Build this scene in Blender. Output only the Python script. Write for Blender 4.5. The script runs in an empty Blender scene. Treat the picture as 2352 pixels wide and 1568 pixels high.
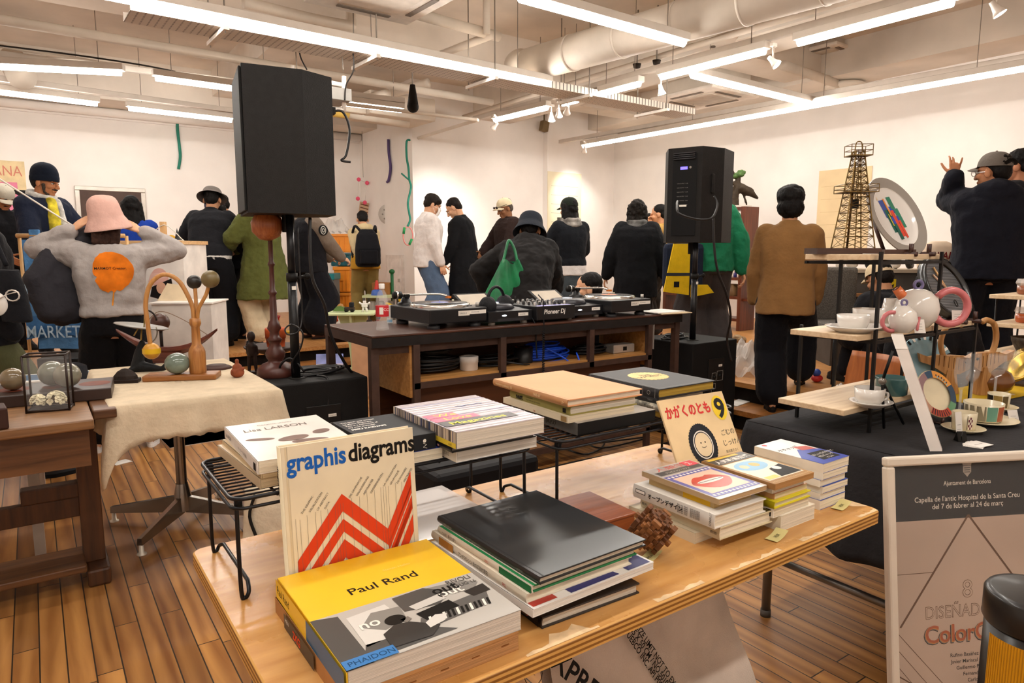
import bpy,bmesh,math,random
from mathutils import Vector as V,Matrix,Euler,Quaternion
S=bpy.context.scene
C=bpy.context.collection
rad=math.radians
random.seed(7)
# ------------------------------------------------------------------ camera, world, exposure
F_PX,CX,CY,HZ,YAW,CAMH=1568.0,1176.0,784.0,578.0,rad(35),1.30
PIT=math.atan((CY-HZ)/F_PX)
cam=bpy.data.cameras.new('camera');camo=bpy.data.objects.new('camera',cam);C.objects.link(camo)
cam.lens=24;cam.sensor_width=36;cam.clip_start=0.05
camo.location=(0,0,CAMH);camo.rotation_euler=(rad(90)-PIT,0,-YAW)
S.camera=camo
S.view_settings.view_transform='Standard';S.view_settings.look='None'
S.view_settings.exposure=0.0;S.view_settings.gamma=1;S.view_settings.use_curve_mapping=False
S.cycles.use_denoising=True
LAMP_COL,LAMP_STR,SPOT_W=(1.0,0.955,0.885),51.0,27.0
W=bpy.data.worlds.new('world');S.world=W;W.use_nodes=True
W.node_tree.nodes['Background'].inputs[0].default_value=(1.0,0.86,0.74,1)
W.node_tree.nodes['Background'].inputs[1].default_value=0.05

def ray(u,v):
 x=(u-CX)/F_PX;y=(CY-v)/F_PX
 f=math.cos(PIT)+y*math.sin(PIT);z=y*math.cos(PIT)-math.sin(PIT)
 return V((f*math.sin(YAW)+x*math.cos(YAW),f*math.cos(YAW)-x*math.sin(YAW),z))
O=V((0,0,CAMH))
def at(u,v,z=0.0):
 r=ray(u,v);return O+r*((z-CAMH)/r.z)
def aty(u,v,y):r=ray(u,v);return O+r*(y/r.y)
def atx(u,v,x):r=ray(u,v);return O+r*(x/r.x)
def atd(u,v,d):
 r=ray(u,v);return O+r*(d/(math.sin(YAW)*r.x+math.cos(YAW)*r.y))
def level(u,d,z):
 t=(u-CX)/F_PX*(math.cos(PIT)+(CAMH-z)*math.sin(PIT)/d)
 return V((d*(math.sin(YAW)+t*math.cos(YAW)),d*(math.cos(YAW)-t*math.sin(YAW)),z))

# ------------------------------------------------------------------ materials
def lin(h):
 h=h.lstrip('#');o=[]
 for i in (0,2,4):
  c=int(h[i:i+2],16)/255
  o.append(c/12.92 if c<.04045 else ((c+.055)/1.055)**2.4)
 return (*o,1)
_m={}
def mat(h,rough=.5,metal=0.,var=.06,scale=8.,bump=0.,bscale=60.,emit=0.,trans=0.,stretch=(1,1,1),coat=0.,sheen=0.,alpha=1.,ior=1.45):
 key=(h,rough,metal,var,scale,bump,bscale,emit,trans,stretch,coat,sheen,alpha)
 if key in _m:return _m[key]
 m=bpy.data.materials.new('mat_'+h.lstrip('#'));m.use_nodes=True
 nt=m.node_tree;N=nt.nodes;L=nt.links;b=N['Principled BSDF']
 c=lin(h)
 b.inputs['Base Color'].default_value=c;b.inputs['Roughness'].default_value=rough;b.inputs['Metallic'].default_value=metal
 b.inputs['IOR'].default_value=ior
 if rough>=.45 and not metal:b.inputs['Specular IOR Level'].default_value=.18
 if trans:b.inputs['Transmission Weight'].default_value=trans
 if coat:b.inputs['Coat Weight'].default_value=coat;b.inputs['Coat Roughness'].default_value=.12
 if sheen:b.inputs['Sheen Weight'].default_value=sheen
 if alpha<1:b.inputs['Alpha'].default_value=alpha
 if emit:
  b.inputs['Emission Color'].default_value=c;b.inputs['Emission Strength'].default_value=emit
 if var or bump:
  tc=N.new('ShaderNodeTexCoord');mp=N.new('ShaderNodeMapping');L.new(tc.outputs['Object'],mp.inputs[0])
  mp.inputs['Scale'].default_value=stretch
 if var:
  n=N.new('ShaderNodeTexNoise');n.inputs['Scale'].default_value=scale;n.inputs['Detail'].default_value=5
  L.new(mp.outputs[0],n.inputs['Vector'])
  r=N.new('ShaderNodeValToRGB');e=r.color_ramp.elements
  e[0].position=.3;e[1].position=.7
  e[0].color=tuple(max(0,x*(1-2.2*var))for x in c[:3])+(1,);e[1].color=tuple(min(1,x*(1+1.6*var))for x in c[:3])+(1,)
  L.new(n.outputs['Fac'],r.inputs[0]);L.new(r.outputs[0],b.inputs['Base Color'])
 if bump:
  n2=N.new('ShaderNodeTexNoise');n2.inputs['Scale'].default_value=bscale;n2.inputs['Detail'].default_value=4
  L.new(mp.outputs[0],n2.inputs['Vector'])
  bp=N.new('ShaderNodeBump');bp.inputs['Strength'].default_value=bump;bp.inputs['Distance'].default_value=.01
  L.new(n2.outputs['Fac'],bp.inputs['Height']);L.new(bp.outputs[0],b.inputs['Normal'])
 _m[key]=m;return m
def wood(h1,h2,rough=.4,axis=0,scale=1.,coat=0.,bump=.1):
 key=('wood',h1,h2,rough,axis,scale,coat)
 if key in _m:return _m[key]
 m=bpy.data.materials.new('wood_'+h1.lstrip('#'));m.use_nodes=True
 nt=m.node_tree;N=nt.nodes;L=nt.links;b=N['Principled BSDF']
 b.inputs['Roughness'].default_value=rough
 if coat:b.inputs['Coat Weight'].default_value=coat;b.inputs['Coat Roughness'].default_value=.15
 tc=N.new('ShaderNodeTexCoord');mp=N.new('ShaderNodeMapping');L.new(tc.outputs['Object'],mp.inputs[0])
 st=[22*scale]*3;st[axis]=1.6*scale;mp.inputs['Scale'].default_value=st
 n=N.new('ShaderNodeTexNoise');n.inputs['Scale'].default_value=2.2;n.inputs['Detail'].default_value=6;n.inputs['Distortion'].default_value=.6
 L.new(mp.outputs[0],n.inputs['Vector'])
 r=N.new('ShaderNodeValToRGB');e=r.color_ramp.elements;e[0].position=.32;e[1].position=.68
 e[0].color=lin(h1);e[1].color=lin(h2)
 L.new(n.outputs['Fac'],r.inputs[0]);L.new(r.outputs[0],b.inputs['Base Color'])
 bp=N.new('ShaderNodeBump');bp.inputs['Strength'].default_value=bump;bp.inputs['Distance'].default_value=.004
 L.new(n.outputs['Fac'],bp.inputs['Height']);L.new(bp.outputs[0],b.inputs['Normal'])
 _m[key]=m;return m
def cloth(h,bump=.35,var=.04):return mat(h,.9,0,var,14,bump,55,sheen=.03)
def glass():return mat('#ffffff',.02,0,0,trans=1.,ior=1.45)

# ------------------------------------------------------------------ mesh builder
class MB:
 def __init__(s):s.v=[];s.f=[];s.mi=[];s.sm=[];s.mats=[]
 def k(s,m):
  if m not in s.mats:s.mats.append(m)
  return s.mats.index(m)
 def add(s,vs,fs,m,M=None,smooth=False):
  o=len(s.v);i=s.k(m)
  s.v+=[tuple(M@V(p))if M else tuple(p)for p in vs]
  s.f+=[[a+o for a in f]for f in fs];s.mi+=[i]*len(fs);s.sm+=[smooth]*len(fs)
  return s
 def box(s,c,d,m,M=None,bev=0.,seg=2):
  x,y,z=d[0]/2,d[1]/2,d[2]/2
  T=Matrix.Translation(c);T=M@T if M else T
  if bev:
   bm=bmesh.new();bmesh.ops.create_cube(bm,size=1)
   for v in bm.verts:v.co=V((v.co.x*2*x,v.co.y*2*y,v.co.z*2*z))
   bmesh.ops.bevel(bm,geom=bm.edges[:],offset=min(bev,x*.9,y*.9,z*.9),segments=seg,affect='EDGES',profile=.5)
   s.add([v.co[:]for v in bm.verts],[[v.index for v in f.verts]for f in bm.faces]if not bm.verts.index_update()else [],m,T);bm.free()
   return s
  p=[(-x,-y,-z),(x,-y,-z),(x,y,-z),(-x,y,-z),(-x,-y,z),(x,-y,z),(x,y,z),(-x,y,z)]
  return s.add(p,[(0,3,2,1),(4,5,6,7),(0,1,5,4),(1,2,6,5),(2,3,7,6),(3,0,4,7)],m,T)
 def bb(s,a,b,m,M=None,bev=0.):
  return s.box([(a[i]+b[i])/2 for i in range(3)],[abs(b[i]-a[i])for i in range(3)],m,M,bev)
 def tube(s,pts,r,m,n=8,closed=False,M=None,caps=True):
  pts=[V(p)for p in pts];q=len(pts);R=r if isinstance(r,(list,tuple))else [r]*q
  vs=[];up=None
  for i in range(q):
   if closed:t=pts[(i+1)%q]-pts[i-1]
   else:t=pts[min(i+1,q-1)]-pts[max(i-1,0)]
   t=t.normalized()if t.length>1e-9 else V((0,0,1))
   if up is None:up=V((0,0,1))if abs(t.z)<.9 else V((1,0,0))
   a=t.cross(up)
   if a.length<1e-6:a=t.cross(V((.3,1,.2)))
   a.normalize();b=a.cross(t);up=b
   for j in range(n):
    w=2*math.pi*j/n;vs.append(pts[i]+(a*math.cos(w)+b*math.sin(w))*R[i])
  fs=[]
  for i in range(q if closed else q-1):
   for j in range(n):
    i2=(i+1)%q;fs.append((i*n+j,i*n+(j+1)%n,i2*n+(j+1)%n,i2*n+j))
  if caps and not closed:fs+=[tuple(range(n))[::-1],tuple((q-1)*n+j for j in range(n))]
  return s.add(vs,fs,m,M,n>5)
 def lathe(s,prof,m,M=None,n=28,smooth=True):
  vs=[];fs=[]
  for r,z in prof:
   for j in range(n):w=2*math.pi*j/n;vs.append((r*math.cos(w),r*math.sin(w),z))
  for i in range(len(prof)-1):
   for j in range(n):fs.append((i*n+j,i*n+(j+1)%n,(i+1)*n+(j+1)%n,(i+1)*n+j))
  return s.add(vs,fs,m,M,smooth)
 def cyl(s,a,b,r,m,n=20,M=None):return s.tube([a,b],r,m,n,M=M)
 def ell(s,c,r,m,M=None,n=20,h=12,R=None):
  vs=[];fs=[];R=R or Matrix.Identity(3);c=V(c)
  for i in range(h+1):
   p=math.pi*i/h
   for j in range(n):
    w=2*math.pi*j/n
    vs.append(c+R@V((r[0]*math.sin(p)*math.cos(w),r[1]*math.sin(p)*math.sin(w),-r[2]*math.cos(p))))
  for i in range(h):
   for j in range(n):fs.append((i*n+j,i*n+(j+1)%n,(i+1)*n+(j+1)%n,(i+1)*n+j))
  return s.add(vs,fs,m,M,True)
 def prism(s,poly,z0,z1,m,M=None,smooth=False):
  n=len(poly);vs=[(x,y,z0)for x,y in poly]+[(x,y,z1)for x,y in poly]
  fs=[tuple(range(n))[::-1],tuple(range(n,2*n))]+[(i,(i+1)%n,n+(i+1)%n,n+i)for i in range(n)]
  return s.add(vs,fs,m,M,smooth)
 def flat(s,poly,m,z=0.,M=None):
  return s.add([(p[0],p[1],z)for p in poly],[tuple(range(len(poly)))],m,M)
 def rect(s,x0,y0,x1,y1,m,z=0.,M=None):return s.flat([(x0,y0),(x1,y0),(x1,y1),(x0,y1)],m,z,M)
 def disc(s,x,y,rx,m,z=0.,M=None,ry=None,n=28,a=0.):
  ry=ry or rx
  return s.flat([(x+rx*math.cos(w)*math.cos(a)-ry*math.sin(w)*math.sin(a),y+rx*math.cos(w)*math.sin(a)+ry*math.sin(w)*math.cos(a))for w in [2*math.pi*j/n for j in range(n)]],m,z,M)
 def grid(s,fn,nu,nv,m,M=None,smooth=True):
  vs=[fn(i/nu,j/nv)for j in range(nv+1)for i in range(nu+1)]
  fs=[(j*(nu+1)+i,j*(nu+1)+i+1,(j+1)*(nu+1)+i+1,(j+1)*(nu+1)+i)for j in range(nv)for i in range(nu)]
  return s.add(vs,fs,m,M,smooth)
 def text(s,t,size,m,M,align='LEFT',bold=0.,sx=1.,shear=0.,sp=1.):
  cu=bpy.data.curves.new('lettering','FONT');cu.body=t;cu.size=size;cu.align_x=align;cu.offset=bold;cu.resolution_u=3
  cu.shear=shear;cu.space_character=sp
  o=bpy.data.objects.new('lettering',cu);me=o.to_mesh()
  s.add([(v.co.x*sx,v.co.y,0)for v in me.vertices],[tuple(p.vertices)for p in me.polygons],m,M)
  o.to_mesh_clear();bpy.data.objects.remove(o);bpy.data.curves.remove(cu)
  return s
 def build(s,name,parent=None,loc=None,rot=None):
  me=bpy.data.meshes.new(name);me.from_pydata(s.v,[],s.f)
  for m in s.mats:me.materials.append(m)
  me.polygons.foreach_set('material_index',s.mi);me.polygons.foreach_set('use_smooth',s.sm)
  me.update();me.validate()
  o=bpy.data.objects.new(name,me);C.objects.link(o)
  if parent:o.parent=parent
  if loc is not None:o.location=loc
  if rot is not None:o.rotation_euler=rot if not isinstance(rot,(int,float))else (0,0,rot)
  return o
def tag(o,label,cat,group=None,kind=None):
 o['label']=label;o['category']=cat
 if group:o['group']=group
 if kind:o['kind']=kind
 return o
def thing(name,label,cat,loc=(0,0,0),rz=0.,group=None,rot=None):
 o=bpy.data.objects.new(name,None);C.objects.link(o);o.empty_display_size=.05
 o.location=loc;o.rotation_euler=rot if rot else (0,0,rz)
 return tag(o,label,cat,group)
def struct(name,mb,loc=None,rot=None):
 o=mb.build(name,None,loc,rot);o['kind']='structure';return o
def dup(root,loc,rot=None,label=None):
 r=root.copy();C.objects.link(r);r.location=loc
 if rot is not None:r.rotation_euler=rot
 if label:r['label']=label
 for ch in list(root.children):
  c=ch.copy();C.objects.link(c);c.parent=r
  for g in list(ch.children):d=g.copy();C.objects.link(d);d.parent=c
 return r
def basis(o,x,y,z=None):
 x=V(x).normalized();y=V(y);z=x.cross(y).normalized();y=z.cross(x)
 return Matrix(((x.x,y.x,z.x,o[0]),(x.y,y.y,z.y,o[1]),(x.z,y.z,z.z,o[2]),(0,0,0,1)))
def Tr(x,y,z):return Matrix.Translation((x,y,z))
def Rz(a):return Matrix.Rotation(a,4,'Z')
def Rx(a):return Matrix.Rotation(a,4,'X')
def Ry(a):return Matrix.Rotation(a,4,'Y')
def arc(n,a0,a1,r,c=(0,0,0),ax='xy'):
 o=[]
 for i in range(n+1):
  w=a0+(a1-a0)*i/n;p,q=r*math.cos(w),r*math.sin(w)
  o.append({'xy':(c[0]+p,c[1]+q,c[2]),'xz':(c[0]+p,c[1],c[2]+q),'yz':(c[0],c[1]+p,c[2]+q)}[ax])
 return o
def spline(pts,n=6):
 pts=[V(p)for p in pts];P=[pts[0]]+pts+[pts[-1]];o=[]
 for i in range(1,len(P)-2):
  a,b,c,d=P[i-1:i+3]
  for j in range(n):
   t=j/n;o.append(.5*((2*b)+(c-a)*t+(2*a-5*b+4*c-d)*t*t+(3*b-a-3*c+d)*t**3))
 o.append(pts[-1]);return o
def hang(name,label,cat,pts,r,m,n=6,grp=None):
 mb=MB();mb.tube(spline(pts,6),r,m,n);return tag(mb.build(name),label,cat,grp)

# ------------------------------------------------------------------ room shell
wallm=mat('#f6f0ea',.75,0,.03,1.5,.05,30)
ceilm=mat('#dfd4c7',.85,0,.08,1.2,.08,14)
def floor_mat():
 m=bpy.data.materials.new('plank_floor');m.use_nodes=True;nt=m.node_tree;N=nt.nodes;L=nt.links;b=N['Principled BSDF']
 tc=N.new('ShaderNodeTexCoord');mp=N.new('ShaderNodeMapping');L.new(tc.outputs['Object'],mp.inputs[0])
 mp.inputs['Rotation'].default_value=(0,0,rad(90))
 br=N.new('ShaderNodeTexBrick');L.new(mp.outputs[0],br.inputs['Vector'])
 br.inputs['Scale'].default_value=1;br.inputs['Brick Width'].default_value=.78;br.inputs['Row Height'].default_value=.072
 br.inputs['Mortar Size'].default_value=.0022;br.inputs['Mortar Smooth'].default_value=.1;br.inputs['Bias'].default_value=0
 br.offset=.37;br.offset_frequency=2;br.squash=1.25;br.squash_frequency=3
 br.inputs['Color1'].default_value=(0,0,0,1);br.inputs['Color2'].default_value=(1,1,1,1);br.inputs['Mortar'].default_value=(.5,.5,.5,1)
 st=N.new('ShaderNodeMapping');L.new(tc.outputs['Object'],st.inputs[0]);st.inputs['Scale'].default_value=(16,1.6,1)
 ad=N.new('ShaderNodeVectorMath');ad.operation='MULTIPLY_ADD';L.new(br.outputs['Color'],ad.inputs[0]);ad.inputs[1].default_value=(37,51,0);L.new(st.outputs[0],ad.inputs[2])
 nz=N.new('ShaderNodeTexNoise');nz.inputs['Scale'].default_value=1.;nz.inputs['Detail'].default_value=6;nz.inputs['Distortion'].default_value=1.4;L.new(ad.outputs[0],nz.inputs['Vector'])
 wv=N.new('ShaderNodeTexWave');wv.inputs['Scale'].default_value=.35;wv.inputs['Distortion'].default_value=9;wv.inputs['Detail'].default_value=2;wv.inputs['Detail Scale'].default_value=.8
 L.new(ad.outputs[0],wv.inputs['Vector'])
 mx=N.new('ShaderNodeMix');mx.data_type='FLOAT';mx.inputs[0].default_value=.3;L.new(nz.outputs['Fac'],mx.inputs[2]);L.new(wv.outputs['Fac'],mx.inputs[3])
 r=N.new('ShaderNodeValToRGB');e=r.color_ramp.elements;e[0].position=.25;e[1].position=.75;e[0].color=lin('#89582b');e[1].color=lin('#bd8a4e')
 L.new(mx.outputs[0],r.inputs[0])
 tint=N.new('ShaderNodeValToRGB');e=tint.color_ramp.elements;e[0].color=(.66,.60,.54,1);e[1].color=(1.14,1.1,1.04,1);L.new(br.outputs['Color'],tint.inputs[0])
 mu=N.new('ShaderNodeMix');mu.data_type='RGBA';mu.blend_type='MULTIPLY';mu.inputs[0].default_value=1;L.new(r.outputs[0],mu.inputs[6]);L.new(tint.outputs[0],mu.inputs[7])
 gap=N.new('ShaderNodeMix');gap.data_type='RGBA';L.new(br.outputs['Fac'],gap.inputs[0]);L.new(mu.outputs[2],gap.inputs[6]);gap.inputs[7].default_value=(.03,.018,.01,1)
 L.new(gap.outputs[2],b.inputs['Base Color']);b.inputs['Roughness'].default_value=.42
 bp=N.new('ShaderNodeBump');bp.inputs['Strength'].default_value=.25;bp.inputs['Distance'].default_value=.003;bp.invert=True
 L.new(br.outputs['Fac'],bp.inputs['Height']);L.new(bp.outputs[0],b.inputs['Normal'])
 return m
floorm=floor_mat()
XL,XR,XC,YB,YL,YF,ZC=-3.2,8.95,4.82,9.5,11.5,-2.6,3.85
struct('floor',MB().bb((XL,YF,-.1),(XR,YL,0),floorm))
struct('wall_left',MB().bb((XL,YL,0),(XC+.1,YL+.15,ZC),wallm))
struct('wall_return',MB().bb((XC,YB+.15,0),(XC+.12,YL,ZC),wallm))
struct('wall_back',MB().bb((XC,YB,0),(XR,YB+.15,ZC),wallm))
struct('wall_right',MB().bb((XR,YF,0),(XR+.15,YB+.15,ZC),wallm))
struct('wall_front',MB().bb((XL,YF-.15,0),(XR,YF,ZC),wallm))
struct('wall_side',MB().bb((XL-.15,YF,0),(XL,YL,ZC),wallm))
struct('trim_1',MB().bb((7.30,YB-.12,.3),(8.02,YB,ZC),wallm))
mb=MB().bb((XL,YF,ZC),(XR,YL,ZC+.12),ceilm)
struct('ceiling',mb)
for i,(a,b)in enumerate([((5.9,YF,3.38),(6.6,YB,ZC)),((8.3,YF,3.45),(XR,YB,ZC)),((XL,10.75,3.3),(XC,YL,ZC)),((XL,7.0,3.42),(5.9,7.35,ZC)),((6.6,5.1,3.5),(8.3,5.6,ZC)),((XL,3.0,3.42),(5.9,3.4,ZC)),((2.3,7.35,3.5),(2.65,10.75,ZC)),((6.6,8.2,3.5),(8.3,8.6,ZC))]):
 struct('trim_%d'%(i+2),MB().bb(a,b,ceilm))
# raised wooden platform along the left/back and right, with one lower step
stg=wood('#a06a35','#c48f56',.38,1,1.)
edge=wood('#7c4d22','#a46c35',.45,0)
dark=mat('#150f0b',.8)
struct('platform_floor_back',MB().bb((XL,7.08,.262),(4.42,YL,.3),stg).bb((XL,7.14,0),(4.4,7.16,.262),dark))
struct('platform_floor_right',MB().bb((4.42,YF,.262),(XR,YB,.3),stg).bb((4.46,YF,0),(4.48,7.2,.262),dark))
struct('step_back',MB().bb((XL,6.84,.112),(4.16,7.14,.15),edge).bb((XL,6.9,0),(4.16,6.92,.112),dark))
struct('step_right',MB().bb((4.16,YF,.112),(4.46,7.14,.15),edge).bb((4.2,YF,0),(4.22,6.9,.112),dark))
struct('trim_20',MB().bb((XL,YL-.03,3.16),(XC,YL,3.3),wallm).tube([(XL,YL-.09,3.24),(XC-.02,YL-.09,3.24)],.06,wallm,12))
# access hatch in the back wall, low behind the crowd
mb=MB().box((0,0,0),(.62,.03,.8),mat('#e8e0d8',.6)).box((0,-.017,0),(.5,.012,.68),mat('#efe8e1',.6)).box((.2,-.03,0),(.03,.03,.05),mat('#b8b0a6',.4,.6))
mb.build('door_1',None,(XC-.016,10.15,.85),rad(90)+math.pi)['kind']='structure'

# ------------------------------------------------------------------ linear lamps
housem=mat('#cfc4b8',.5,.1,.03);lampm=bpy.data.materials.new('lamp_diffuser');lampm.use_nodes=True
_b=lampm.node_tree.nodes['Principled BSDF'];_b.inputs['Base Color'].default_value=(.9,.9,.9,1);_b.inputs['Emission Color'].default_value=(*LAMP_COL,1);_b.inputs['Emission Strength'].default_value=LAMP_STR
wirem=mat('#8d8378',.5,.3);whitem=mat('#e6ddd3',.55)
lamp2=lampm.copy();lamp2.node_tree.nodes['Principled BSDF'].inputs['Emission Strength'].default_value=LAMP_STR*.45
def bar(p,q,label,wires=(.12,.88),group='linear ceiling lamps',lm=lampm):
 p=V(p);q=V(q);d=(q-p);L=d.length
 t=thing('ceiling_lamp',label,'lamp',(p+q)/2,math.atan2(d.y,d.x),group)
 h=MB().box((0,0,.062),(L+.06,.098,.062),housem,bev=.006);h.build('housing',t)
 g=MB();n=10
 prof=[(.036*math.cos(math.pi*(1+i/n)),.031+.048*math.sin(math.pi*(1+i/n)))for i in range(n+1)]
 vs=[(x*1,0,0)for x in ()]
 vs=[(-L/2,y,z)for y,z in prof]+[(L/2,y,z)for y,z in prof];m_=n+1
 fs=[(i,i+1,m_+i+1,m_+i)for i in range(n)]+[tuple(range(m_)),tuple(range(m_,2*m_))[::-1]]
 g.add(vs,fs,lm,None,True);g.build('diffuser',t)
 for w in wires:
  MB().tube([(L*(w-.5),0,.08),(L*(w-.5),0,ZC-p.z)],.004,wirem,5).build('suspension_wire',t)
 return t
Z=3.0
bar(at(235,-8,Z),at(1258,195,Z),'longest white ceiling lamp, running over the cable tray in the middle of the room',(.1,.5,.9))
bar(at(1195,0,Z),at(1570,103,Z),'white linear ceiling lamp cut by the top edge of the photo, above the right speaker')
bar(at(1519,180,Z),at(1756,121,Z),'linear ceiling lamp on the middle track, joined by the crossing lamp')
bar(at(1382,218,Z),at(1468,196,Z),'short linear ceiling lamp on the middle track behind the hanging cable tray end')
bar(at(1834,102,Z),at(2188,10,Z),'linear ceiling lamp on the middle track nearest the camera, top right')
bar(at(1590,176,Z),at(1868,243,Z),'linear ceiling lamp crossing from the middle track to the long wall lamp')
bar(at(1340,334,Z),at(2420,155,Z-.05),'very long linear lamp running along the right wall',(.05,.35,.65,.9),lm=lamp2)
bar(at(1137,278,Z),at(1256,250,Z),'far linear ceiling lamp left of the cluster of spotlights')
bar(at(1292,241,Z),at(1326,233,Z),'shortest ceiling lamp, right of the cluster of spotlights')
bar(at(-160,148,Z),at(278,170,Z),'linear lamp at the far left in the nearer of the two left rows')
bar(at(358,182,Z),at(640,220,Z),'linear lamp running behind the top of the tall left speaker')
bar(at(-160,195,Z),at(223,241,Z),'linear lamp at the left edge of the photo in the row nearest the left wall')
bar(at(296,251,Z),at(532,278,Z),'linear lamp above the green cord on the left wall')
bar(at(772,238,Z),at(922,256,Z),'linear lamp to the right of the tall left speaker')
# added lamps, unseen, over and behind the camera, to light the near tables
bar((-1.0,4.0,Z),(1.2,4.05,Z),'added linear lamp, unseen, above the cloth-covered table')
bar((-1.4,1.75,Z),(1.0,1.8,Z),'added linear lamp, unseen, lighting the bookseller table from above')
bar((1.35,1.8,Z),(3.6,1.85,Z),'added linear lamp, unseen, above the black-cloth table')
bar((-1.4,-.55,Z),(1.0,-.5,Z),'added linear lamp, unseen, behind the camera')
bar((1.6,-.5,Z),(3.6,-.45,Z),'added linear lamp, unseen, behind the black-cloth table')
# metal tracks the lamps sit on
def track(p,q,label,w=.06,h=.06):
 p=V(p);q=V(q);d=q-p
 return tag(MB().box((0,0,0),(d.length,w,h),housem,bev=.006).build('lamp_track',None,(p+q)/2,math.atan2(d.y,d.x)),label,'track','lamp tracks')
up=V((0,0,.127))
track((5.2,8.4,Z+.127),(5.42,1.4,Z+.127),'grey metal lamp track carrying the middle row of lamps and spotlights')
track(at(-160,140,Z)+up,at(930,256,Z)+up,'grey metal lamp track of the nearer left row')
track(at(-160,188,Z)+up,at(560,280,Z)+up,'grey metal lamp track of the row nearest the left wall')
track((7.42,9.2,Z+.127),(7.95,1.6,Z+.127),'grey metal lamp track along the right wall')
# spotlights
def spot(p,aim,label,real=False):
 p=V(p);t=thing('spotlight',label,'spotlight',p,0,'track spotlights')
 MB().cyl((0,0,0),(0,0,.12),.008,mat('#e8e0d6',.3,.5),10).box((0,0,.13),(.06,.035,.03),whitem,bev=.004).build('stem',t)
 d=(V(aim)-p).normalized();M=d.to_track_quat('Z','Y').to_matrix().to_4x4()
 MB().lathe([(.0,-.05),(.018,-.05),(.02,-.02),(.03,.02),(.045,.05),(.043,.052),(.0,.045)],mat('#efe6dc',.35,.1),M).build('spot_head',t)
 if real:MB().lathe([(.0,.047),(.036,.05),(.04,.053)],lampm,M).build('spot_bulb',t)
for u,v,aim,lb,on in [(1775,140,(6,2,1),'white spotlight between two lamps of the middle track',True),(1518,205,(6,5,1),'white spotlight hanging by the left end of the crossing lamp',True),
  (1303,252,(6.5,8.5,1),'rightmost white spotlight of the far cluster',True),(1267,268,(5.2,6.5,1),'lowest white spotlight of the far cluster',True),(1283,258,(6.2,7.5,1),'middle white spotlight of the far cluster',False),(2287,18,(6,1,1),'white spotlight in the top right corner of the photo',True)]:
 spot(at(u,v,Z-.08),aim,lb,on)
spot(at(1343,343,2.92),(7.9,9.4,2),'white spotlight at the far end of the long right lamp, aimed at the pier',True)
spot(at(1137,289,2.92),(4.5,9.3,1.5),'white spotlight at the far end of the middle track',True)
def wall_spot(p,aim,w):
 l=bpy.data.lights.new('spot_beam','SPOT');l.energy=w;l.color=LAMP_COL;l.spot_size=rad(62);l.spot_blend=.8;l.shadow_soft_size=.04
 o=bpy.data.objects.new('spot_beam',l);C.objects.link(o);o.location=p;o.rotation_euler=(V(aim)-V(p)).to_track_quat('-Z','Y').to_euler()
pp=at(1343,343,2.92);wall_spot(pp+(V((7.9,9.4,2))-pp).normalized()*.07,(7.9,9.4,2.1),SPOT_W*3)
pp=at(1303,252,2.92);wall_spot(pp+(V((6.5,8.5,1))-pp).normalized()*.07,(6.3,9.4,1.6),SPOT_W*5)
pp=at(1137,289,2.92);wall_spot(pp+(V((4.5,9.3,1.5))-pp).normalized()*.07,(5.2,9.4,1.6),SPOT_W*5)
pp=at(1775,140,2.92);wall_spot(pp+(V((6,2,1))-pp).normalized()*.07,(7.5,4.2,1.0),SPOT_W*4)
# ------------------------------------------------------------------ ceiling services
ductm=mat('#d9cdbe',.6,0,.05,3,.06,40)
def pipe(name,label,pts,r,cat='pipe',m=None,grp=None,n=14):
 return tag(MB().tube(pts,r,m or ductm,n).build(name),label,cat,grp)
# big round duct
a,b=at(1215,150,3.25),at(2000,-75,3.25)
mb=MB();mb.tube([a,b],.17,ductm,28);d=(b-a).normalized()
for i in range(1,7):
 c=a+d*(i*.62);mb.tube([c-d*.012,c+d*.012],.176,ductm,28)
mb.tube([a+V((0,0,0)),a-d*.12,a-d*.2+V((-.0,0,.1))],[.17,.165,.14],ductm,24)
tag(mb.build('air_duct'),'thick round white air duct crossing the ceiling above the right speaker','duct')
# cable tray with perforated bottom
def perf():
 m=bpy.data.materials.new('perforated_metal');m.use_nodes=True;nt=m.node_tree;N=nt.nodes;L=nt.links;b=N['Principled BSDF']
 tc=N.new('ShaderNodeTexCoord');mp=N.new('ShaderNodeMapping');L.new(tc.outputs['Object'],mp.inputs[0]);mp.inputs['Scale'].default_value=(1/.05,1/.028,1)
 fr=N.new('ShaderNodeVectorMath');fr.operation='FRACTION';L.new(mp.outputs[0],fr.inputs[0])
 sb=N.new('ShaderNodeVectorMath');sb.operation='SUBTRACT';L.new(fr.outputs[0],sb.inputs[0]);sb.inputs[1].default_value=(.5,.5,0)
 mk=N.new('ShaderNodeVectorMath');mk.operation='MULTIPLY';L.new(sb.outputs[0],mk.inputs[0]);mk.inputs[1].default_value=(.05,.028,0)
 ln=N.new('ShaderNodeVectorMath');ln.operation='LENGTH';L.new(mk.outputs[0],ln.inputs[0])
 lt=N.new('ShaderNodeMath');lt.operation='LESS_THAN';L.new(ln.outputs['Value'],lt.inputs[0]);lt.inputs[1].default_value=.007
 mx=N.new('ShaderNodeMix');mx.data_type='RGBA';L.new(lt.outputs[0],mx.inputs[0]);mx.inputs[6].default_value=lin('#c9beb2');mx.inputs[7].default_value=lin('#4a3f36')
 L.new(mx.outputs[2],b.inputs['Base Color']);b.inputs['Roughness'].default_value=.5;b.inputs['Metallic'].default_value=.2
 return m
pm=perf()
p,q=at(300,20,2.98),at(1600,262,2.98);d=q-p;L=d.length
t=thing('cable_tray','long perforated grey cable tray hung under the ceiling beside the longest lamp','cable tray',(p+q)/2,math.atan2(d.y,d.x))
MB().box((0,.18,0),(L,.32,.004),pm).build('tray_bottom',t)
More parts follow.
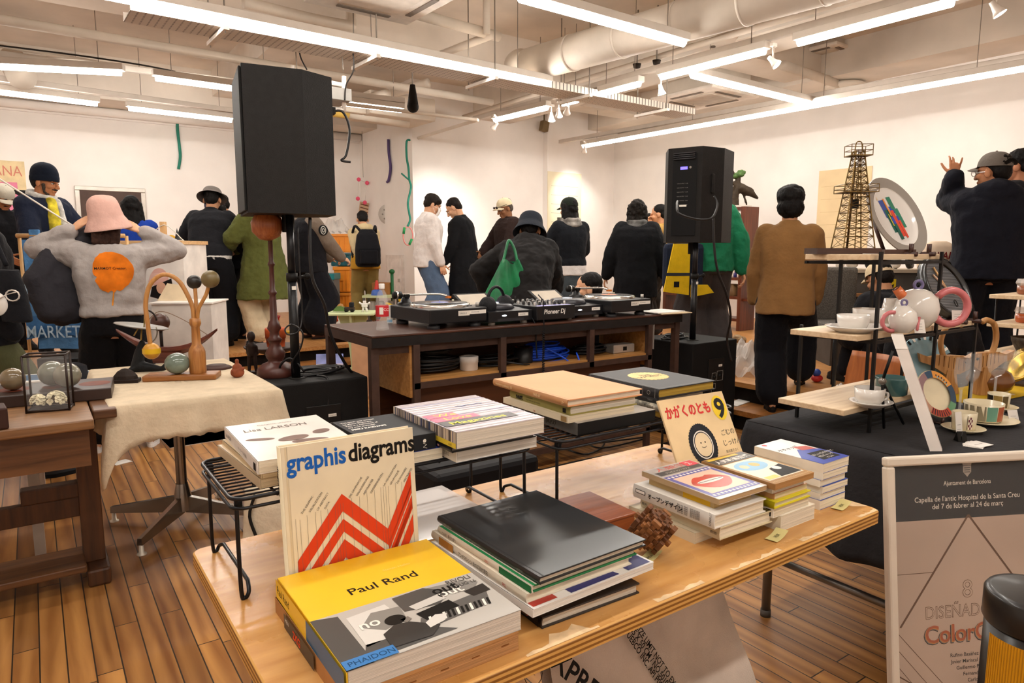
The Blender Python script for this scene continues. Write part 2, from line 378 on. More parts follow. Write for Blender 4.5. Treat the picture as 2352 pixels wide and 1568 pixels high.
for y in (.02,.34):MB().box((0,y,.035),(L,.004,.07),pm).build('side_rail',t)
for k in range(5):
 x=-L/2+L*(.1+.2*k)
 MB().box((x,.18,-.03),(.04,.52,.03),whitem).tube([(x,-.05,-.06),(x,-.05,ZC-p.z)],.006,wirem,6).tube([(x,.41,-.06),(x,.41,ZC-p.z)],.006,wirem,6).build('hanger',t)
# pipes
rt=at(1095,275,3.0)
pipe('rail_pipe','thin white rail bent at a right angle, ending where the back wall starts',spline([at(772,236,3.0),at(1060,271,3.0),rt,at(1075,282,3.0),at(947,321,3.0)],5),.022)
pipe('sprinkler_pipe','white sprinkler pipe running across the left half of the ceiling above the lamps',[at(-100,28,3.3),at(1130,235,3.3)],.045)
pipe('sprinkler_pipe','white pipe with a row of short branches right of the cable tray',spline([(5.6,9.3,3.35),(5.62,5,3.35),(5.7,2.4,3.35)],2),.03)
pipe('drain_pipe','bent white drain pipe dropping in front of the longest lamp at the top',spline([at(560,5,3.4),at(700,40,3.4),at(795,58,3.4),at(806,50,3.45),at(806,-20,3.8)],5),.05)
pipe('drain_pipe','straight white pipe above the middle of the longest lamp',[at(870,8,3.45),at(1145,84,3.45)],.05)
pipe('drain_pipe','white vertical pipe dropping from the ceiling near the top centre',[at(1118,78,3.4),at(1118,78,3.4)+V((0,0,.45))],.035)
pipe('drain_pipe','white pipe slanting back under the ceiling right of the top centre',[at(1130,80,3.42),at(1000,130,3.42)],.04)
pipe('drain_pipe','thick white pipe ending in a cap at the top right',[at(1700,-20,3.4),at(1848,25,3.4)],.05)
pipe('drain_pipe','white pipe slanting to the round ceiling disc on the right',[at(1800,150,3.42),at(1925,192,3.42)],.055)
pipe('electric_conduit','thin conduit following the far lamp row on the left',[at(-100,88,3.2),at(560,200,3.2)],.018)
pipe('electric_conduit','thin conduit above the long lamp on the right wall',[at(1420,306,3.1),at(2420,130,3.1)],.018)
pipe('flexible_duct','short white flexible duct above the left lamps at the photo edge',[at(30,140,3.5),at(50,175,3.15)],[.15,.14],'duct')
pipe('flexible_duct','short bent white duct elbow left of the black round opening',spline([at(860,230,3.35),at(930,205,3.4),at(985,190,3.45)],5),.06,'duct')
pipe('flexible_duct','white duct stub pointing at the camera behind the lamp left of centre',[at(890,215,3.3),at(850,225,3.3)],.06,'duct')
pipe('lamp_cable','thin black cable looping along the left lamp track',spline([at(-40,100,3.18),at(60,112,3.14),at(200,130,3.13),at(330,150,3.15),at(420,168,3.15)],5),.008,'cable',mat('#2a241f',.6))
for u,v,lb in [(1637,106,'round white ceiling speaker disc over the middle lamp track'),(1940,208,'round white ceiling speaker disc near the right wall lamp')]:
 p=at(u,v,3.35);mb=MB().lathe([(0,0),(.03,0),(.03,.01),(.22,.03),(.25,.06),(.2,.09),(.05,.1),(.05,.5)],ductm).lathe([(0,-.012),(.028,-.012),(.028,0)],mat('#5b5046',.7))
 tag(mb.build('ceiling_disc',None,p),lb,'vent','round ceiling discs')
def cassette(u,v,z,s,label,rz):
 t=thing('air_conditioner',label,'air conditioner',at(u,v,z),rz,'ceiling air conditioners')
 MB().box((0,0,.02),(s,s,.04),mat('#ece2d6',.5),bev=.012).box((0,0,.2),(s*.82,s*.82,.34),ductm).build('panel',t)
 MB().box((0,0,-.004),(s*.55,s*.55,.012),mat('#d9cdbf',.5),bev=.004).build('grille',t)
 for k in range(4):MB().box((0,s*.37,-.003),(s*.5,.05,.01),mat('#7a6e62',.6),Rz(k*math.pi/2)).build('louver',t)
cassette(1618,228,3.3,1.0,'square ceiling air conditioner panel behind the crossing lamp',.04)
cassette(880,-4,3.3,.95,'square ceiling air conditioner cut by the top edge of the photo',.04)
cassette(1900,120,3.75,.5,'small flat ceiling panel by the beam at the upper right',.04)
p=at(900,270,3.15)
t=thing('ventilation_box','boxy white ventilation unit on the ceiling near the far left corner','ventilation unit',p,.05)
MB().box((0,0,.1),(1.0,.7,.3),ductm,bev=.02).box((-.75,0,.05),(.5,.5,.2),ductm,bev=.02).build('casing',t)
MB().tube([(-1.0,-.1,-.05),(-.7,-.1,-.05)],.06,mat('#d8b45c',.6),12).tube([(-.7,-.1,-.05),(.2,-.1,-.08)],.05,ductm,12).build('valve',t)
tag(MB().tube([at(948,225,3.1)+V((0,0,.15)),at(948,225,3.1)-V((0,0,.1))],[.03,.07],mat('#1c1815',.7),16).ell(at(948,225,3.1)-V((0,0,.1)),(.07,.07,.07),mat('#1c1815',.7)).cyl(at(948,225,3.1),at(948,225,3.1)+V((0,0,ZC-3.1)),.008,wirem,6).build('pendant_speaker'),'small black pendant under the ceiling near the far corner','speaker')
tag(MB().box((0,0,0),(.12,.1,.16),mat('#7d6a4c',.6),Ry(.2)).tube([(0,0,.08),(0,0,.3)],.012,mat('#7d6a4c',.6),8).build('wall_camera',None,aty(1250,290,YB-.15)),'small brown box bracketed high on the back wall left of the pier','sensor')
for i,(u,v)in enumerate([(1463,158),(1508,150)]):
 tag(MB().lathe([(0,0),(.035,.01),(.045,.05),(0,.06)],mat('#2b241f',.6)).cyl((0,0,.05),(0,0,ZC-3.25),.008,wirem,6).build('sprinkler',None,at(u,v,3.25)),['left','right'][i]+' of two small dark sprinkler caps under the round duct','sprinkler','sprinkler caps')
# hanging projector frame behind the left speaker
t=thing('projector_frame','white metal hanging frame behind the top of the left speaker','frame',atd(770,190,6.2))
r=V((math.cos(YAW),-math.sin(YAW),0));fm=mat('#efe6dc',.4,.2)
def fr(u,v):return atd(u,v,6.2)-atd(770,190,6.2)
for a,b in [((672,172),(790,196)),((790,175),(790,255)),((672,150),(672,235)),((672,240),(790,252))]:
 MB().tube([fr(*a),fr(*b)],.02,fm,6).build('frame_bar',t)
for u in (682,788):MB().tube([fr(u,160),fr(u-4,95)],.005,wirem,5).build('suspension_wire',t)
MB().box(fr(765,222),(.22,.3,.1),mat('#8f8a84',.4,.3),Rz(0)).ell(fr(760,218),(.06,.06,.06),mat('#c9d2dc',.1,.2)).build('projector',t)
hang('cord','thin black cord hanging from the cable tray in front of the projector frame','cord',[atd(685,90,6.1),atd(690,130,6.1),atd(705,160,6.1)],.006,mat('#1f1a17',.6))
hang('cord','thin black cord hanging in a curve beside the projector frame','cord',[atd(810,112,6.1),atd(812,160,6.1),atd(795,195,6.1),atd(792,230,6.1)],.006,mat('#1f1a17',.6))
# ------------------------------------------------------------------ things hung on the walls
green=mat('#2f7f6b',.5)
def w(u,v,y):return aty(u,v,y)
hang('hanging_rope','green cord hanging high on the left wall','cord',[w(407,275,YL-.03),w(408,300,YL-.03),w(412,335,YL-.03),w(414,360,YL-.03),w(410,388,YL-.03)],.022,green)
hang('hanging_rope','purple cord with a hook hanging in the far corner','cord',[atx(u,v,XC-.03)for u,v in ((892,320),(893,350),(897,385),(893,412),(889,418))],.022,mat('#5b4a74',.5))
t=thing('hanging_rope','knotted green rope with a red and green ring, hung on the wall corner','rope',w(938,420,YB-.08))
o=w(938,420,YB-.08)
def wr(u,v):return w(u,v,YB-.08)-o
MB().tube(spline([wr(942,322),wr(934,325),wr(934,360),wr(938,385),wr(940,412),wr(944,430),wr(937,465),wr(940,490),wr(942,505),wr(936,520)],5),.016,green,6).tube(spline([wr(938,412),wr(922,398)],4),.012,green,6).build('rope',t)
MB().tube([wr(937+11*math.cos(a),542+21*math.sin(a))for a in [k*math.pi/12 for k in range(24)]],.008,mat('#e0847e',.5),6,True).tube([wr(929,522),wr(927,537)],.02,mat('#2f8a50',.5),8).tube([wr(946,549),wr(940,562)],.02,mat('#2f8a50',.5),8).build('ring',t)
p=w(893,492,YL-1.0)
t=thing('hanging_disc','pale grey perforated disc hanging in the corner by a wire','disc',p,-.45)
MB().tube([(0,0,0),(0,.03,0)],.17,mat('#cfc8bf',.5),28).build('disc',t)
mb=MB()
for k in range(8):mb.tube([(.1*math.cos(k*.785),-.003,.1*math.sin(k*.785)),(.1*math.cos(k*.785),.0,.1*math.sin(k*.785))],.014,mat('#8f877e',.6),10)
mb.build('hole_pattern',t);MB().tube([(0,0,.17),(0,0,.85)],.003,wirem,5).build('wire',t)
t=thing('wire_hanging','hanging wire frame with pink tied corners in the far left corner','wire frame',w(835,435,YL-.4))
o=w(835,435,YL-.4);cs=[(824,412),(843,420),(838,465),(822,456)]
pk=mat('#f25f7f',.5)
for i in range(4):
 a=w(*cs[i],YL-.4)-o;b=w(*cs[(i+1)%4],YL-.4)-o
 MB().tube([a,b],.006,mat('#e9e2da',.4),6).build('wire',t);MB().ell(a,(.035,.03,.035),pk).build('knot',t)
MB().tube([V((0,0,.2)),V((0,0,1.2))],.004,wirem,5).build('wire',t)
p=w(835,485,YL-.35)
mb=MB().box((0,0,0),(.16,.02,.3),mat('#cfae8f',.9),Ry(.15))
for k in range(5):mb.tube([(-.07,-.014,-.11+k*.055),(.07,-.014,-.12+k*.055)],.009,mat('#7f5440',.8),6,M=Ry(.15))
tag(mb.build('knit_hanging',None,p),'small brown woven panel hanging below the pink wire frame','weaving')
# posters
def wall_poster(name,label,x0,x1,z0,z1,axis,paint,m,cat='poster'):
 if axis=='y':M=basis((x0,YB-.012,z0),(1,0,0),(0,0,1))
 elif axis=='l':M=basis((x0,YL-.014,z0),(1,0,0),(0,0,1))
 else:M=basis((XR-.012,x0,z0),(0,-1,0),(0,0,1))
 w_,h_=abs(x1-x0),z1-z0
 mb=MB().box((w_/2,h_/2,-.003),(w_,h_,.006),m);paint(mb,w_,h_)
 return tag(mb.build(name,None,M.translation,M.to_euler()),label,cat)
paper=mat('#efe3c4',.8,0,.04,3);tan=mat('#e8cfa4',.8,0,.06,2)
ink=mat('#2b2723',.7);greyink=mat('#a89c86',.8)
def pa(mb,w_,h_):
 for k in range(5):mb.rect(w_*.1,h_*(.5+.09*k),w_*.9,h_*(.5+.09*k)+.006,greyink,.001)
 mb.rect(w_*.28,h_*.32,w_*.6,h_*.43,ink,.001).rect(w_*.28,h_*.45,w_*.5,h_*.55,mat('#4a443d',.7),.001)
a=aty(1258,393,YB-.13);b=aty(1333,590,YB-.13)
o=wall_poster('wall_poster','pale cream poster with a dark photo on the back wall pier',a.x,b.x,b.z-.25,a.z,'y',pa,paper);o.location.y-=.12
def pb(mb,w_,h_):
 for k in range(6):mb.rect(w_*.06,h_*(.12+.14*k),w_*.94,h_*(.12+.14*k)+.004,mat('#cfb184',.8),.001)
a=atx(1883,393,XR);b=atx(1990,600,XR)
wall_poster('wall_poster','tan sheet of old paper on the right wall behind the model derrick',a.y,b.y,b.z,a.z,'x',pb,tan)
def pc(mb,w_,h_):
 mb.rect(0,h_*.74,w_*.88,h_*.8,mat('#e88aa6',.7),.001).rect(0,0,w_,h_*.73,mat('#1f1b1a',.6),.001)
 for x,y in ((.30,.5),(.78,.5),(.3,.18),(.74,.15)):mb.disc(w_*x,h_*y,w_*.23,mat('#ef8fae',.7),.002,ry=h_*.2)
 mb.text('ONTANA',.19,mat('#d98b77',.7),Tr(w_*.96,h_*.86,.002),'RIGHT',sx=.8)
a=aty(0,368,YL);b=aty(76,600,YL)
wall_poster('wall_poster','poster with pink rounded shapes on black and pink capitals, far left on the wall',a.x-.55,b.x,1.1,a.z,'l',pc,mat('#ecd6a9',.8))
t=thing('framed_picture','silver-framed dark picture on the left wall behind the pink bucket hat','picture',aty(258,490,YL-.02))
MB().box((0,0,0),(.78,.01,.62),mat('#5a4a44',.7)).build('picture',t)
for c,d in (((0,0,.34),(.88,.03,.06)),((0,0,-.34),(.88,.03,.06)),((.41,0,0),(.06,.03,.62)),((-.41,0,0),(.06,.03,.62))):MB().box(c,d,mat('#b9b0a6',.3,.5),bev=.006).build('frame_bar',t)
# ------------------------------------------------------------------ people
BLOBS=[]
folds=bpy.data.textures.new('folds','CLOUDS');folds.noise_scale=.11;folds.noise_depth=2
hairt=bpy.data.textures.new('hair_tufts','CLOUDS');hairt.noise_scale=.035;hairt.noise_depth=2
def capsule(mb,p0,p1,r0,r1,m,n=12):
 p0,p1=V(p0),V(p1);d=p1-p0;L=d.length;d=d/L if L>1e-6 else V((0,0,1))
 pts=[];rs=[]
 for k in range(4):a=math.pi/2*k/4;pts.append(p0-d*r0*math.cos(a));rs.append(max(.0004,r0*math.sin(a)))
 pts.append(p0);rs.append(r0);pts.append(p1);rs.append(r1)
 for k in range(3,-1,-1):a=math.pi/2*k/4;pts.append(p1+d*r1*math.cos(a));rs.append(max(.0004,r1*math.sin(a)))
 mb.tube(pts,rs,m,n)
def loft(mb,rings,m,n=20):
 vs=[]
 for c,rx,ry,R in rings:
  for j in range(n):
   w_=2*math.pi*j/n;cs,sn=math.cos(w_),math.sin(w_)
   e=.8;vs.append(V(c)+R@V((rx*math.copysign(abs(cs)**e,cs),ry*math.copysign(abs(sn)**e,sn),0)))
 q=len(rings)
 fs=[(i*n+j,i*n+(j+1)%n,(i+1)*n+(j+1)%n,(i+1)*n+j)for i in range(q-1)for j in range(n)]
 fs+=[tuple(range(n))[::-1],tuple((q-1)*n+j for j in range(n))]
 mb.add(vs,fs,m,None,True)
def blob(name,mb,parent,vox=.01,smooth=5,disp=0.,tex=None):
 o=mb.build(name,parent);r=o.modifiers.new('r','REMESH');r.mode='VOXEL';r.voxel_size=vox;r.use_smooth_shade=True
 if smooth:s=o.modifiers.new('s','SMOOTH');s.factor=.5;s.iterations=smooth
 if disp:d=o.modifiers.new('d','DISPLACE');d.texture=tex or folds;d.strength=disp;d.mid_level=.5;d.texture_coords='LOCAL'
 BLOBS.append(o);return o
def bake_blobs():
 dg=bpy.context.evaluated_depsgraph_get()
 for o in BLOBS:
  me=bpy.data.meshes.new_from_object(o.evaluated_get(dg));me.name=o.name
  old=o.data;mats_=[s for s in old.materials];o.modifiers.clear();o.data=me
  if not me.materials:
   for m in mats_:me.materials.append(m)
  me.polygons.foreach_set('use_smooth',[True]*len(me.polygons));bpy.data.meshes.remove(old)
 BLOBS.clear()
def hand(mb,w_,d,n,thumb,m,k=1.,curl=18.,spread=1.,tc=1.,extra=None):
 d=V(d).normalized();n=V(n);n=(n-d*n.dot(d)).normalized();s=d.cross(n).normalized()
 if s.dot(V(thumb))<0:s=-s
 w_=V(w_)
 K=[(.029,.086),(.0098,.09),(-.0098,.086),(-.0285,.077)];L=[(.040,.025,.021),(.044,.028,.022),(.041,.026,.021),(.032,.020,.019)]
 for i in range(4):
  x,y=K[i];kn=w_+(s*x+d*y)*k;capsule(mb,w_+(s*x*.55+d*.012)*k,kn,.0125*k,.0105*k,m,8)
  dd=(d+s*(x*3.2*spread)).normalized();c_=curl*(1 if not extra else extra[i]);p=kn;r=.0092*k
  for j,l in enumerate(L[i]):
   a=rad(c_*(.8 if j==0 else 1.1));ax=dd.cross(n)
   dd=(Quaternion(ax.normalized(),a)@dd).normalized();n2=n
   q=p+dd*l*k;capsule(mb,p,q,r,r*.9,m,8);p=q;r*=.9
 mb.ell(w_+(d*.05)*k,(.034*k,.034*k,.013*k),m,n=12,h=8,R=Matrix((s,d,n)).transposed())
 p=w_+(d*.022+s*.022+n*.006)*k;dd=(d*.62+s*.72+n*.25*tc).normalized();r=.0125*k
 for l in (.042,.032,.026):
  q=p+dd*l*k;capsule(mb,p,q,r,r*.88,m,8);p=q;r*=.88;dd=(dd*.9+d*.32+n*.12*tc).normalized()
def ik(S_,T_,l1,l2,hint):
 S_,T_=V(S_),V(T_);d=T_-S_;L=min(d.length,(l1+l2)*.995);d.normalize();T_=S_+d*L
 a=(l1*l1-l2*l2+L*L)/(2*L);h=math.sqrt(max(0,l1*l1-a*a));b=V(hint);b=(b-d*b.dot(d)).normalized()
 return S_+d*a+b*h,T_
SKINS=dict(a='#c58f6c',b='#b57a55',c='#d8a684')
def person(label,pos,face,H=1.70,lean=0.,hp=0.,hy=0.,skin='a',arms=None,legs=None,top=None,bottom=None,shoes='#1d1a18',hair=None,hat=None,face_on=False,beard=None,extra=None,vox=None,neck=0.,name='person',group=None,sit=None,roll=0.,twist=0.):
 k=H/1.735;t=thing(name,label,'person',pos,face,group)
 sk=mat(SKINS.get(skin,skin),.55,0,.04,20)
 hipz=.90 if sit is None else sit
 Rl=Matrix.Rotation(-rad(lean),3,'X')@Matrix.Rotation(rad(roll),3,'Y')
 dy=-.16*math.sin(rad(lean))
 def B(x,y,z):
  v=V((x,y,z-.90));f=min(1,max(0,(z-.80)/.35))
  if z>.8:
   R=Matrix.Rotation(-rad(lean)*(.45+.55*f),3,'X')@Matrix.Rotation(rad(roll)*f,3,'Y')@Matrix.Rotation(rad(twist)*f,3,'Z');v=R@v
  return (v+V((0,dy,hipz)))*k
 RB=Rl@Matrix.Rotation(rad(twist),3,'Z')
 nk0=B(0,-.015,1.43);nd=Matrix.Rotation(-rad(lean*.6+neck+hp*.3),3,'X')@V((0,.02,1));nk1=nk0+nd*.085*k
 Rh=Rz(rad(hy)).to_3x3()@Matrix.Rotation(-rad(hp),3,'X');hc=nk1+Rh@V((0,.022,.072))*k
 hk=k;k=k*1.06;MH=Matrix.Translation(hc)@Rh.to_4x4()@Matrix.Scale(k,4);k=hk
 def hd(x,y,z):return MH@V((x,y,z))
# ---- arms
 A={}
 for sd in ('L','R'):
  sg=-1 if sd=='L' else 1
  a=(arms or {}).get(sd)or {}
  sh=B(sg*.178,-.01,1.375)
  tgt=a.get('to',(sg*.27,.06,.80+hipz-.9));tgt=V(tgt)*k
  el,wr_=ik(sh,tgt,.285*k,.255*k,a.get('hint',(sg*.4,-1,-.1)))
  A[sd]=(sh,el,wr_,a)
# ---- legs
 LG={}
 for sd in ('L','R'):
  sg=-1 if sd=='L' else 1
  l=(legs or {}).get(sd)or {}
  hp_=V((sg*.088,dy,hipz-.03))*k;ft=V(l.get('to',(sg*.105,0,0)))*k+V((0,0,.085*k))
  kn,an=ik(hp_,ft,.42*k,.41*k,l.get('hint',(sg*.1,1,0)))
  LG[sd]=(hp_,kn,an,l.get('yaw',sg*-8))
# ---- body: one continuous surface
 mb=MB()
 loft(mb,[(B(0,0,z),rx*k,ry*k,RB if z>.95 else Matrix.Identity(3))for z,rx,ry in ((.80,.13,.09),(.92,.15,.10),(1.05,.12,.085),(1.22,.145,.095),(1.36,.15,.075),(1.44,.07,.055))],sk)
 capsule(mb,nk0-nd*.03*k,nk1+nd*.03*k,.058*k,.054*k,sk)
 for sd in 'LR':
  sh,el,w_,a=A[sd];sg=-1 if sd=='L' else 1
  capsule(mb,sh,el,.046*k,.038*k,sk);capsule(mb,el,w_,.037*k,.026*k,sk)
  if a.get('hand',True):
   fd=V(a.get('dir',(w_-el)))if a.get('dir')is not None else (w_-el)
   nn=a.get('palm',(-sg,0,0));th=a.get('thumb',(0,1,0))
   capsule(mb,w_,w_+V(fd).normalized()*.02*k,.026*k,.02*k,sk)
   hand(mb,w_+V(fd).normalized()*.01*k,fd,nn,th,sk,k*1.0,a.get('curl',22),a.get('spread',1.),a.get('tc',1.),a.get('extra'))
  hq,kn,an,yw=LG[sd];capsule(mb,hq,kn,.078*k,.052*k,sk);capsule(mb,kn,an,.052*k,.036*k,sk)
  fdv=Rz(rad(yw)).to_3x3()@V((0,1,0));capsule(mb,an-V((0,0,.035*k))-fdv*.03*k,an-V((0,0,.045*k))+fdv*.09*k,.026*k,.02*k,sk)
 E=lambda c,r:mb.ell(hd(*c),[q*k for q in r],sk,n=16,h=12,R=Rh)
 E((0,-.012,.03),(.076,.096,.092));E((0,.022,-.03),(.063,.068,.084));E((0,.058,-.086),(.032,.030,.024))
 for sg in (-1,1):E((sg*.077,-.012,-.012),(.010,.022,.031));E((sg*.04,.055,-.022),(.026,.028,.024));capsule(mb,hd(sg*.048,.074,.024),hd(sg*.012,.088,.022),.009*k,.010*k,sk,8)
 capsule(mb,hd(0,.088,.012),hd(0,.108,-.026),.009*k,.0145*k,sk,8);capsule(mb,hd(-.013,.098,-.03),hd(.013,.098,-.03),.010*k,.010*k,sk,8)
 capsule(mb,hd(-.019,.083,-.058),hd(.019,.083,-.058),.008*k,.008*k,sk,8);capsule(mb,hd(-.015,.081,-.068),hd(.015,.081,-.068),.008*k,.008*k,sk,8)
 blob('body',mb,t,vox or (.0052 if face_on or any((arms or {}).get(q,{}).get('fine')for q in 'LR')else .007),3)
 if face_on:
  em=MB();wm=mat('#d8cfc4',.2,0,0);dm=mat('#1c120d',.15,0,0);br=mat('#231a15',.8);lp=mat('#a8604e',.5)
  for sg in (-1,1):
   e_=MB();e_.ell(hd(sg*.031,.076,.002),(.0145*k,.011*k,.0065*k),wm,n=12,h=8,R=Rh).ell(hd(sg*.031,.0835,.002),(.0066*k,.005*k,.0062*k),dm,n=10,h=8,R=Rh)
   e_.tube([hd(sg*(.031+q*.015),.085-abs(q)*.004,.0085-q*q*.003)for q in (-1,-.5,0,.5,1)],.0022*k,br,5);e_.build('eye',t)
   e2=MB();e2.tube([hd(sg*(.031+q*.018),.091-.008*(q>.4)-abs(q)*.003,.028-q*q*.004)for q in (-1,-.4,.2,1)],[.003*k,.0045*k,.0042*k,.002*k],br,6);e2.build('eyebrow',t)
  MB().tube([hd(q*.02,.0895-q*q*.008,-.063)for q in (-1,-.5,0,.5,1)],[.001,.003*k,.0035*k,.003*k,.001],lp,6).build('mouth',t)
 if beard:
  mb=MB();bm_=mat(beard,.95,0,.25,60,.6,120)
  for q in range(-3,4):capsule(mb,hd(q*.0195,.062-abs(q)*.014,-.058+abs(q)*.012),hd(q*.013,.07-abs(q)*.014,-.115+abs(q)*.012),.017*k,.014*k,bm_,8)
  capsule(mb,hd(-.03,.083,-.046),hd(.03,.083,-.046),.008*k,.008*k,bm_,8)
  blob('beard',mb,t,.006,2,.008,hairt)
# ---- clothes
 if bottom:
  m=cloth(bottom['c']);b=bottom.get('b',.015);mb=MB()
  if bottom.get('skirt'):
   z0=bottom['skirt'];fl=bottom.get('fl',.1)
   loft(mb,[(V((0,dy,z))*k,(.16+fl*f+b)*k,(.12+fl*f+b)*k,Matrix.Identity(3))for z,f in ((z0,1),((z0+.95)/2,.6),(.98,.05))],m,28)
  else:
   loft(mb,[(V((0,dy,hipz-.08))*k,(.155+b)*k,(.11+b)*k,Matrix.Identity(3)),(V((0,dy,hipz+.03))*k,(.165+b)*k,(.125+b)*k,Matrix.Identity(3)),(B(0,0,1.04),(.14+b)*k,(.10+b)*k,RB)],m)
   for sd in 'LR':
    hq,kn,an,yw=LG[sd];w2=bottom.get('w',0)
    capsule(mb,hq-V((0,0,.01)),kn,(.092+b)*k,(.066+b+w2*.6)*k,m);rr_=(.050+b+w2)*k;capsule(mb,kn,an+(kn-an).normalized()*max(bottom.get('crop',.0),rr_-.045),(.066+b+w2*.6)*k,rr_,m)
  o=blob('skirt' if bottom.get('skirt')else 'trousers',mb,t,.012,4,bottom.get('d',.016))
 for sd in 'LR':
  hq,kn,an,yw=LG[sd];R_=Rz(rad(yw));M_=Matrix.Translation(an-V((0,0,.085*k)))@R_@Matrix.Scale(k,4)
  mb=MB();sm_=mat(shoes if isinstance(shoes,str)else shoes[0],.5);sl=mat(shoes[1]if not isinstance(shoes,str)else '#141211',.6)
  pr=[(math.sin(a)*(.046 if math.cos(a)>0 else .036),.045+math.cos(a)*(.125 if math.cos(a)>0 else .105))for a in [2*math.pi*i/20 for i in range(20)]]
  mb.prism(pr,0,.022,sl,M_);pr2=[(x*.95,(y-.045)*.97+.045)for x,y in pr]
  vs=[M_@V((x,y,.022))for x,y in pr2]+[M_@V((x*.97,y*.98,.05))for x,y in pr2]+[M_@V((x*.98,(y+.01)*.78-.01,.085 if y<.06 else .07))for x,y in pr2]+[M_@V((.047*math.sin(a),.052*math.cos(a)-.012,.135))for a in [2*math.pi*i/20 for i in range(20)]]
  mb.add(vs,[(i*20+j,i*20+(j+1)%20,(i+1)*20+(j+1)%20,(i+1)*20+j)for i in range(3)for j in range(20)]+[tuple(60+j for j in range(20))],sm_,None,True)
  mb.build('shoe',t)
 for tp in ([top]if isinstance(top,dict)else (top or [])):
  m=cloth(tp['c'],tp.get('bump',.35));b=tp.get('b',.02);hz=tp.get('hem',.86);fl=tp.get('fl',0);mb=MB()
  rings=[]
  for z,rx,ry in ((hz,.165,.125),((hz+1.03)/2,.163,.122),(1.03,.155,.112),(1.18,.168,.12),(1.30,.178,.12),(1.385,.172,.095),(1.445,.085,.075)):
   if z>tp.get('ztop',9):continue
   f=max(0,(1.03-z)/.6);bb_=b if z<1.4 else b*.4
   rings.append((B(0,tp.get('yo',0)*f,z),(rx+bb_+fl*f)*k,(ry+bb_+fl*f)*k,RB if z>.95 else Matrix.Identity(3)))
  loft(mb,rings,m)
  if tp.get('sleeves',True):
   for sd in 'LR':
    sh,el,w_,a=A[sd];bs=tp.get('bs',b);cu=tp.get('cuff',.0)
    inn=(B(0,0,1.30)-sh).normalized()
    capsule(mb,sh+inn*.025*k,el,(.064+bs)*k,(.05+bs)*k,m);capsule(mb,el,w_+(el-w_).normalized()*(cu+.01)*k,(.05+bs)*k,(.034+bs*.7)*k,m)
  if tp.get('hood'):
   hh=tp['hood'];mb.ell(B(0,-.085,1.43),(.125*hh*k,.075*hh*k,.085*hh*k),m,n=16,h=10,R=RB);capsule(mb,B(-.09,-.04,1.45),B(.09,-.04,1.45),.055*k,.055*k,m)
  if tp.get('collar')is None and tp.get('sleeves',True):loft(mb,[(B(0,-.01,1.39),.10*k,.09*k,RB),(B(0,-.016,1.475),.072*k,.07*k,RB)],m)
  if tp.get('collar'):
   q=tp['collar'];loft(mb,[(B(0,-.01,1.40),.09*k,.085*k,RB),(B(0,-.012,1.44+q),.078*k,.075*k,RB)],m)
  blob(tp.get('n','jacket'),mb,t,tp.get('v',.011),tp.get('s',4),tp.get('d',.022))
# ---- hair and hats
 if hair:
  hm=mat(hair['c'],.6,0,.25,60,.5,160,stretch=(1,1,.25));mb=MB();Eh=lambda c,r:mb.ell(hd(*c),[q*k for q in r],hm,n=16,h=12,R=Rh)
  ty=hair.get('t','short')
  Eh((0,-.028,.05),(.0835,.096,.082));Eh((0,-.058,0),(.074,.058,.072))
  if ty=='full':Eh((0,-.012,.06),(.102,.112,.092));Eh((0,-.05,-.02),(.096,.075,.085))
  if ty=='fringe':Eh((0,.03,.06),(.078,.065,.05));Eh((0,-.015,.045),(.09,.10,.088))
  if ty in ('bob','long'):
   z1=-.13 if ty=='bob' else -.27
   for q in range(-3,4):capsule(mb,hd(q*.022,-.06+abs(q)*.012,.03),hd(q*.028,-.075+abs(q)*.016,z1+.01*abs(q)),.04*k,.032*k,hm,10)
   for sg in (-1,1):capsule(mb,hd(sg*.072,0,.05),hd(sg*.08,.01,z1*.8),.03*k,.022*k,hm,10)
  blob('hair',mb,t,.007,2,hair.get('d',.012),hairt)
 if hat:
  m=cloth(hat['c'],.3);T_=hat.get('t','cap');mb=MB();q=MH@Tr(0,-.012,.035)@Rx(rad(-hat.get('tilt',0)))
  if T_ in ('cap','rcap'):
   if hat.get('back'):q=q@Rz(math.pi)
   pr=[(math.cos(a)*1.,math.sin(a))for a in [math.pi/2*i/8 for i in range(9)]]
   mb.lathe([(.097*(c_**.75 if c_>0 else 0),.0+.098*s_)for c_,s_ in pr],m,q@Matrix.Diagonal((.93,1.08,1,1)),28)
   mb.lathe([(.0,.0),(.009,.0),(.007,.006),(0,.008)],m,q@Tr(0,0,.096),10)
   br_=mat(hat.get('cb',hat['c']),.85)
   vs=[]
   for i in range(13):
    a=math.pi*i/12;x=math.cos(a)*.083;y=.058+math.sin(a)*.04;y2=.058+math.sin(a)*.115;dz=-.018*(x/.083)**2
    vs+=[(x,y,.006+dz),(x*1.0,y2,-.012+dz*1.2),(x,y2,-.016+dz*1.2),(x,y,.000+dz)]
   fs=[(4*i+a,4*i+(a+1)%4,4*i+4+(a+1)%4,4*i+4+a)for i in range(12)for a in range(4)]
   mb.add(vs,fs,br_,q,True)
   if hat.get('strap'):mb.add([q@V((math.cos(a)*.078,-.094-.012*math.sin(a),.004+.042*math.sin(a)))for a in [math.pi*i/10 for i in range(11)]],[tuple(range(11))],mat('#14110f',.9))
  elif T_=='bucket':
   q=q@Ry(rad(hat.get('roll',0)));z_=hat.get('h',1.);mb.lathe([(.138,-.075),(.140,-.071),(.122,-.035),(.106,.0),(.103,.004),(.098,.06*z_),(.086,.095*z_),(.05,.112*z_),(0,.115*z_)],m,q@Matrix.Diagonal((1,1.06,1,1)),30);mb.lathe([(.138,-.075),(.12,-.038),(.104,-.003)],m,q@Matrix.Diagonal((1,1.06,1,1)),30)
  elif T_=='beanie':
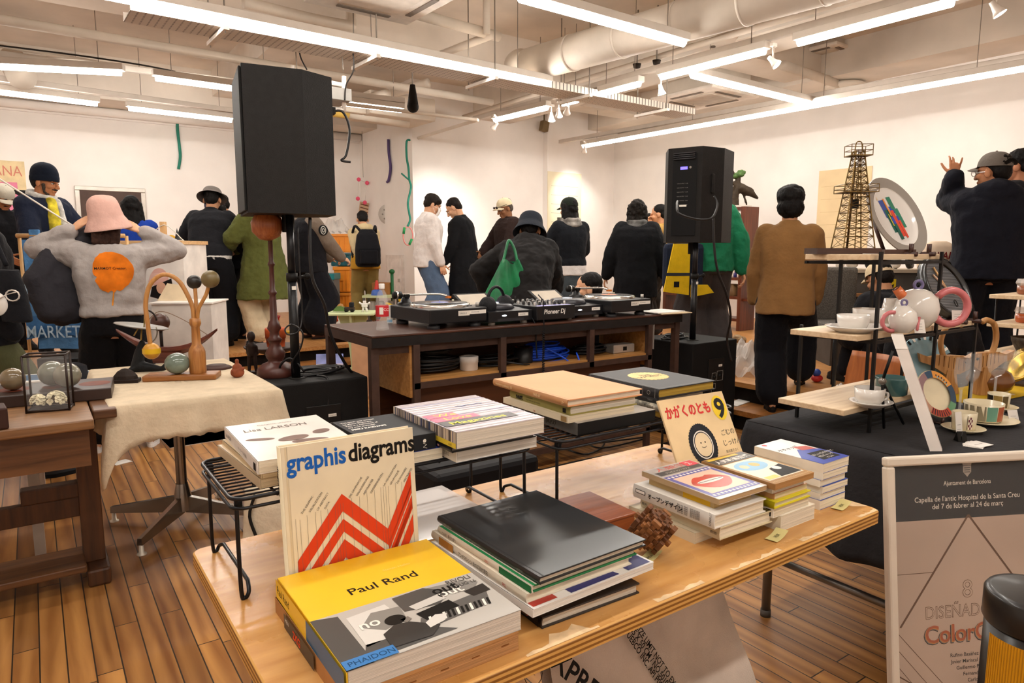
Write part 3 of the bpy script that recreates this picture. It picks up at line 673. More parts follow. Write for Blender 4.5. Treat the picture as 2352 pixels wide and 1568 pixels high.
   mb.lathe([(.095,-.03),(.1,-.028),(.101,.012),(.096,.016),(.098,.03),(.094,.07),(.075,.105),(.04,.125),(.0,.13)],m,q@Matrix.Diagonal((.92,1.1,1,1)),30)
  elif T_=='brim':
   mb.lathe([(.15,-.02),(.152,-.016),(.1,.0),(.095,.06),(.07,.085),(0,.09)],m,q@Matrix.Diagonal((.95,1.08,1,1)),30)
  o=mb.build('hat',t);sd_=o.modifiers.new('s','SUBSURF');sd_.levels=1;sd_.render_levels=1
  if hat.get('d'):dm_=o.modifiers.new('d','DISPLACE');dm_.texture=folds;dm_.strength=hat['d']
 if extra:extra(t,k,B,hd,A,LG,RB,Rh)
 return t
def facing(u,f):
 r=ray(u,HZ);return math.atan2(r.y,r.x)-math.pi/2-rad(f)
def stand(u,d,z=0.):p=level(u,d,1.2);return (p.x,p.y,z)
ST=.30
def scarf(t,k,B,RB,c1,c2,tails=True):
 m1=cloth(c1,.4,.3);m2=cloth(c2,.4,.3);mb=MB()
 for i,(z,r,rr)in enumerate(((1.42,.098,.036),(1.465,.088,.034))):
  mb.tube([B(r*math.cos(a),-.01+r*1.0*math.sin(a),z-.03*math.sin(a)*(1 if tails else -.4))for a in [j*math.pi/10 for j in range(20)]],rr*k,m1 if i else m2,10,True)
 blob('scarf',mb,t,.008,3,.02)
 if tails:
  mb=MB()
  for a,b,r,m in (((.02,.11,1.40),(.05,.17,1.28),.05,m1),((.05,.17,1.28),(.05,.185,1.08),.045,m1)):capsule(mb,B(*a),B(*b),r*k,r*k,m)
  blob('scarf_tail',mb,t,.008,3,.02)
  mb=MB();capsule(mb,B(-.03,.12,1.40),B(-.05,.18,1.12),.04*k,.04*k,m2);blob('scarf_tail',mb,t,.008,3,.02)
def WM(pos,face):return Tr(*pos)@Rz(face)
INFO={}
def P_(key,label,u,d,z,f,**kw):
 pos=stand(u,d,z);fc=facing(u,f);INFO[key]=(pos,fc,kw.get('H',1.7)/1.7)
 return person(label,pos,fc,**kw)
blk='#16151a'
down=dict(L=dict(to=(-.30,.05,.80),hand=True),R=dict(to=(.30,.05,.80)))
# --- left of the tall speaker
def ex_pink(t,k,B,hd,A,LG,RB,Rh):
 INFO['pinkjacket']=(t,k,B)
 mb=MB();hm=mat('#3a241b',.6,0,.2,60,.4,120)
 for q in range(-2,3):capsule(mb,hd(q*.028,-.07,.0),hd(q*.032-.01,-.085,-.13),.03*k,.018*k,hm,8)
 blob('hair',mb,t,.007,2,.012,hairt)
P_('pink','person in a grey leaf-print sweatshirt holding a pink bucket hat with both hands',252,4.41,0,0,H=1.62,skin='c',shoes=('#e9e4df','#f2efec'),
   arms=dict(R=dict(to=(.225,.03,1.53),hint=(.8,.45,-.8),dir=(-.9,-.1,.42),palm=(-.45,.6,-.5),thumb=(0,-.2,1),curl=12,fine=True),
             L=dict(to=(-.215,.03,1.53),hint=(-.8,.45,-.85),dir=(.75,-.05,.6),palm=(.6,.5,-.4),thumb=(0,-.2,1),curl=12,fine=True)),
   top=dict(n='sweatshirt',c='#a8a09c',hem=.955,b=.045,bs=.032,d=.035,collar=.0),bottom=dict(c='#121114',b=.03,w=.03),hat=dict(t='bucket',c='#d4a99c',tilt=-8,d=.02,roll=-9,h=1.25),extra=ex_pink,hp=4,legs=dict(L=dict(to=(-.16,.02,0)),R=dict(to=(.18,0,0))))
P_('beanie','bearded person in a navy beanie and navy jacket with a yellow and white scarf',112,6.4,ST,142,H=1.79,skin='b',hp=12,hy=22,face_on=True,beard='#4a4038',arms=dict(L=dict(to=(-.2,.3,.95),hint=(-1,-.6,-.2)),R=dict(to=(.2,.3,.95),hint=(1,-.6,-.2))),
   top=dict(c='#1b2133',hem=.75,b=.05,bs=.035),bottom=dict(c='#17181d'),hat=dict(t='beanie',c='#151b28',tilt=-10,d=.01),hair=dict(c='#2a2522',t='short'),
   extra=lambda t,k,B,hd,A,LG,RB,Rh:scarf(t,k,B,RB,'#d9c53c','#c9c6c0'))
P_('wcap','person in a pale cap and black jacket looking down at the far left edge',14,6.9,ST,150,H=1.69,skin='b',hp=28,face_on=True,beard='#2c2420',top=dict(c='#141316',b=.04),bottom=dict(c='#17161a'),hat=dict(t='cap',c='#b9b1a0',tilt=6),hair=dict(c='#1a1715'),arms=dict(L=dict(to=(-.15,.3,.98)),R=dict(to=(.15,.3,.98))))
P_('edge','person in a black jacket and olive trousers cut off at the far left',-62,3.72,0,78,H=1.74,skin='c',top=dict(c='#161518',hem=.80,b=.05,bs=.03),bottom=dict(c='#4a4a30',b=.02,w=.03),hair=dict(c='#171412'),shoes=('#33363a','#17181a'),
   arms=dict(L=dict(to=(-.2,.05,.85),hand=False),R=dict(to=(.22,.1,.86),hint=(.3,-1,-.2),hand=False)),legs=dict(R=dict(to=(.09,.22,0)),L=dict(to=(-.12,-.2,0))))
P_('longhair','person with long black hair and a blue top behind the pink bucket hat',312,7.0,ST,-12,H=1.58,top=dict(c='#1d3f9e',hem=.8,b=.03),bottom=dict(c='#22242b'),hair=dict(c='#110e0d',t='long'),hp=15,arms=dict(L=dict(to=(-.15,.3,.95)),R=dict(to=(.15,.3,.95))))
P_('greyhat','person in a grey brimmed hat and black jacket bending forward, back turned',486,7.2,ST,12,H=1.74,lean=22,hp=18,top=[dict(c='#1b1b1f',hem=.95,b=.05,bs=.035),dict(n='shirt',c='#c9c4be',hem=.915,b=.048,sleeves=False,ztop=1.1)],bottom=dict(c='#121216',b=.045,w=.045),hair=dict(c='#1a1715'),hat=dict(t='brim',c='#6a625d',tilt=6),
   arms=dict(L=dict(to=(-.2,.38,.95),hint=(-1,-.3,0)),R=dict(to=(.2,.38,.95),hint=(1,-.3,0))))
P_('purple','stooping person in a dim purple beanie between the grey hat and the green parka',536,7.75,ST,-60,H=1.64,lean=16,hp=35,top=dict(c='#1c1a1f',b=.05),bottom=dict(c='#151418'),hat=dict(t='beanie',c='#4b4552'),hair=dict(c='#15110f'),arms=dict(L=dict(to=(-.12,.35,.95)),R=dict(to=(.12,.35,.95))))
P_('blackcap','person in a black cap mostly hidden behind the pale cap of the green parka wearer',519,8.5,ST,-95,H=1.72,hp=18,top=dict(c='#1a1a1d',b=.03),bottom=dict(c='#1a1a1d'),hat=dict(t='cap',c='#17161a'),hair=dict(c='#17120f'))
P_('parka','person in an olive green parka, beige trousers and a pale cap',604,7.35,ST,-62,H=1.75,lean=6,hp=24,skin='c',top=[dict(n='parka',c='#565a2c',hem=.50,b=.06,bs=.045,fl=.1,d=.04,hood=1.1),dict(n='hooded_sweater',c='#98938e',hem=1.2,b=.0,sleeves=False,collar=.05)],bottom=dict(c='#cdbb9c',b=.02,w=.05,d=.03),shoes=('#3b3f45','#2a2d31'),
   hat=dict(t='cap',c='#dcd2c2',strap=True),hair=dict(c='#15110f'),arms=dict(L=dict(to=(-.12,.36,1.0),hint=(-1,-.2,-.3)),R=dict(to=(.14,.36,1.02),hint=(1,-.2,-.4))))
def ex_patch(t,k,B,hd,A,LG,RB,Rh):
 sh,el,w_,a=A['R'];p=sh.lerp(el,.35);M=basis(p+V((.075,0,.0))*k,(0,1,0),(0,0,1))
 mb=MB();mb.add([M@V((.062*k*math.cos(q),.062*k*math.sin(q),.018*k))for q in [i*.3142 for i in range(20)]],[tuple(range(20))],mat('#141416',.7))
 for r_ in (.045,.02):mb.tube([M@V((r_*.7*k*math.cos(q),r_*k*math.sin(q),.021*k))for q in [i*.3142 for i in range(20)]],.005*k,mat('#c9c6c0',.7),5,True)
 mb.build('arm_patch',t)
P_('patch','person in a taupe padded jacket with an arm patch, behind the left speaker pole',710,7.9,ST,62,H=1.66,skin='c',hp=20,top=[dict(c='#75675b',hem=.9,b=.03,bs=.045),dict(n='vest',c='#17161a',hem=.80,b=.06,sleeves=False,fl=.04)],bottom=dict(c='#15151b',b=.05,w=.10,crop=-.05),shoes=('#4a2a1c','#1c1310'),hair=dict(c='#8f8a86',t='bob'),
   arms=dict(R=dict(to=(.16,.40,.90),hint=(.6,-1,-.3),dir=(0,.9,-.25),palm=(-.6,0,-.8),curl=40,fine=True),L=dict(to=(-.1,.36,.92),hint=(-1,-.5,-.2),dir=(.3,.9,-.1),palm=(0,0,-1),curl=40)),extra=ex_patch)
# --- between the speakers
P_('pack','person in a cream jacket and khaki trousers wearing a black backpack, hands clasped behind',838,9.5,ST,-8,H=1.60,lean=12,hp=30,top=[dict(c='#cdb88f',hem=.98,b=.03,bs=.02,hood=.9),dict(n='jacket_skirt',c='#bb8a2c',hem=.83,b=.05,sleeves=False,fl=.02,d=.01,ztop=1.1)],bottom=dict(c='#8f7a45',b=.02,w=.025),hair=dict(c='#141110'),
   arms=dict(L=dict(to=(-.035,-.27,.84),hint=(-1,-.3,-.2),dir=(1,-.1,-.2),palm=(0,-.5,.8),curl=50,fine=True),R=dict(to=(.06,-.29,.86),hint=(1,-.3,-.2),dir=(-1,-.1,-.25),palm=(0,-.5,.8),curl=50,fine=True)))
def ex_mask(t,k,B,hd,A,LG,RB,Rh):
 mb=MB();mm=mat('#ece8e4',.8)
 mb.grid(lambda a,b:hd(.064*math.sin((a-.5)*2.6),.035+.072*math.cos((a-.5)*2.3)+.012*math.sin(b*3.1),-.098+.09*b),10,6,mm)
 for sg in (-1,1):
  for z in (-.02,-.08):mb.tube([hd(sg*.062,.052,z),hd(sg*.078,-.015,-.02)],.0018*k,mm,5)
 mb.build('face_mask',t)
P_('white','person in a white sweatshirt, blue jeans and a white face mask looking down',983,8.7,ST,78,H=1.75,skin='c',hp=24,lean=3,face_on=True,top=dict(n='sweatshirt',c='#e2dad6',hem=.80,b=.05,bs=.035,d=.03),bottom=dict(c='#566a86',b=.04,w=.05,d=.025),hair=dict(c='#241c17',t='fringe'),shoes=('#d9d4ce','#efece8'),extra=ex_mask,
   arms=dict(R=dict(to=(.24,.12,.80),hint=(.2,-1,0),curl=35,fine=True),L=dict(to=(-.2,.1,.82))),legs=dict(L=dict(to=(-.1,.24,0)),R=dict(to=(.11,-.05,0))))
P_('coat','person in a long black coat with bowed head, facing the white sweatshirt',1066,9.0,ST,-78,H=1.74,skin='c',lean=9,hp=38,face_on=True,top=dict(n='coat',c='#17181b',hem=.30,b=.05,fl=.07,bs=.03,collar=.03),bottom=dict(c='#131315'),hair=dict(c='#1b1512'),arms=dict(L=dict(to=(-.16,.22,.85)),R=dict(to=(.2,.16,.82))))
def ex_shades(t,k,B,hd,A,LG,RB,Rh):
 mb=MB();fm_=mat('#2b1d18',.2)
 for sg in (-1,1):mb.ell(hd(sg*.034,.118,.052),(.028*k,.01*k,.018*k),fm_,n=12,h=8,R=Rh).tube([hd(sg*.06,.11,.054),hd(sg*.092,.0,.05)],.003*k,fm_,5)
 mb.build('sunglasses',t)
P_('ccap','older person in a cream cap with sunglasses on the brim and a dark brown jacket',1166,9.0,ST,-118,H=1.71,skin='#96684a',hp=22,face_on=True,top=dict(c='#2e211e',b=.04,hem=.82),bottom=dict(c='#15151a'),hair=dict(c='#5c534c'),hat=dict(t='cap',c='#dccdab',tilt=-6),extra=ex_shades,arms=dict(R=dict(to=(.2,.28,1.0),hint=(1,-.6,-.2),curl=30,fine=True),L=dict(to=(-.2,.25,.92))))
P_('bigcoat','person in a loose black hooded raincoat and dark hat bending over, seen from behind',1206,5.75,0,8,H=1.78,lean=40,hp=22,top=dict(n='raincoat',c='#1e1c1c',hem=.30,b=.06,bs=.05,fl=.12,d=.05,bump=.2,hood=1.0),bottom=dict(c='#16161a'),hat=dict(t='bucket',c='#1f232b',tilt=8),hair=dict(c='#15110f'),arms=dict(L=dict(to=(-.34,.25,.86),hint=(-1,-.2,.3)),R=dict(to=(.16,.5,.8),hint=(1,0,0))))
P_('scarf','person in a dark green cap, grey scarf, black jacket and charcoal pleated skirt',1308,7.2,ST,-32,H=1.57,skin='c',hp=6,hy=14,top=[dict(c='#14161b',hem=.94,b=.035,bs=.03),dict(n='shirt',c='#ded6d2',hem=.83,b=.03,fl=.03,sleeves=False,ztop=1.1)],bottom=dict(c='#3d4347',skirt=.2,fl=.09),hat=dict(t='cap',c='#1d231c',tilt=-2),hair=dict(c='#120f0e',t='bob'),
   arms=dict(L=dict(to=(-.18,.32,.98),hint=(-1,-.4,-.3),curl=40,fine=True),R=dict(to=(.2,.28,.95),hint=(1,-.6,-.2))),extra=lambda t,k,B,hd,A,LG,RB,Rh:scarf(t,k,B,RB,'#a39d96','#8d8780',False))
P_('crouch','crouching person with short black hair behind the turntables, face in profile',1356,5.35,0,-98,H=1.72,skin='c',hp=6,hy=-6,face_on=True,sit=.335,top=dict(n='shirt',c='#1a1c26',hem=.86,b=.02),bottom=dict(c='#191a20'),hair=dict(c='#15110f'),legs=dict(L=dict(to=(-.18,.35,0),hint=(-.3,1,.8)),R=dict(to=(.18,.3,0),hint=(.3,1,.8))),arms=dict(L=dict(to=(-.2,.4,.45)),R=dict(to=(.2,.4,.45))))
P_('bob','person with a black bob and wide black coat beside the right speaker',1461,6.9,ST,0,H=1.53,top=dict(n='coat',c='#111114',hem=.62,b=.075,bs=.05,fl=.02),bottom=dict(c='#121214',b=.02),hair=dict(c='#1d1713',t='bob',d=.03),arms=dict(L=dict(to=(-.34,.02,.84),curl=30,fine=True),R=dict(to=(.34,.02,.84),curl=30,fine=True)),extra=lambda t,k,B,hd,A,LG,RB,Rh:scarf(t,k,B,RB,'#6d6a68','#5c5a58',False))
P_('far1','person mostly hidden behind the black coat and the right speaker, only dark hair showing',1487,8.8,ST,170,H=1.50,hp=20,top=dict(c='#8c6a2c',b=.03),bottom=dict(c='#2a2622'),hair=dict(c='#17120f'))
P_('far2','person with black hair and a raised hand just left of the right speaker',1514,8.0,ST,-82,H=1.56,hp=10,top=dict(c='#b08a4a',b=.03),bottom=dict(c='#2a2622'),hair=dict(c='#14100e'),arms=dict(L=dict(to=(-.08,.2,1.42),hint=(-1,0,-.6),dir=(.2,-.3,1),palm=(.3,-1,0)),R=dict(to=(.2,.2,.95))))
P_('green','person in a green sweater and wide dark grey trousers standing behind the right speaker',1628,6.3,ST,-28,H=1.70,top=dict(n='sweater',c='#1f7450',hem=.84,b=.055,bs=.05,d=.035),bottom=dict(c='#403b3b',b=.05,w=.07),shoes='#2a2420',hair=dict(c='#17120f'),arms=dict(R=dict(to=(.30,-.10,.84),hint=(1,-.8,0),curl=28,fine=True,palm=(-1,.3,0)),L=dict(to=(-.3,.1,.85))))
P_('brown','person in a tan brown blazer stepping up onto the platform, hands in pockets',1808,4.85,.15,-4,H=1.61,top=dict(n='blazer',c='#86623a',hem=.77,b=.04,bs=.026,fl=.02,d=.022),bottom=dict(c='#111116',b=.035,w=.035),hair=dict(c='#110e0d',t='full',d=.02),legs=dict(L=dict(to=(-.06,0,0)),R=dict(to=(.16,.34,.15),hint=(.2,1,0))),
   arms=dict(L=dict(to=(-.225,.12,.85),hint=(-.5,-1,0),hand=False),R=dict(to=(.225,.14,.85),hint=(.5,-1,0),hand=False)))
def ex_glasses(t,k,B,hd,A,LG,RB,Rh):
 mb=MB();gm=mat('#cfcac4',.2,.6)
 for sg in (-1,1):mb.tube([hd(sg*.034+.024*math.cos(q),.103,.002+.018*math.sin(q))for q in [i*.5236 for i in range(12)]],.0022*k,gm,5,True).tube([hd(sg*.058,.1,.006),hd(sg*.078,-.005,.0)],.0018*k,gm,5)
 mb.build('glasses',t)
P_('wave','person in a grey cap, glasses and navy hooded sweatshirt raising a hand',2268,4.75,ST,-14,H=1.68,skin='#b97f5c',hp=2,hy=46,face_on=True,top=dict(n='hooded_sweatshirt',c='#15161f',hem=.84,b=.07,bs=.05,hood=1.25,d=.03),bottom=dict(c='#14141a',b=.03,w=.03),hat=dict(t='cap',c='#6a625b',tilt=-4,strap=True),hair=dict(c='#14100e'),extra=ex_glasses,
   arms=dict(L=dict(to=(-.24,.06,1.565),hint=(.15,1,-.6),dir=(.02,0,1),palm=(.1,1,0),thumb=(-1,-.4,.2),curl=6,spread=1.5,fine=True,extra=[4,8,30,60],cuff=0),R=dict(to=(.28,.15,.9))))
P_('tall','person with short black hair half hidden behind the grey cap at the right edge',2322,5.35,ST,-78,H=1.80,skin='#b0785a',hp=6,face_on=True,top=dict(c='#17171b',b=.05,collar=.03),bottom=dict(c='#17171b'),hair=dict(c='#100d0c',d=.02))
P_('sitcap','crouching person in a cream cap seen between the shelves of the right display',2070,5.0,ST,-42,H=1.66,sit=.20,lean=22,hp=30,top=dict(c='#17161a',b=.05),bottom=dict(c='#17161a'),hat=dict(t='cap',c='#d9c3a0',tilt=-8),hair=dict(c='#1b1512'),legs=dict(L=dict(to=(-.2,.3,0),hint=(-.3,1,1)),R=dict(to=(.2,.3,0),hint=(.3,1,1))),arms=dict(L=dict(to=(-.15,.4,.35)),R=dict(to=(.15,.4,.35))))
P_('sithair','crouching person with full black hair beside the cream cap, behind the teapot',2126,4.45,ST,20,H=1.66,sit=.20,lean=18,hp=12,top=dict(c='#151417',b=.06),bottom=dict(c='#17161a'),hair=dict(c='#0f0c0b',t='full',d=.03),legs=dict(L=dict(to=(-.2,.3,0),hint=(-.3,1,1)),R=dict(to=(.2,.3,0),hint=(.3,1,1))),arms=dict(L=dict(to=(-.15,.4,.35)),R=dict(to=(.15,.4,.35))))
# --- bags and held things
def held(key):pos,fc,k=INFO[key];return WM(pos,fc),k
M,k=held('pack');M=M@Tr(0,-.30,1.04)
t=thing('backpack','black backpack worn on the back of the cream jacket','backpack',M.translation,M.to_euler().z)
bk=cloth('#17171b');mb=MB();loft(mb,[(V((0,0,-.24)),.14,.07,Matrix.Identity(3)),(V((0,0,-.2)),.17,.10,Matrix.Identity(3)),(V((0,-.01,0)),.17,.11,Matrix.Identity(3)),(V((0,.02,.18)),.14,.09,Matrix.Identity(3)),(V((0,.05,.26)),.08,.05,Matrix.Identity(3))],bk)
blob('pack_body',mb,t,.012,3,.01)
mb=MB();loft(mb,[(V((0,-.1,-.2)),.12,.04,Matrix.Identity(3)),(V((0,-.105,-.02)),.12,.04,Matrix.Identity(3))],bk);blob('front_pocket',mb,t,.01,3)
for sg in (-1,1):MB().tube(spline([(sg*.09,.04,.24),(sg*.14,.2,.3),(sg*.17,.32,.1),(sg*.17,.2,-.12)],5),.018,bk,8).build('strap',t)
M,k=held('bigcoat');p=atd(1172,640,5.6)
mb=MB();gb=mat('#1f7a4c',.35,0,.2,6,.5,20)
vs=lambda a,b:V(((a-.5)*(.16+.34*(1-b)),-.07*math.sin(math.pi*a)+.012*math.sin(a*21+b*6),.34*b-.2+.02*math.sin(a*9)))
mb.grid(vs,18,14,gb);mb.grid(lambda a,b:V(((a-.5)*(.16+.34*(1-b)),.07*math.sin(math.pi*a)+.012*math.sin(a*17+b*5),.34*b-.2)),18,14,gb)
t=thing('carrier_bag','shiny green plastic bag hanging from the arm of the bending black raincoat','bag',p,-YAW+.2)
mb.build('bag_body',t);MB().tube(spline([(-.06,0,.13),(-.03,.02,.24),(.0,.05,.31),(.04,.03,.24),(.06,0,.13)],5),.012,gb,8).build('handle',t)
M,k=held('green')
t=thing('messenger_bag','yellow and navy messenger bag slung behind the green sweater','bag',stand(1572,6.1,ST+.77),-YAW+.1)
ym=cloth('#dfb91d',.2,.05);nv=cloth('#1b2233')
mb=MB();mb.box((0,.04,.1),(.36,.14,.42),nv,bev=.05);mb.build('bag_body',t)
mb=MB();mb.prism([(-.2,-.12),(.03,-.15),(.03,.3),(-.12,.3)],0,.02,ym,basis((0,-.035,0),(1,0,0),(0,0,1))).prism([(.05,-.17),(.26,-.13),(.2,-.06),(.05,-.06)],0,.02,ym,basis((0,-.035,0),(1,0,0),(0,0,1)))
mb.rect(-.19,.02,.03,.045,mat('#33373d',.6),.0215,basis((0,-.035,0),(1,0,0),(0,0,1))).rect(-.11,-.08,-.06,-.03,mat('#15161a',.6),.0215,basis((0,-.035,0),(1,0,0),(0,0,1)));mb.build('flap',t)
MB().tube(spline([(-.1,.02,.3),(.05,-.02,.5),(.2,.1,.62)],5),.02,nv,8).build('strap',t)
t=thing('shoulder_bag','black bag with a sunglasses frame hooked on it, held at the far left','bag',atd(36,690,3.55),-YAW)
mb=MB();loft(mb,[(V((0,0,-.11)),.075,.035,Matrix.Identity(3)),(V((-.01,0,0)),.07,.045,Matrix.Identity(3)),(V((-.03,0,.16)),.06,.04,Matrix.Identity(3))],bk);blob('bag_body',mb,t,.008,3,.02)
mb=MB();sg_=mat('#c9c2ba',.2,.3);mb.tube([(.03+.035*math.cos(q),-.06,.03+.028*math.sin(q))for q in [i*.5236 for i in range(12)]],.004,sg_,6,True).tube([(-.045,-.06,.01),(.0,-.06,.035)],.004,sg_,6).tube([(.0,-.06,.035),(.06,-.06,.05)],.003,sg_,6);mb.build('sunglasses',t)
MB().tube(spline([(-.03,0,.18),(-.1,.02,.34),(-.16,.05,.5)],5),.012,bk,8).build('strap',t)
t=thing('hand_mirror','white round paddle held at the left edge of the photo','paddle',atd(-12,698,3.5),-YAW)
MB().tube([(0,0,0),(0,.02,0)],.062,mat('#e6dfd8',.4),28).tube([(-.02,.01,-.06),(-.04,.01,-.18)],.012,mat('#e6dfd8',.4),10).build('disc',t)
M,k=held('pink')
mb=MB();cm=cloth('#37353a')
for a,b,r in (((-.10,.12,1.47),(-.30,.08,1.36),.075),((-.30,.08,1.36),(-.40,.06,1.18),.085),((-.40,.06,1.18),(-.36,.06,.98),.09),((-.27,.1,1.3),(-.24,.1,.98),.10),((-.30,.1,1.2),(-.30,.1,.97),.10)):capsule(mb,V(a)*k,V(b)*k,r*k,r*k,cm)
o=blob('draped_coat',mb,None,.011,4,.03);o.location=M.translation;o.rotation_euler=M.to_euler()
tag(o,'dark grey coat draped over the raised left arm of the grey sweatshirt wearer','coat')
# ------------------------------------------------------------------ bookseller's plywood table
TZ=.72
def ply():
 m=bpy.data.materials.new('ply_edge');m.use_nodes=True;nt=m.node_tree;N=nt.nodes;L=nt.links;b=N['Principled BSDF']
 tc=N.new('ShaderNodeTexCoord');mp=N.new('ShaderNodeMapping');L.new(tc.outputs['Object'],mp.inputs[0]);mp.inputs['Scale'].default_value=(1.2,1.2,36)
 wv=N.new('ShaderNodeTexWave');wv.bands_direction='Z';wv.inputs['Scale'].default_value=1.;wv.inputs['Distortion'].default_value=.7;wv.inputs['Detail'].default_value=3;L.new(mp.outputs[0],wv.inputs['Vector'])
 r=N.new('ShaderNodeValToRGB');e=r.color_ramp.elements;e[0].position=.3;e[1].position=.6;e[0].color=lin('#8a5a22');e[1].color=lin('#d3a055');L.new(wv.outputs['Fac'],r.inputs[0])
 L.new(r.outputs[0],b.inputs['Base Color']);b.inputs['Roughness'].default_value=.5;return m
def tabletop():
 m=bpy.data.materials.new('varnished_ply');m.use_nodes=True;nt=m.node_tree;N=nt.nodes;L=nt.links;b=N['Principled BSDF']
 tc=N.new('ShaderNodeTexCoord');mp=N.new('ShaderNodeMapping');L.new(tc.outputs['Object'],mp.inputs[0]);mp.inputs['Scale'].default_value=(2,14,1)
 n=N.new('ShaderNodeTexNoise');n.inputs['Scale'].default_value=3;n.inputs['Detail'].default_value=6;L.new(mp.outputs[0],n.inputs[0])
 r=N.new('ShaderNodeValToRGB');e=r.color_ramp.elements;e[0].position=.3;e[1].position=.7;e[0].color=lin('#b98243');e[1].color=lin('#d3a05f');L.new(n.outputs['Fac'],r.inputs[0])
 L.new(r.outputs[0],b.inputs['Base Color'])
 n2=N.new('ShaderNodeTexNoise');n2.inputs['Scale'].default_value=7;n2.inputs['Detail'].default_value=8;L.new(tc.outputs['Object'],n2.inputs[0])
 r2=N.new('ShaderNodeValToRGB');e=r2.color_ramp.elements;e[0].position=.35;e[1].position=.7;e[0].color=(.2,.2,.2,1);e[1].color=(.42,.42,.42,1);L.new(n2.outputs['Fac'],r2.inputs[0]);L.new(r2.outputs[0],b.inputs['Roughness'])
 vo=N.new('ShaderNodeTexNoise');vo.inputs['Scale'].default_value=45;vo.inputs['Detail'].default_value=3;L.new(tc.outputs['Object'],vo.inputs[0])
 bp=N.new('ShaderNodeBump');bp.inputs['Strength'].default_value=.12;bp.inputs['Distance'].default_value=.003;L.new(vo.outputs['Fac'],bp.inputs['Height']);L.new(bp.outputs[0],b.inputs['Normal'])
 return m
topm,plym=tabletop(),ply()
tb=thing('plywood_table','worn varnished plywood table in the foreground covered with stacks of design books','table',(.215,.735,0))
tw,td=1.325,.672
def rrect(w_,h_,r,n=5):
 o=[]
 for cx,cy,a0 in ((w_-r,r,-90),(w_-r,h_-r,0),(r,h_-r,90),(r,r,180)):
  for i in range(n+1):a=rad(a0+90*i/n);o.append((cx+r*math.cos(a),cy+r*math.sin(a)))
 return o
pl=rrect(tw,td,.02)
mb=MB();n=len(pl);ins=[(x+(.003 if x<tw/2 else -.003),y+(.003 if y<td/2 else -.003))for x,y in pl]
mb.flat(ins,topm,TZ);mb.flat(pl[::-1],plym,TZ-.028)
mb.add([(x,y,TZ-.028)for x,y in pl]+[(x,y,TZ-.003)for x,y in pl]+[(x,y,TZ)for x,y in ins],[(i+j*n,(i+1)%n+j*n,(i+1)%n+(j+1)*n,i+(j+1)*n)for j in (0,1)for i in range(n)],plym)
# worn patches where the varnish is gone along the front edge
worn=mat('#e3c49a',.6,0,.1,40)
random.seed(3)
for x0,x1 in ((.33,.47),(.60,.72),(.80,.95),(1.02,1.2),(1.24,1.315),(.04,.2)):
 pts=[(x0,.004)];k=9
 for i in range(k+1):pts.append((x0+(x1-x0)*i/k,.006+random.random()*.012+(.02 if .33<=x0<.4 and 3<i<8 else 0)))
 pts.append((x1,.004));mb.flat([(x,y)for x,y in pts][::-1],worn,TZ+.0004)
mb.flat([(1.29,.05),(1.32,.03),(1.32,.13),(1.28,.15),(1.27,.1)],worn,TZ+.0004)
mb.build('table_top',tb)
stl=mat('#7f7a74',.35,.7)
for x,y in ((.1,.60),(1.22,.60),(.1,.07),(.86,.40)):MB().cyl((x,y,0),(x,y,TZ-.03),.016,stl).cyl((x,y,0),(x,y,.02),.019,mat('#2a2724',.7)).build('leg',tb)
# ------------------------------------------------------------------ books
def pages(h='#e9dcc4'):
 return mat(h,.85,0,.12,3,.25,3,stretch=(1,1,260))
def book(name,label,loc,w_,d,h,cover,spine=None,page='#e8dcc6',rz=0.,rot=None,hard=True,group=None,art=None,inset=.004,flat_spine=False,cat='book'):
 t=thing(name,label,cat,loc,rz,group,rot);cm=cover if not isinstance(cover,str)else mat(cover,.38,0,.03,20)
 sm_=(mat(spine,.4,0,.04,20)if isinstance(spine,str)else spine)or cm
 bt=.0028 if hard else .0007;ii=inset if hard else .0006
 mb=MB();mb.bb((0,0,h-bt),(w_,d,h),cm,bev=.0008 if hard else 0).bb((0,0,0),(w_,d,bt),cm,bev=.0008 if hard else 0)
 if hard:
  n=6;xs=[(-.003*math.sin(math.pi*i/n),h*i/n)for i in range(n+1)]
  if flat_spine:xs=[(0,h*i/n)for i in range(n+1)]
  vs=[(x,0,z)for x,z in xs]+[(x,d,z)for x,z in xs]+[(x+.0025,0,z)for x,z in xs]+[(x+.0025,d,z)for x,z in xs];q=n+1
  fs=[(i+1,i,q+i,q+i+1)for i in range(n)]+[(2*q+i,2*q+i+1,i+1,i)for i in range(n)]+[(q+i,3*q+i,3*q+i+1,q+i+1)for i in range(n)]
  mb.add(vs,fs,sm_,None,True)
  if h>.012:mb.bb((.006,.0005,h-.0003),(.0085,d-.0005,h+.0002),mat('#000000',.8)if False else sm_)
 else:mb.bb((-.0006,0,0),(.0012,d,h),sm_)
 if art:art(mb,w_,d,h)
 mb.build('cover',t)
 MB().bb((.002,ii,bt),(w_-ii,d-ii,h-bt),pages(page)).build('page_block',t)
 return t
def onspine(d,z=0.,e=.0036):return basis((-e,d,z),(0,-1,0),(0,0,1))
def ontop(h,x=0.,y=0.,e=.0004):return Tr(x,y,h+e)
def onfront(x=0.,z=0.,e=.0004):return basis((x,-e,z),(1,0,0),(0,0,1))
K=mat('#171513',.5,0,0);Wt=mat('#ece6dd',.5,0,0);Yl=mat('#f2c22a',.35,0,.03,6);Rd=mat('#d8431f',.5,0,0);Bl=mat('#1d5fb8',.45,0,0)
Gy=mat('#b9b4ad',.4,0,0);Dg=mat('#4b4947',.4,0,0);Mg=mat('#86827d',.4,0,0)
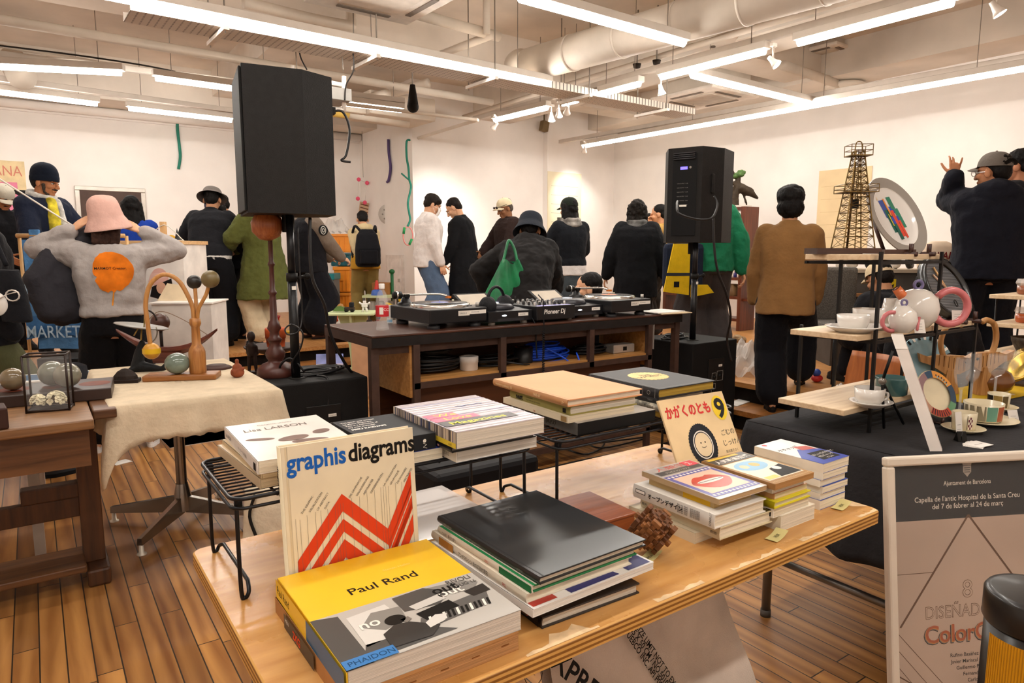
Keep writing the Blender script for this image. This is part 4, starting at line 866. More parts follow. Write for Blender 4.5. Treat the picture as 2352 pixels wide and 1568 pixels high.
def a_rand(mb,w_,d,h):
 T0=ontop(h)
 mb.rect(0,d*.47,w_,d-.0005,Yl,0,T0).rect(0,0,w_,d*.47,Gy,0,T0)
 e=.0002
 def q(pts,m,l=1):mb.flat([(x*w_,y*d)for x,y in pts],m,e*l,T0)
 q([(0,0),(.14,0),(.14,.44),(.02,.47),(0,.47)],Dg);q([(.1,.02),(.62,.03),(.5,.12),(.16,.14)],Dg,2)
 q([(.16,.12),(.44,.16),(.4,.42),(.17,.4)],mat('#d5d1cb',.4,0,0),2);q([(.2,.28),(.3,.2),(.44,.24),(.46,.36),(.3,.38)],Mg,3)
 q([(.46,.45),(.66,.46),(.78,.36),(.66,.27),(.46,.3)],Dg,3);q([(.5,.33),(.7,.36),(.72,.3),(.52,.28)],mat('#c9c5bf',.4,0,0),4);q([(.5,.25),(.72,.28),(.74,.2),(.52,.17)],K,4)
 q([(.66,.45),(.9,.42),(.97,.36),(.9,.3),(.7,.34)],Mg,2)
 q([(.44,.1),(.9,.14),(.96,.27),(.72,.25),(.5,.2)],mat('#5e5b58',.4,0,0),3)
 for i in range(14):q([(.52+i*.028,.13),(.535+i*.028,.13),(.555+i*.028,.19),(.54+i*.028,.19)],K if i%3 else Wt,5)
 q([(.26,.05),(.48,.04),(.56,.1),(.44,.2),(.36,.22),(.27,.17)],mat('#2c2a29',.4,0,0),6)
 mb.disc(w_*.38,d*.255,w_*.058,K,e*7,T0,ry=d*.042);q([(.4,.24),(.45,.25),(.46,.22),(.42,.2)],mat('#77716b',.4,0,0),7)
 q([(.5,.1),(.6,.12),(.64,.17),(.58,.19),(.5,.15)],mat('#d9d5cf',.4,0,0),7)
 q([(.84,.31),(.98,.33),(.98,.25),(.86,.24)],mat('#26211e',.4,0,0),4)
 mb.text('no',d*.1,Wt,T0@Tr(w_*.19,d*.26,e*5),bold=.0004).text('out',d*.105,K,T0@Tr(w_*.68,d*.36,e*5),bold=.0006).text('out',d*.105,Wt,T0@Tr(w_*.69,d*.32,e*4),bold=.0004)
 mb.text('RIVOLI',d*.06,Dg,T0@Tr(w_*.8,d*.415,e*5),sx=.8).text('AUG 16',d*.045,Dg,T0@Tr(w_*.83,d*.365,e*5),sx=.8)
 mb.text('Paul Rand',d*.098,K,T0@Tr(w_*.28,d*.6,e),bold=.0003).text('Steven Heller',d*.03,mat('#f7dc7a',.5),T0@Tr(w_*.56,d*.75,e))
 q([(0,0),(.27,0),(.27,.07),(.0,.07)],mat('#2d74b6',.35,0,0),8);mb.text('PHAIDON',d*.048,mat('#17466f',.5),T0@Tr(w_*.02,d*.018,e*9))
 M=onspine(d);mb.rect(0,0,d*.5,h,Yl,0,M).rect(d*.5,0,d,h,mat('#155a86',.35,0,.05,8),0,M);mb.text('Paul Rand',h*.62,K,M@Tr(.006,h*.3,.0002),sx=.85)
kraft=mat('#b07c4b',.7,0,.08,12)
def a_kraft(mb,w_,d,h):
 M=onspine(d,0,.0036);mb.rect(d*.18,.001,d*.62,h-.001,mat('#2c211b',.4),0,M);mb.text('MEN',.009,Wt,M@Tr(d*.2,h*.52,.0003)).text('2XG',h*.7,Rd,M@Tr(d*.32,h*.2,.0003),bold=.0006)
 for i in range(5):mb.rect(w_*(.12+.19*i),h*.55,w_*(.17+.19*i),h*.62,mat('#7a4a22',.7),0,onfront())
book('book','thick kraft cardboard book under the big yellow and grey book',(.284,.762,TZ),.262,.312,.026,kraft,kraft,hard=False,art=a_kraft,page='#b98a5c')
book('book','large yellow and grey book with a piano photo on its cover, nearest the camera',(.286,.770,TZ+.026),.268,.303,.031,mat('#b9b4ad',.32,0,.02),'#f2c22a',art=a_rand,hard=False,page='#d9d0c4',rz=-.01)
# upright book with the red zigzag chart
cream=mat('#e6d8bd',.45,0,.04,10)
def a_graph(mb,w_,d,h):
 T0=ontop(h)
 mb.text('graphis',.043,Bl,T0@Tr(.008,d*.84,.0002),bold=.0011,sx=.82).text('diagrams',.043,K,T0@Tr(w_*.475,d*.84,.0002),bold=.0011,sx=.82)
 xs=[(.065,.27),(.41,.64),(.75,.34),(.96,.70)]
 def zig(o,th,xa=0,xb=3):
  a=[(x*w_,(y+o)*d)for x,y in xs][xa:xb+1];b=[(x*w_,(y+o-th)*d)for x,y in xs][xa:xb+1]
  for i in range(len(a)-1):mb.flat([b[i],b[i+1],a[i+1],a[i]],Rd,.0003,T0)
 for o,th in ((0,.115),(-.165,.085),(-.30,.12)):zig(o,th)
 zig(-.09,.06,2,3);zig(-.2,.06,2,3)
 for i,(x,y0,y1)in enumerate([(.07,.02,.54),(.1,.02,.53),(.15,.02,.55),(.21,.02,.56),(.25,.02,.56),(.3,.02,.56),(.355,.02,.58),(.375,.02,.58),(.395,.02,.58),(.415,.02,.58),(.48,.02,.6),(.54,.02,.6),(.6,.02,.62),(.66,.02,.62),(.71,.02,.63),(.73,.02,.63),(.75,.02,.63),(.77,.02,.63),(.83,.02,.64),(.88,.02,.64),(.93,.02,.64),(.96,.02,.64)]):
  mb.rect(x*w_-.0002,y0*d,x*w_+.0002,y1*d,mat('#6b6257',.6,0,0),.0005,T0)
 for x,y,lines in ((.12,.56,('THE GRAPHIC','VISUALIZATION','OF ABSTRACT','DATA')),(.47,.6,('DIE GRAPHISCHE','VISUALISIERUNG','ABSTRAKTER','GEGEBENHEITEN')),(.74,.63,('LA VISUALISATION','GRAPHIQUE','DE DONNEES','ABSTRAITES'))):
  for i,s_ in enumerate(lines):mb.text(s_,.0052,Dg,T0@Tr((x+.055*i)*w_,y*d,.0003)@Rz(rad(52)))
 M=onspine(d,0,.0038);mb.text('diagrams',h*.62,K,M@Tr(d*.12,h*.3,0),bold=.0002,sx=1.1).text('graphis',h*.6,K,M@Tr(d*.86,h*.3,0),bold=.0002)
 mb.bb((.009,.0005,h),(.0105,d-.0005,h+.0003),mat('#cdbd9f',.6))
gl=V((.309,1.074,TZ))
gx=V((.24,-.004,0));R_=basis((0,0,0),gx,V((0,.085,1)))
book('book','cream book of diagrams with red zigzag bands, propped upright against the left wire rack',gl+V((0,.0215,0)),.236,.264,.021,cream,'#d8c6a4',art=a_graph,rot=R_.to_euler(),page='#e3d3b6')
# stack topped by the big black album
def a_black(mb,w_,d,h):
 M=onspine(d);mb.text('HERB LUBALIN',h*.42,Gy,M@Tr(d*.08,h*.3,0),sx=.8).text('ハーブ・ルバーリン',h*.42,Gy,M@Tr(d*.33,h*.3,0)).text('朗文堂',h*.42,Mg,M@Tr(d*.82,h*.3,0))
def a_line(txts):
 def f(mb,w_,d,h):
  M=onspine(d)
  for s_,x,sz,m in txts:mb.text(s_,h*sz,m,M@Tr(d*x,h*(.5-sz*.36),.0002))
 return f
bx,by=.592,.785
def a_bot(mb,w_,d,h):mb.rect(d*.55,.002,d*.98,h-.002,mat('#241d1a',.5),0,onspine(d))
book('book','dark hardcover at the bottom of the stack under the big black album',(bx+.015,by+.0,TZ),.205,.292,.019,'#2c2522',page='#cfc3b2',rz=-.03,art=a_bot)
def a_col(mb,w_,d,h):
 M=onspine(d,0,.0009);cs=['#1f1b1c','#d8b61f','#b22c20','#c8491c','#2a2622','#3b2a22']
 for i,c in enumerate(cs):mb.rect(d*i/6,.0003,d*(i+1)/6,h-.0003,mat(c,.4,0,0),0,M)
book('book','paperback with a yellow, red and black spine, second from the bottom under the black album',(bx-.001,by+.018,TZ+.019),.212,.285,.014,'#8c2a20',hard=False,art=a_col,page='#c9bba6',rz=.012)
def a_glaser(mb,w_,d,h):
 T0=ontop(h);nv_=mat('#27296b',.4,0,0);mb.flat([(w_*.3,0.004),(w_*.7,.004),(w_*.62,d*.3),(w_*.28,d*.3)],nv_,0,T0).flat([(w_*.78,.004),(w_*.98,.004),(w_*.98,d*.5),(w_*.74,d*.35)],nv_,0,T0).rect(w_*.02,d*.02,w_*.2,d*.2,mat('#b5372c',.4),0,T0)
 M=onspine(d)
 for s_,x,sz in (('アイデア',.04,.55),('ミルトン・グレイサー',.27,.42),('Milton Glaser',.55,.4),('Graphic Design',.84,.3)):mb.text(s_,h*sz,K,M@Tr(d*x,h*.3,.0002))
book('book','white magazine with navy patches in the middle of the black album stack',(bx-.012,by-.012,TZ+.033),.268,.305,.013,'#e6e1dc',art=a_glaser,hard=False,page='#e4dfd8',rz=.03)
def a_anti(mb,w_,d,h):
 M=onspine(d);mb.rect(d*.1,.0006,d*.27,h-.0006,mat('#b97d33',.5),0,M);mb.text('アンチマシンン 街の広告代理店',h*.55,K,M@Tr(d*.33,h*.28,.0002),sx=.78).text('PKL',h*.55,mat('#b8322a',.5),M@Tr(d*.79,h*.28,.0002),sx=.8)
book('book','cream hardcover with an ochre band on its Japanese spine in the black album stack',(bx-.008,by+.008,TZ+.046),.225,.296,.0155,mat('#e3d9c5',.45),art=a_anti,rz=.012)
def a_grn(mb,w_,d,h):
 M=onspine(d);mb.rect(d*.7,.0005,d,h-.0005,mat('#1f6a3c',.5),0,M);mb.text('ヘルダ：静かな祭り',h*.55,K,M@Tr(d*.06,h*.28,.0002),sx=.8).text('2002',h*.5,mat('#b8322a',.5),M@Tr(d*.55,h*.3,.0002))
book('book','book with a green top edge just below the big black album',(bx+.0,by+.005,TZ+.0615),.228,.285,.0125,'#1e7a45','#e2d8c6',art=a_grn,rz=.02)
book('book','big black album lying on top of the middle stack',(bx+.01,by+.0,TZ+.074),.236,.306,.0125,mat('#232629',.3,0,.05,5,coat=.2),'#1b1c1f',art=a_black,rz=.025)
# right stacks
lx,ly=1.082,.812
def a_white(mb,w_,d,h):
 M=onspine(d);mb.text('長谷',h*.3,K,M@Tr(d*.02,h*.3,0)).text('朝日出版',h*.25,K,M@Tr(d*.9,h*.4,0),sx=.6)
 mb.rect(w_*.05,.002,w_*.4,d*.4,mat('#e08a2c',.5),0,ontop(h)).rect(w_*.4,.002,w_*.98,d*.4,mat('#5c4a1c',.5),0,ontop(h))
book('book','thick cream paperback at the very bottom of the stack under the lips magazine',(lx-.035,ly+.045,TZ),.12,.185,.022,'#d9ccb2',page='#e6d9bf',hard=False)
book('book','cream hardcover with an orange and brown cover, second from the bottom under the lips magazine',(lx-.022,ly-.005,TZ+.022),.165,.215,.026,'#d9cba8','#e2d5b6',art=a_white,rz=-.02)
def a_orl(mb,w_,d,h):
 M=onspine(d);mb.text('オープンデザイン',h*.42,K,M@Tr(d*.2,h*.38,0),bold=.0003)
 mb.rect(d*.04,h*.45,d*.17,h*.75,K,0,M).rect(d*.047,h*.5,d*.163,h*.7,Wt,.0001,M)
 for i in range(5):mb.text('Bas van Abel',.0052,K,M@Tr(d*(.58+.0*i),h*(.75-.13*i),0))
 for i in range(5):mb.text('田中浩也監訳',.0042,K,M@Tr(d*.73,h*(.75-.13*i),0))
 mb.text("O'REILLY",h*.24,K,M@Tr(d*.97,h*.15,0)@Rz(math.pi/2))
book('book','thick white book with a Japanese spine in the lips magazine stack',(lx-.038,ly-.004,TZ+.048),.16,.22,.029,'#e9e4db',art=a_orl,rz=-.01)
def a_ye(mb,w_,d,h):mb.rect(d*.55,.0003,d*.95,h-.0003,mat('#d9a91f',.5),0,onspine(d,0,.001))
book('book','paperback with a yellow strip directly under the lips magazine',(lx-.012,ly+.02,TZ+.077),.118,.175,.016,'#b89a63',hard=False,art=a_ye,page='#c0a06a',rz=-.01)
def a_lips(mb,w_,d,h):
 T0=ontop(h);e=.0002
 mb.rect(.004,d*.06,w_-.004,d*.72,mat('#5b5aa0',.35,0,0),0,T0).rect(w_*.1,d*.14,w_*.9,d*.64,mat('#e6bfa6',.35,0,0),e,T0)
 for i in range(12):
  for y in (.08,.66):mb.rect(w_*(.06+.077*i),d*y,w_*(.1+.077*i),d*(y+.035),Wt,e,T0)
 lp=mat('#c2402f',.35,0,.1,30);cx_,cy_=w_*.5,d*.39
 out=[];inn=[]
 for i in range(30):
  a=2*math.pi*i/30;x=math.cos(a)*w_*.36;s_=math.sin(a);y=s_*d*.17*(1-.25*math.exp(-(math.cos(a)/.18)**2)if s_>0 else 1.1)
  out.append((cx_+x,cy_+y*(1-.5*abs(math.cos(a))**3)));inn.append((cx_+math.cos(a)*w_*.26,cy_+s_*d*.045+d*.01))
 mb.flat(out,lp,e*2,T0).flat(inn,mat('#e9e2da',.3),e*3,T0);mb.rect(cx_-w_*.25,cy_+d*.006,cx_+w_*.25,cy_+d*.016,mat('#3a1512',.4),e*4,T0)
 mb.rect(.003,d*.74,w_-.003,d*.98,mat('#b3aaa2',.4,0,.1,30),0,T0).rect(w_*.05,d*.76,w_*.95,d*.86,Dg,e,T0).text('人類学',d*.1,mat('#d2625a',.5),T0@Tr(w_*.14,d*.88,e*2),sx=1.5).rect(w_*.72,d*.84,w_*.97,d*.98,mat('#e1505e',.4),e*2,T0).text('2',d*.11,Wt,T0@Tr(w_*.79,d*.87,e*3)).text('テレビジョン・カフェ',d*.036,Wt,T0@Tr(w_*.2,d*.79,e*2))
book('magazine','magazine with red lips in a film strip on its cover',(lx-.024,ly+.0,TZ+.093),.15,.208,.011,mat('#cfc6bd',.3),'#b39a76',art=a_lips,hard=False,page='#c2a37a',rz=-.02,cat='magazine')
mx_,my_=1.232,.795
book('book','thick off-white paperback at the bottom of the stack topped by the comic',(mx_+.01,my_-.0,TZ),.125,.17,.033,'#e6dcc8',hard=False,page='#e6dcc8')
book('book','white paperback second from the bottom of the stack topped by the comic',(mx_-.012,my_+.004,TZ+.033),.128,.18,.021,'#efe9df',hard=False,page='#e4d8bf',art=lambda mb,w_,d,h:mb.rect(d*.9,.002,d*.97,h-.004,K,0,onspine(d,0,.001)))
book('book','bright yellow covered book in the stack topped by the comic',(mx_-.015,my_+.0,TZ+.054),.13,.188,.015,'#e0d321',page='#e9e0c8',inset=.005)
book('book','paperback with a peach cover in the stack topped by the comic',(mx_-.002,my_+.01,TZ+.069),.118,.17,.012,'#d09a6c',hard=False,page='#e0cfae')
book('book','white paperback just under the brown comic',(mx_-.005,my_+.014,TZ+.081),.115,.168,.015,'#e8e0d2',hard=False,page='#e2d6c0')
def a_comic(mb,w_,d,h):
 T0=ontop(h);e=.0002
 mb.rect(.003,d*.76,w_-.003,d*.98,mat('#37302b',.4),0,T0).text('人気動画百選',d*.1,Wt,T0@Tr(w_*.08,d*.8,e),bold=.0005).rect(w_*.05,d*.92,w_*.8,d*.97,mat('#d9b431',.4),e,T0)
 mb.rect(w_*.06,d*.1,w_*.94,d*.74,mat('#e9dcc2',.4),0,T0).disc(w_*.45,d*.55,w_*.34,mat('#7fb0cf',.4),e,T0,ry=d*.15).disc(w_*.3,d*.56,w_*.08,mat('#e6c19a',.4),e*2,T0).disc(w_*.55,d*.56,w_*.09,mat('#dcae62',.4),e*2,T0)
 mb.flat([(w_*.4,d*.12),(w_*.92,d*.12),(w_*.92,d*.42),(w_*.55,d*.36)],K,e*2,T0).disc(w_*.7,d*.34,w_*.08,mat('#e8e2d8',.4),e*3,T0).rect(w_*.1,d*.12,w_*.38,d*.2,mat('#d9c95c',.4),e*2,T0)
 for i in range(24):mb.rect(w_*(.04+.04*i),d*.035,w_*(.055+.04*i),d*.06,mat('#d9b98a',.5),e,T0)
book('comic_book','old brown-edged comic with a blue oval, on top of the middle right stack',(mx_-.02,my_-.002,TZ+.096),.138,.19,.013,mat('#a97f4c',.45),'#9a7040',hard=False,art=a_comic,page='#b98a56',rz=-.01)
fx,fy=1.425,.815
blue=mat('#2b4aa0',.35)
for i,(z,h,lb)in enumerate([(0,.022,'bottommost of the six blue-edged white paperbacks at the table corner'),(.022,.015,'second from the bottom of the six blue-edged paperbacks at the table corner'),(.037,.016,'third from the bottom of the six blue-edged paperbacks at the table corner'),(.053,.016,'fourth from the bottom of the six blue-edged paperbacks at the table corner'),(.069,.017,'fifth from the bottom of the six blue-edged paperbacks at the table corner')]):
 book('paperback',lb,(fx+.004*((i*7)%3-1),fy+.003*(i%2),TZ+z),.105,.172,h,blue if i!=1 else '#e9e2d6','#e9e2d6',hard=False,group='blue-edged paperbacks',page='#e9dec6')
def a_blue(mb,w_,d,h):
 T0=ontop(h);e=.0002;bl2=mat('#1f3c9c',.35,0,0)
 mb.rect(0,0,w_,d,mat('#e4ddd6',.35),0,T0).flat([(0,0),(w_,0),(w_,d*.42),(w_*.5,d*.56),(0,d*.3)],bl2,e,T0).flat([(w_*.3,d*.1),(w_*.9,d*.08),(w_*.95,d*.36),(w_*.4,d*.38)],K,e*2,T0).text('ほしいものを手に',d*.06,Wt,T0@Tr(w_*.36,d*.26,e*3)).text('9万キャッチ',d*.06,Wt,T0@Tr(w_*.4,d*.18,e*3)).text('する本',d*.05,Wt,T0@Tr(w_*.5,d*.11,e*3))
 mb.flat([(w_*.55,d*.5),(w_*.95,d*.44),(w_*.95,d*.6),(w_*.6,d*.66)],mat('#b3483a',.4),e*2,T0).text('ケチャップ',d*.085,K,T0@Tr(w_*.06,d*.62,e),bold=.0004).disc(w_*.2,d*.93,w_*.06,mat('#c8303a',.4),e,T0)
book('paperback','topmost blue and white paperback of the six at the table corner',(fx+.0,fy+.0,TZ+.086),.11,.178,.0205,mat('#e4ddd6',.35),'#e9dfd0',hard=False,group='blue-edged paperbacks',art=a_blue,page='#eadfc8',rz=.01)
# ------------------------------------------------------------------ wire racks on the table
wm_=mat('#15151a',.32,.3,.05,40)
def rack(label,x0,x1,y0,y1,z):
 t=thing('wire_rack',label,'rack',(x0,y0,TZ),0,'black wire racks');w_,d,h=x1-x0,y1-y0,z-TZ
 mb=MB();mb.tube([(x,y,h)for x,y in rrect(w_,d,.025)],.0036,wm_,8,True).tube([(x,y,h-.016)for x,y in rrect(w_,d,.025)],.003,wm_,8,True)
 for i in range(1,14):mb.tube([(.002,d*i/14,h),(w_-.002,d*i/14,h)],.0017,wm_,6)
 for x in (.12,.37,.63,.88):mb.tube([(w_*x,.003,h-.004),(w_*x,d-.003,h-.004)],.0026,wm_,6)
 mb.build('wire_shelf',t)
 for sx,x in ((1,.01),(-1,w_-.01)):
  lg=MB();lo=spline([(x,.02,h-.004),(x-sx*.0,.018,.02),(x+sx*.006,.018,.003),(x+sx*.012,.018,.012),(x+sx*.016,.04,.022)],5)
  lo2=spline([(x+sx*.016,d-.04,.022),(x+sx*.012,d-.018,.012),(x+sx*.006,d-.018,.003),(x,d-.018,.02),(x,d-.02,h-.004)],5)
  lg.tube(lo+lo2,.0036,wm_,8);lg.box((x+sx*.003,.02,h-.012),(.012,.014,.022),wm_,bev=.003).box((x+sx*.003,d-.02,h-.012),(.012,.014,.022),wm_,bev=.003);lg.build('leg',t)
 return t
RZ=.90
rack('black wire rack on the left of the table, behind the upright diagrams book',.238,.845,1.128,1.385,RZ)
rack('black wire rack on the right of the table, under the orange annual',.885,1.47,1.09,1.345,RZ)
RZ+=.0042
def a_lars(mb,w_,d,h):
 T0=ontop(h);e=.0002;bw=mat('#7a6258',.5,0,.1,30)
 mb.text('Lisa LARSON',d*.1,mat('#6b5f58',.5),T0@Tr(w_*.12,d*.74,e),sx=.8).text('Ceramic works',d*.04,Mg,T0@Tr(w_*.3,d*.88,e))
 for x,y,rx,ry,a in ((.2,.5,.14,.03,-.3),(.5,.42,.16,.06,.2),(.62,.3,.18,.05,-.2),(.82,.5,.1,.05,.5),(.4,.2,.1,.03,0)):mb.disc(w_*x,d*y,w_*rx,bw,e,T0,ry=d*ry,a=a)
 mb.text('Lisa LARSON',h*.5,Dg,onspine(d,0,.001)@Tr(d*.05,h*.3,0),sx=.8).text('リサ・ラーソン作品集',h*.32,Dg,onspine(d,0,.001)@Tr(d*.45,h*.34,0)).rect(d*.9,h*.1,d*.96,h*.7,K,0,onspine(d,0,.001))
book('magazine','curled old magazine under the ceramics catalogue on the left rack',(.288,1.15,RZ),.185,.255,.018,'#c9b393',hard=False,page='#cbb491',rz=.05,cat='magazine')
book('booklet','thin tan booklet directly under the ceramics catalogue on the left rack',(.29,1.148,RZ+.018),.19,.262,.008,'#bfa67f',hard=False,page='#c7ae88',rz=.02,cat='booklet')
book('book','pale ceramics catalogue on top of the left end of the left rack',(.285,1.148,RZ+.026),.185,.275,.0225,mat('#e9ded6',.3),'#e4dbd2',hard=False,art=a_lars,rz=-.03)
def a_bw(mb,w_,d,h):mb.text('wording',h*.6,Bl,onfront(w_*.1,h*.2));mb.rect(0,0,w_,d,mat('#2a3f9a',.4),0,ontop(h))
book('paperback','white paperback with a blue cover under the black boxed book',(.478,1.128,RZ),.148,.2,.021,'#e6dfd2',hard=False,art=a_bw,page='#e6dcc8',rz=.0)
def a_misu(mb,w_,d,h):
 T0=ontop(h)
 for i,s_ in enumerate(('This book was written','by Masui Shunsuke.','This is a collection of','my own archives?')):mb.text(s_,d*.058,Wt,T0@Tr(w_*.06,d*(.86-.075*i),0),bold=.0002,sx=.72)
 mb.text('MISU KAZUAKI',d*.066,Wt,T0@Tr(w_*.06,d*.54,0),bold=.0006,sx=.86)
 M=onspine(d,0,.0004);mb.text('MISU KAZUAKI',h*.3,Wt,M@Tr(d*.06,h*.6,0),bold=.0005,sx=.8).text('written by MISU',h*.26,Wt,M@Tr(d*.06,h*.2,0),bold=.0003,sx=.8)
 F_=onfront(w_*.82,h*.2,.0004);mb.disc(.0,.012,.0035,Wt,0,F_).tube([F_@V((-.003,.008,0)),F_@V((.004,.004,0)),F_@V((-.003,0,0)),F_@V((.005,-.003,0))],.0006,Wt,5)
t=thing('box_book','matt black boxed book with white lettering on the left rack','book',(.478,1.131,RZ+.021))
mb=MB().bb((0,0,0),(.135,.19,.031),mat('#26272a',.5),bev=.001);a_misu(mb,.135,.19,.031);mb.build('slipcase',t)
book('book','white catalogue at the bottom of the stack under the magazine compendium',(.632,1.085,RZ),.19,.245,.022,'#e4dfd8',page='#d9d4cc',rz=0.,hard=False,art=lambda mb,w_,d,h:mb.text('2002',h*.5,Mg,onspine(d,0,.001)@Tr(d*.8,h*.3,0)))
def a_bk2(mb,w_,d,h):
 M=onspine(d)
 for x in (.12,.35,.6,.8):mb.rect(d*x,h*.3,d*x+.006,h*.6,mat('#d9a59a',.5),0,M)
book('book','thin black hardcover under the magazine compendium',(.62,1.08,RZ+.022),.196,.255,.0125,'#161517',art=a_bk2,page='#8f8a84')
def a_love(mb,w_,d,h):
 T0=ontop(h);e=.0002;random.seed(5)
 for i in range(70):
  y=random.random();c=random.choice(['#cfc3cc','#e6dce0','#b9b2c4','#8f8ab0','#d8cfd2','#c0a9b0','#ece4e6']);mb.rect(0,d*y,w_,d*min(1,y+.004+random.random()*.01),mat(c,.4,0,0),e*(1+.01*i),T0)
 pk_=mat('#ef6a88',.4,0,0);yl=mat('#f2ee4a',.4,0,0)
 mb.rect(w_*.02,d*.43,w_*.36,d*.54,pk_,e*4,T0).rect(w_*.02,d*.31,w_*.52,d*.42,pk_,e*4,T0).rect(w_*.02,d*.16,w_*.84,d*.3,mat('#4b484b',.4,0,0),e*4,T0)
 mb.text('We',d*.1,yl,T0@Tr(w_*.12,d*.45,e*5),sx=1.2).text('Love',d*.1,yl,T0@Tr(w_*.14,d*.33,e*5),sx=1.2).text('Magazines',d*.1,yl,T0@Tr(w_*.1,d*.19,e*5),sx=1.2,bold=.0003)
 mb.tube([T0@V((w_*(.5+.04*i),d*(.68+.015*math.sin(i*2.1)),e*5))for i in range(9)],.0005,mat('#3b4a8a',.5),4)
 M=onspine(d,0,.0012)
 for i in range(60):
  x=i/60;c=random.choice(['#8f857f','#6b625e','#b7a898','#3f4660','#9c8f86','#c9b9a2','#58504c','#7d7480']);mb.rect(d*x,h*.32,d*(x+1/60),h,mat(c,.5,0,0),0,M)
 mb.rect(0,0,d,h*.32,mat('#d9bf3a',.4,0,0),.0001,M).text('We Love Magazines',h*.24,mat('#c8402a',.5),M@Tr(d*.42,h*.06,.0003)).text('A-R',h*.24,K,M@Tr(d*.9,h*.06,.0003))
book('book','striped magazine compendium with pink title blocks on top of the left rack',(.618,1.062,RZ+.0345),.205,.265,.031,mat('#d8cfd2',.35),'#8f857f',hard=False,art=a_love,page='#ddd2c2',rz=.0)
# right rack
rx,ry=.93,1.115
def a_slip(mb,w_,d,h):
 M=onspine(d,0,.0006);mb.rect(0,0,d,h,mat('#5d5c5a',.5,0,.1,20),0,M).text('(x,y,z)',h*.6,K,M@Tr(d*.55,h*.3,.0002),shear=.2).rect(0,.001,w_,d,mat('#b8b0a6',.5,0,.15,9),0,ontop(h))
t=thing('box_book','large black slipcase at the bottom of the stack under the orange annual','book',(rx+.015,ry-.015,RZ),-.02)
mb=MB().bb((0,0,0),(.235,.26,.0265),mat('#161616',.45),bev=.001);a_slip(mb,.235,.26,.0265);mb.build('slipcase',t)
book('book','old cream paperback between the black slipcase and the olive gold book',(rx+.0,ry+.0,RZ+.0265),.2,.25,.014,'#d9cbb0',hard=False,page='#d8cab0',art=lambda mb,w_,d,h:mb.rect(d*.9,0.001,d*.98,h-.001,mat('#9a7d52',.5),0,onspine(d,0,.001)).text('las',h*.5,mat('#b34a2a',.5),onspine(d,0,.001)@Tr(d*.5,h*.2,0)),rz=.0)
def a_nest(mb,w_,d,h):
 M=onspine(d);mb.text('nest',h*.8,K,M@Tr(d*.12,h*.2,.0002),bold=.0007).text('A MAGAZINE',h*.22,K,M@Tr(d*.3,h*.58,.0002)).text('FIVE YEARS IN THE MAKING',h*.22,K,M@Tr(d*.3,h*.28,.0002)).rect(d*.9,h*.2,d*.95,h*.7,K,0,M)
book('book','olive gold book directly under the large salmon orange annual',(rx+.01,ry+.005,RZ+.0405),.2,.235,.021,mat('#8f8446',.5),art=a_nest,page='#c9c0b0',rz=-.02)
org=mat('#dfa376',.5,0,.03,10)
def a_mod(mb,w_,d,h):
 M=onspine(d);g=mat('#f0d3a6',.4);mb.text('modern publicity 38',h*.6,g,M@Tr(d*.05,h*.3,.0003),sx=.9).text('1968-69',h*.6,g,M@Tr(d*.58,h*.3,.0003),sx=.9)
 mb.tube([M@V((d*.945,h*.3,.0003)),M@V((d*.945,h*.7,.0003)),M@V((d*.965,h*.5,.0003))],.0004,g,4,True)
book('book','large salmon orange annual on top of the right rack stack',(rx+.0,ry+.002,RZ+.0615),.222,.30,.0165,org,'#b98252',art=a_mod,page='#dccfb9',rz=-.02)
wx,wy=1.218,1.12
gold=mat('#d9b25a',.3,.7,.1,60)
def sl(c):return lambda mb,w_,d,h:mb.text('STEIDL',h*.4,c,onspine(d)@Tr(d*.92,h*.7,0)@Rz(math.pi))
book('book','yellow book at the bottom of the stack under the gold-sealed album',(wx-.005,wy-.01,RZ),.17,.2,.0155,'#d9bf55',art=sl(K),page='#d8cba8')
book('book','grey and white patterned book second from the bottom under the gold-sealed album',(wx-.012,wy-.012,RZ+.0155),.16,.2,.0165,mat('#b9b2a2',.5,0,.5,60),art=sl(K),page='#d5ccb8')
book('book','black hardcover directly under the gold-sealed album',(wx-.008,wy-.005,RZ+.032),.17,.2,.0145,'#211f20',art=sl(Mg),page='#d6cbb8')
def a_worst(mb,w_,d,h):
 T0=ontop(h);e=.0002
 pts=[((.052+.003*(i%2))*math.cos(math.pi*i/30),(.052+.003*(i%2))*math.sin(math.pi*i/30))for i in range(60)]
 mb.flat([(w_*.52+x,d*.55+y)for x,y in pts],gold,e,T0).text('THE',.02,mat('#3a2f18',.5),T0@Tr(w_*.52,d*.565,e*2),'CENTER',bold=.0004).text('WORST',.023,mat('#3a2f18',.5),T0@Tr(w_*.52,d*.49,e*2),'CENTER',bold=.0004)
 gl_=mat('#8f8b84',.4)
 for a,b in (((.008,.008),(w_-.006,.0088)),((.008,d-.0088),(w_-.006,d-.008)),((.008,.008),(.0088,d-.008)),((w_-.0068,.008),(w_-.006,d-.008))):mb.rect(*a,*b,gl_,e,T0)
 M=onspine(d)
 for x in (.04,.5,.8,.96):mb.rect(d*x,.001,d*x+.001,h-.001,gl_,.0002,M)
 mb.tube([M@V((d*.88+.005*math.cos(q),h*.5+.005*math.sin(q),.0003))for q in [i*.5236 for i in range(12)]],.0004,gl_,4,True)
book('album','thick black album with a round gold seal and gilt page edges on the right rack',(wx-.012,wy-.01,RZ+.0465),.205,.255,.0235,mat('#343233',.45,0,.06,12),art=a_worst,page='#a88a3a',rz=-.01,cat='album')
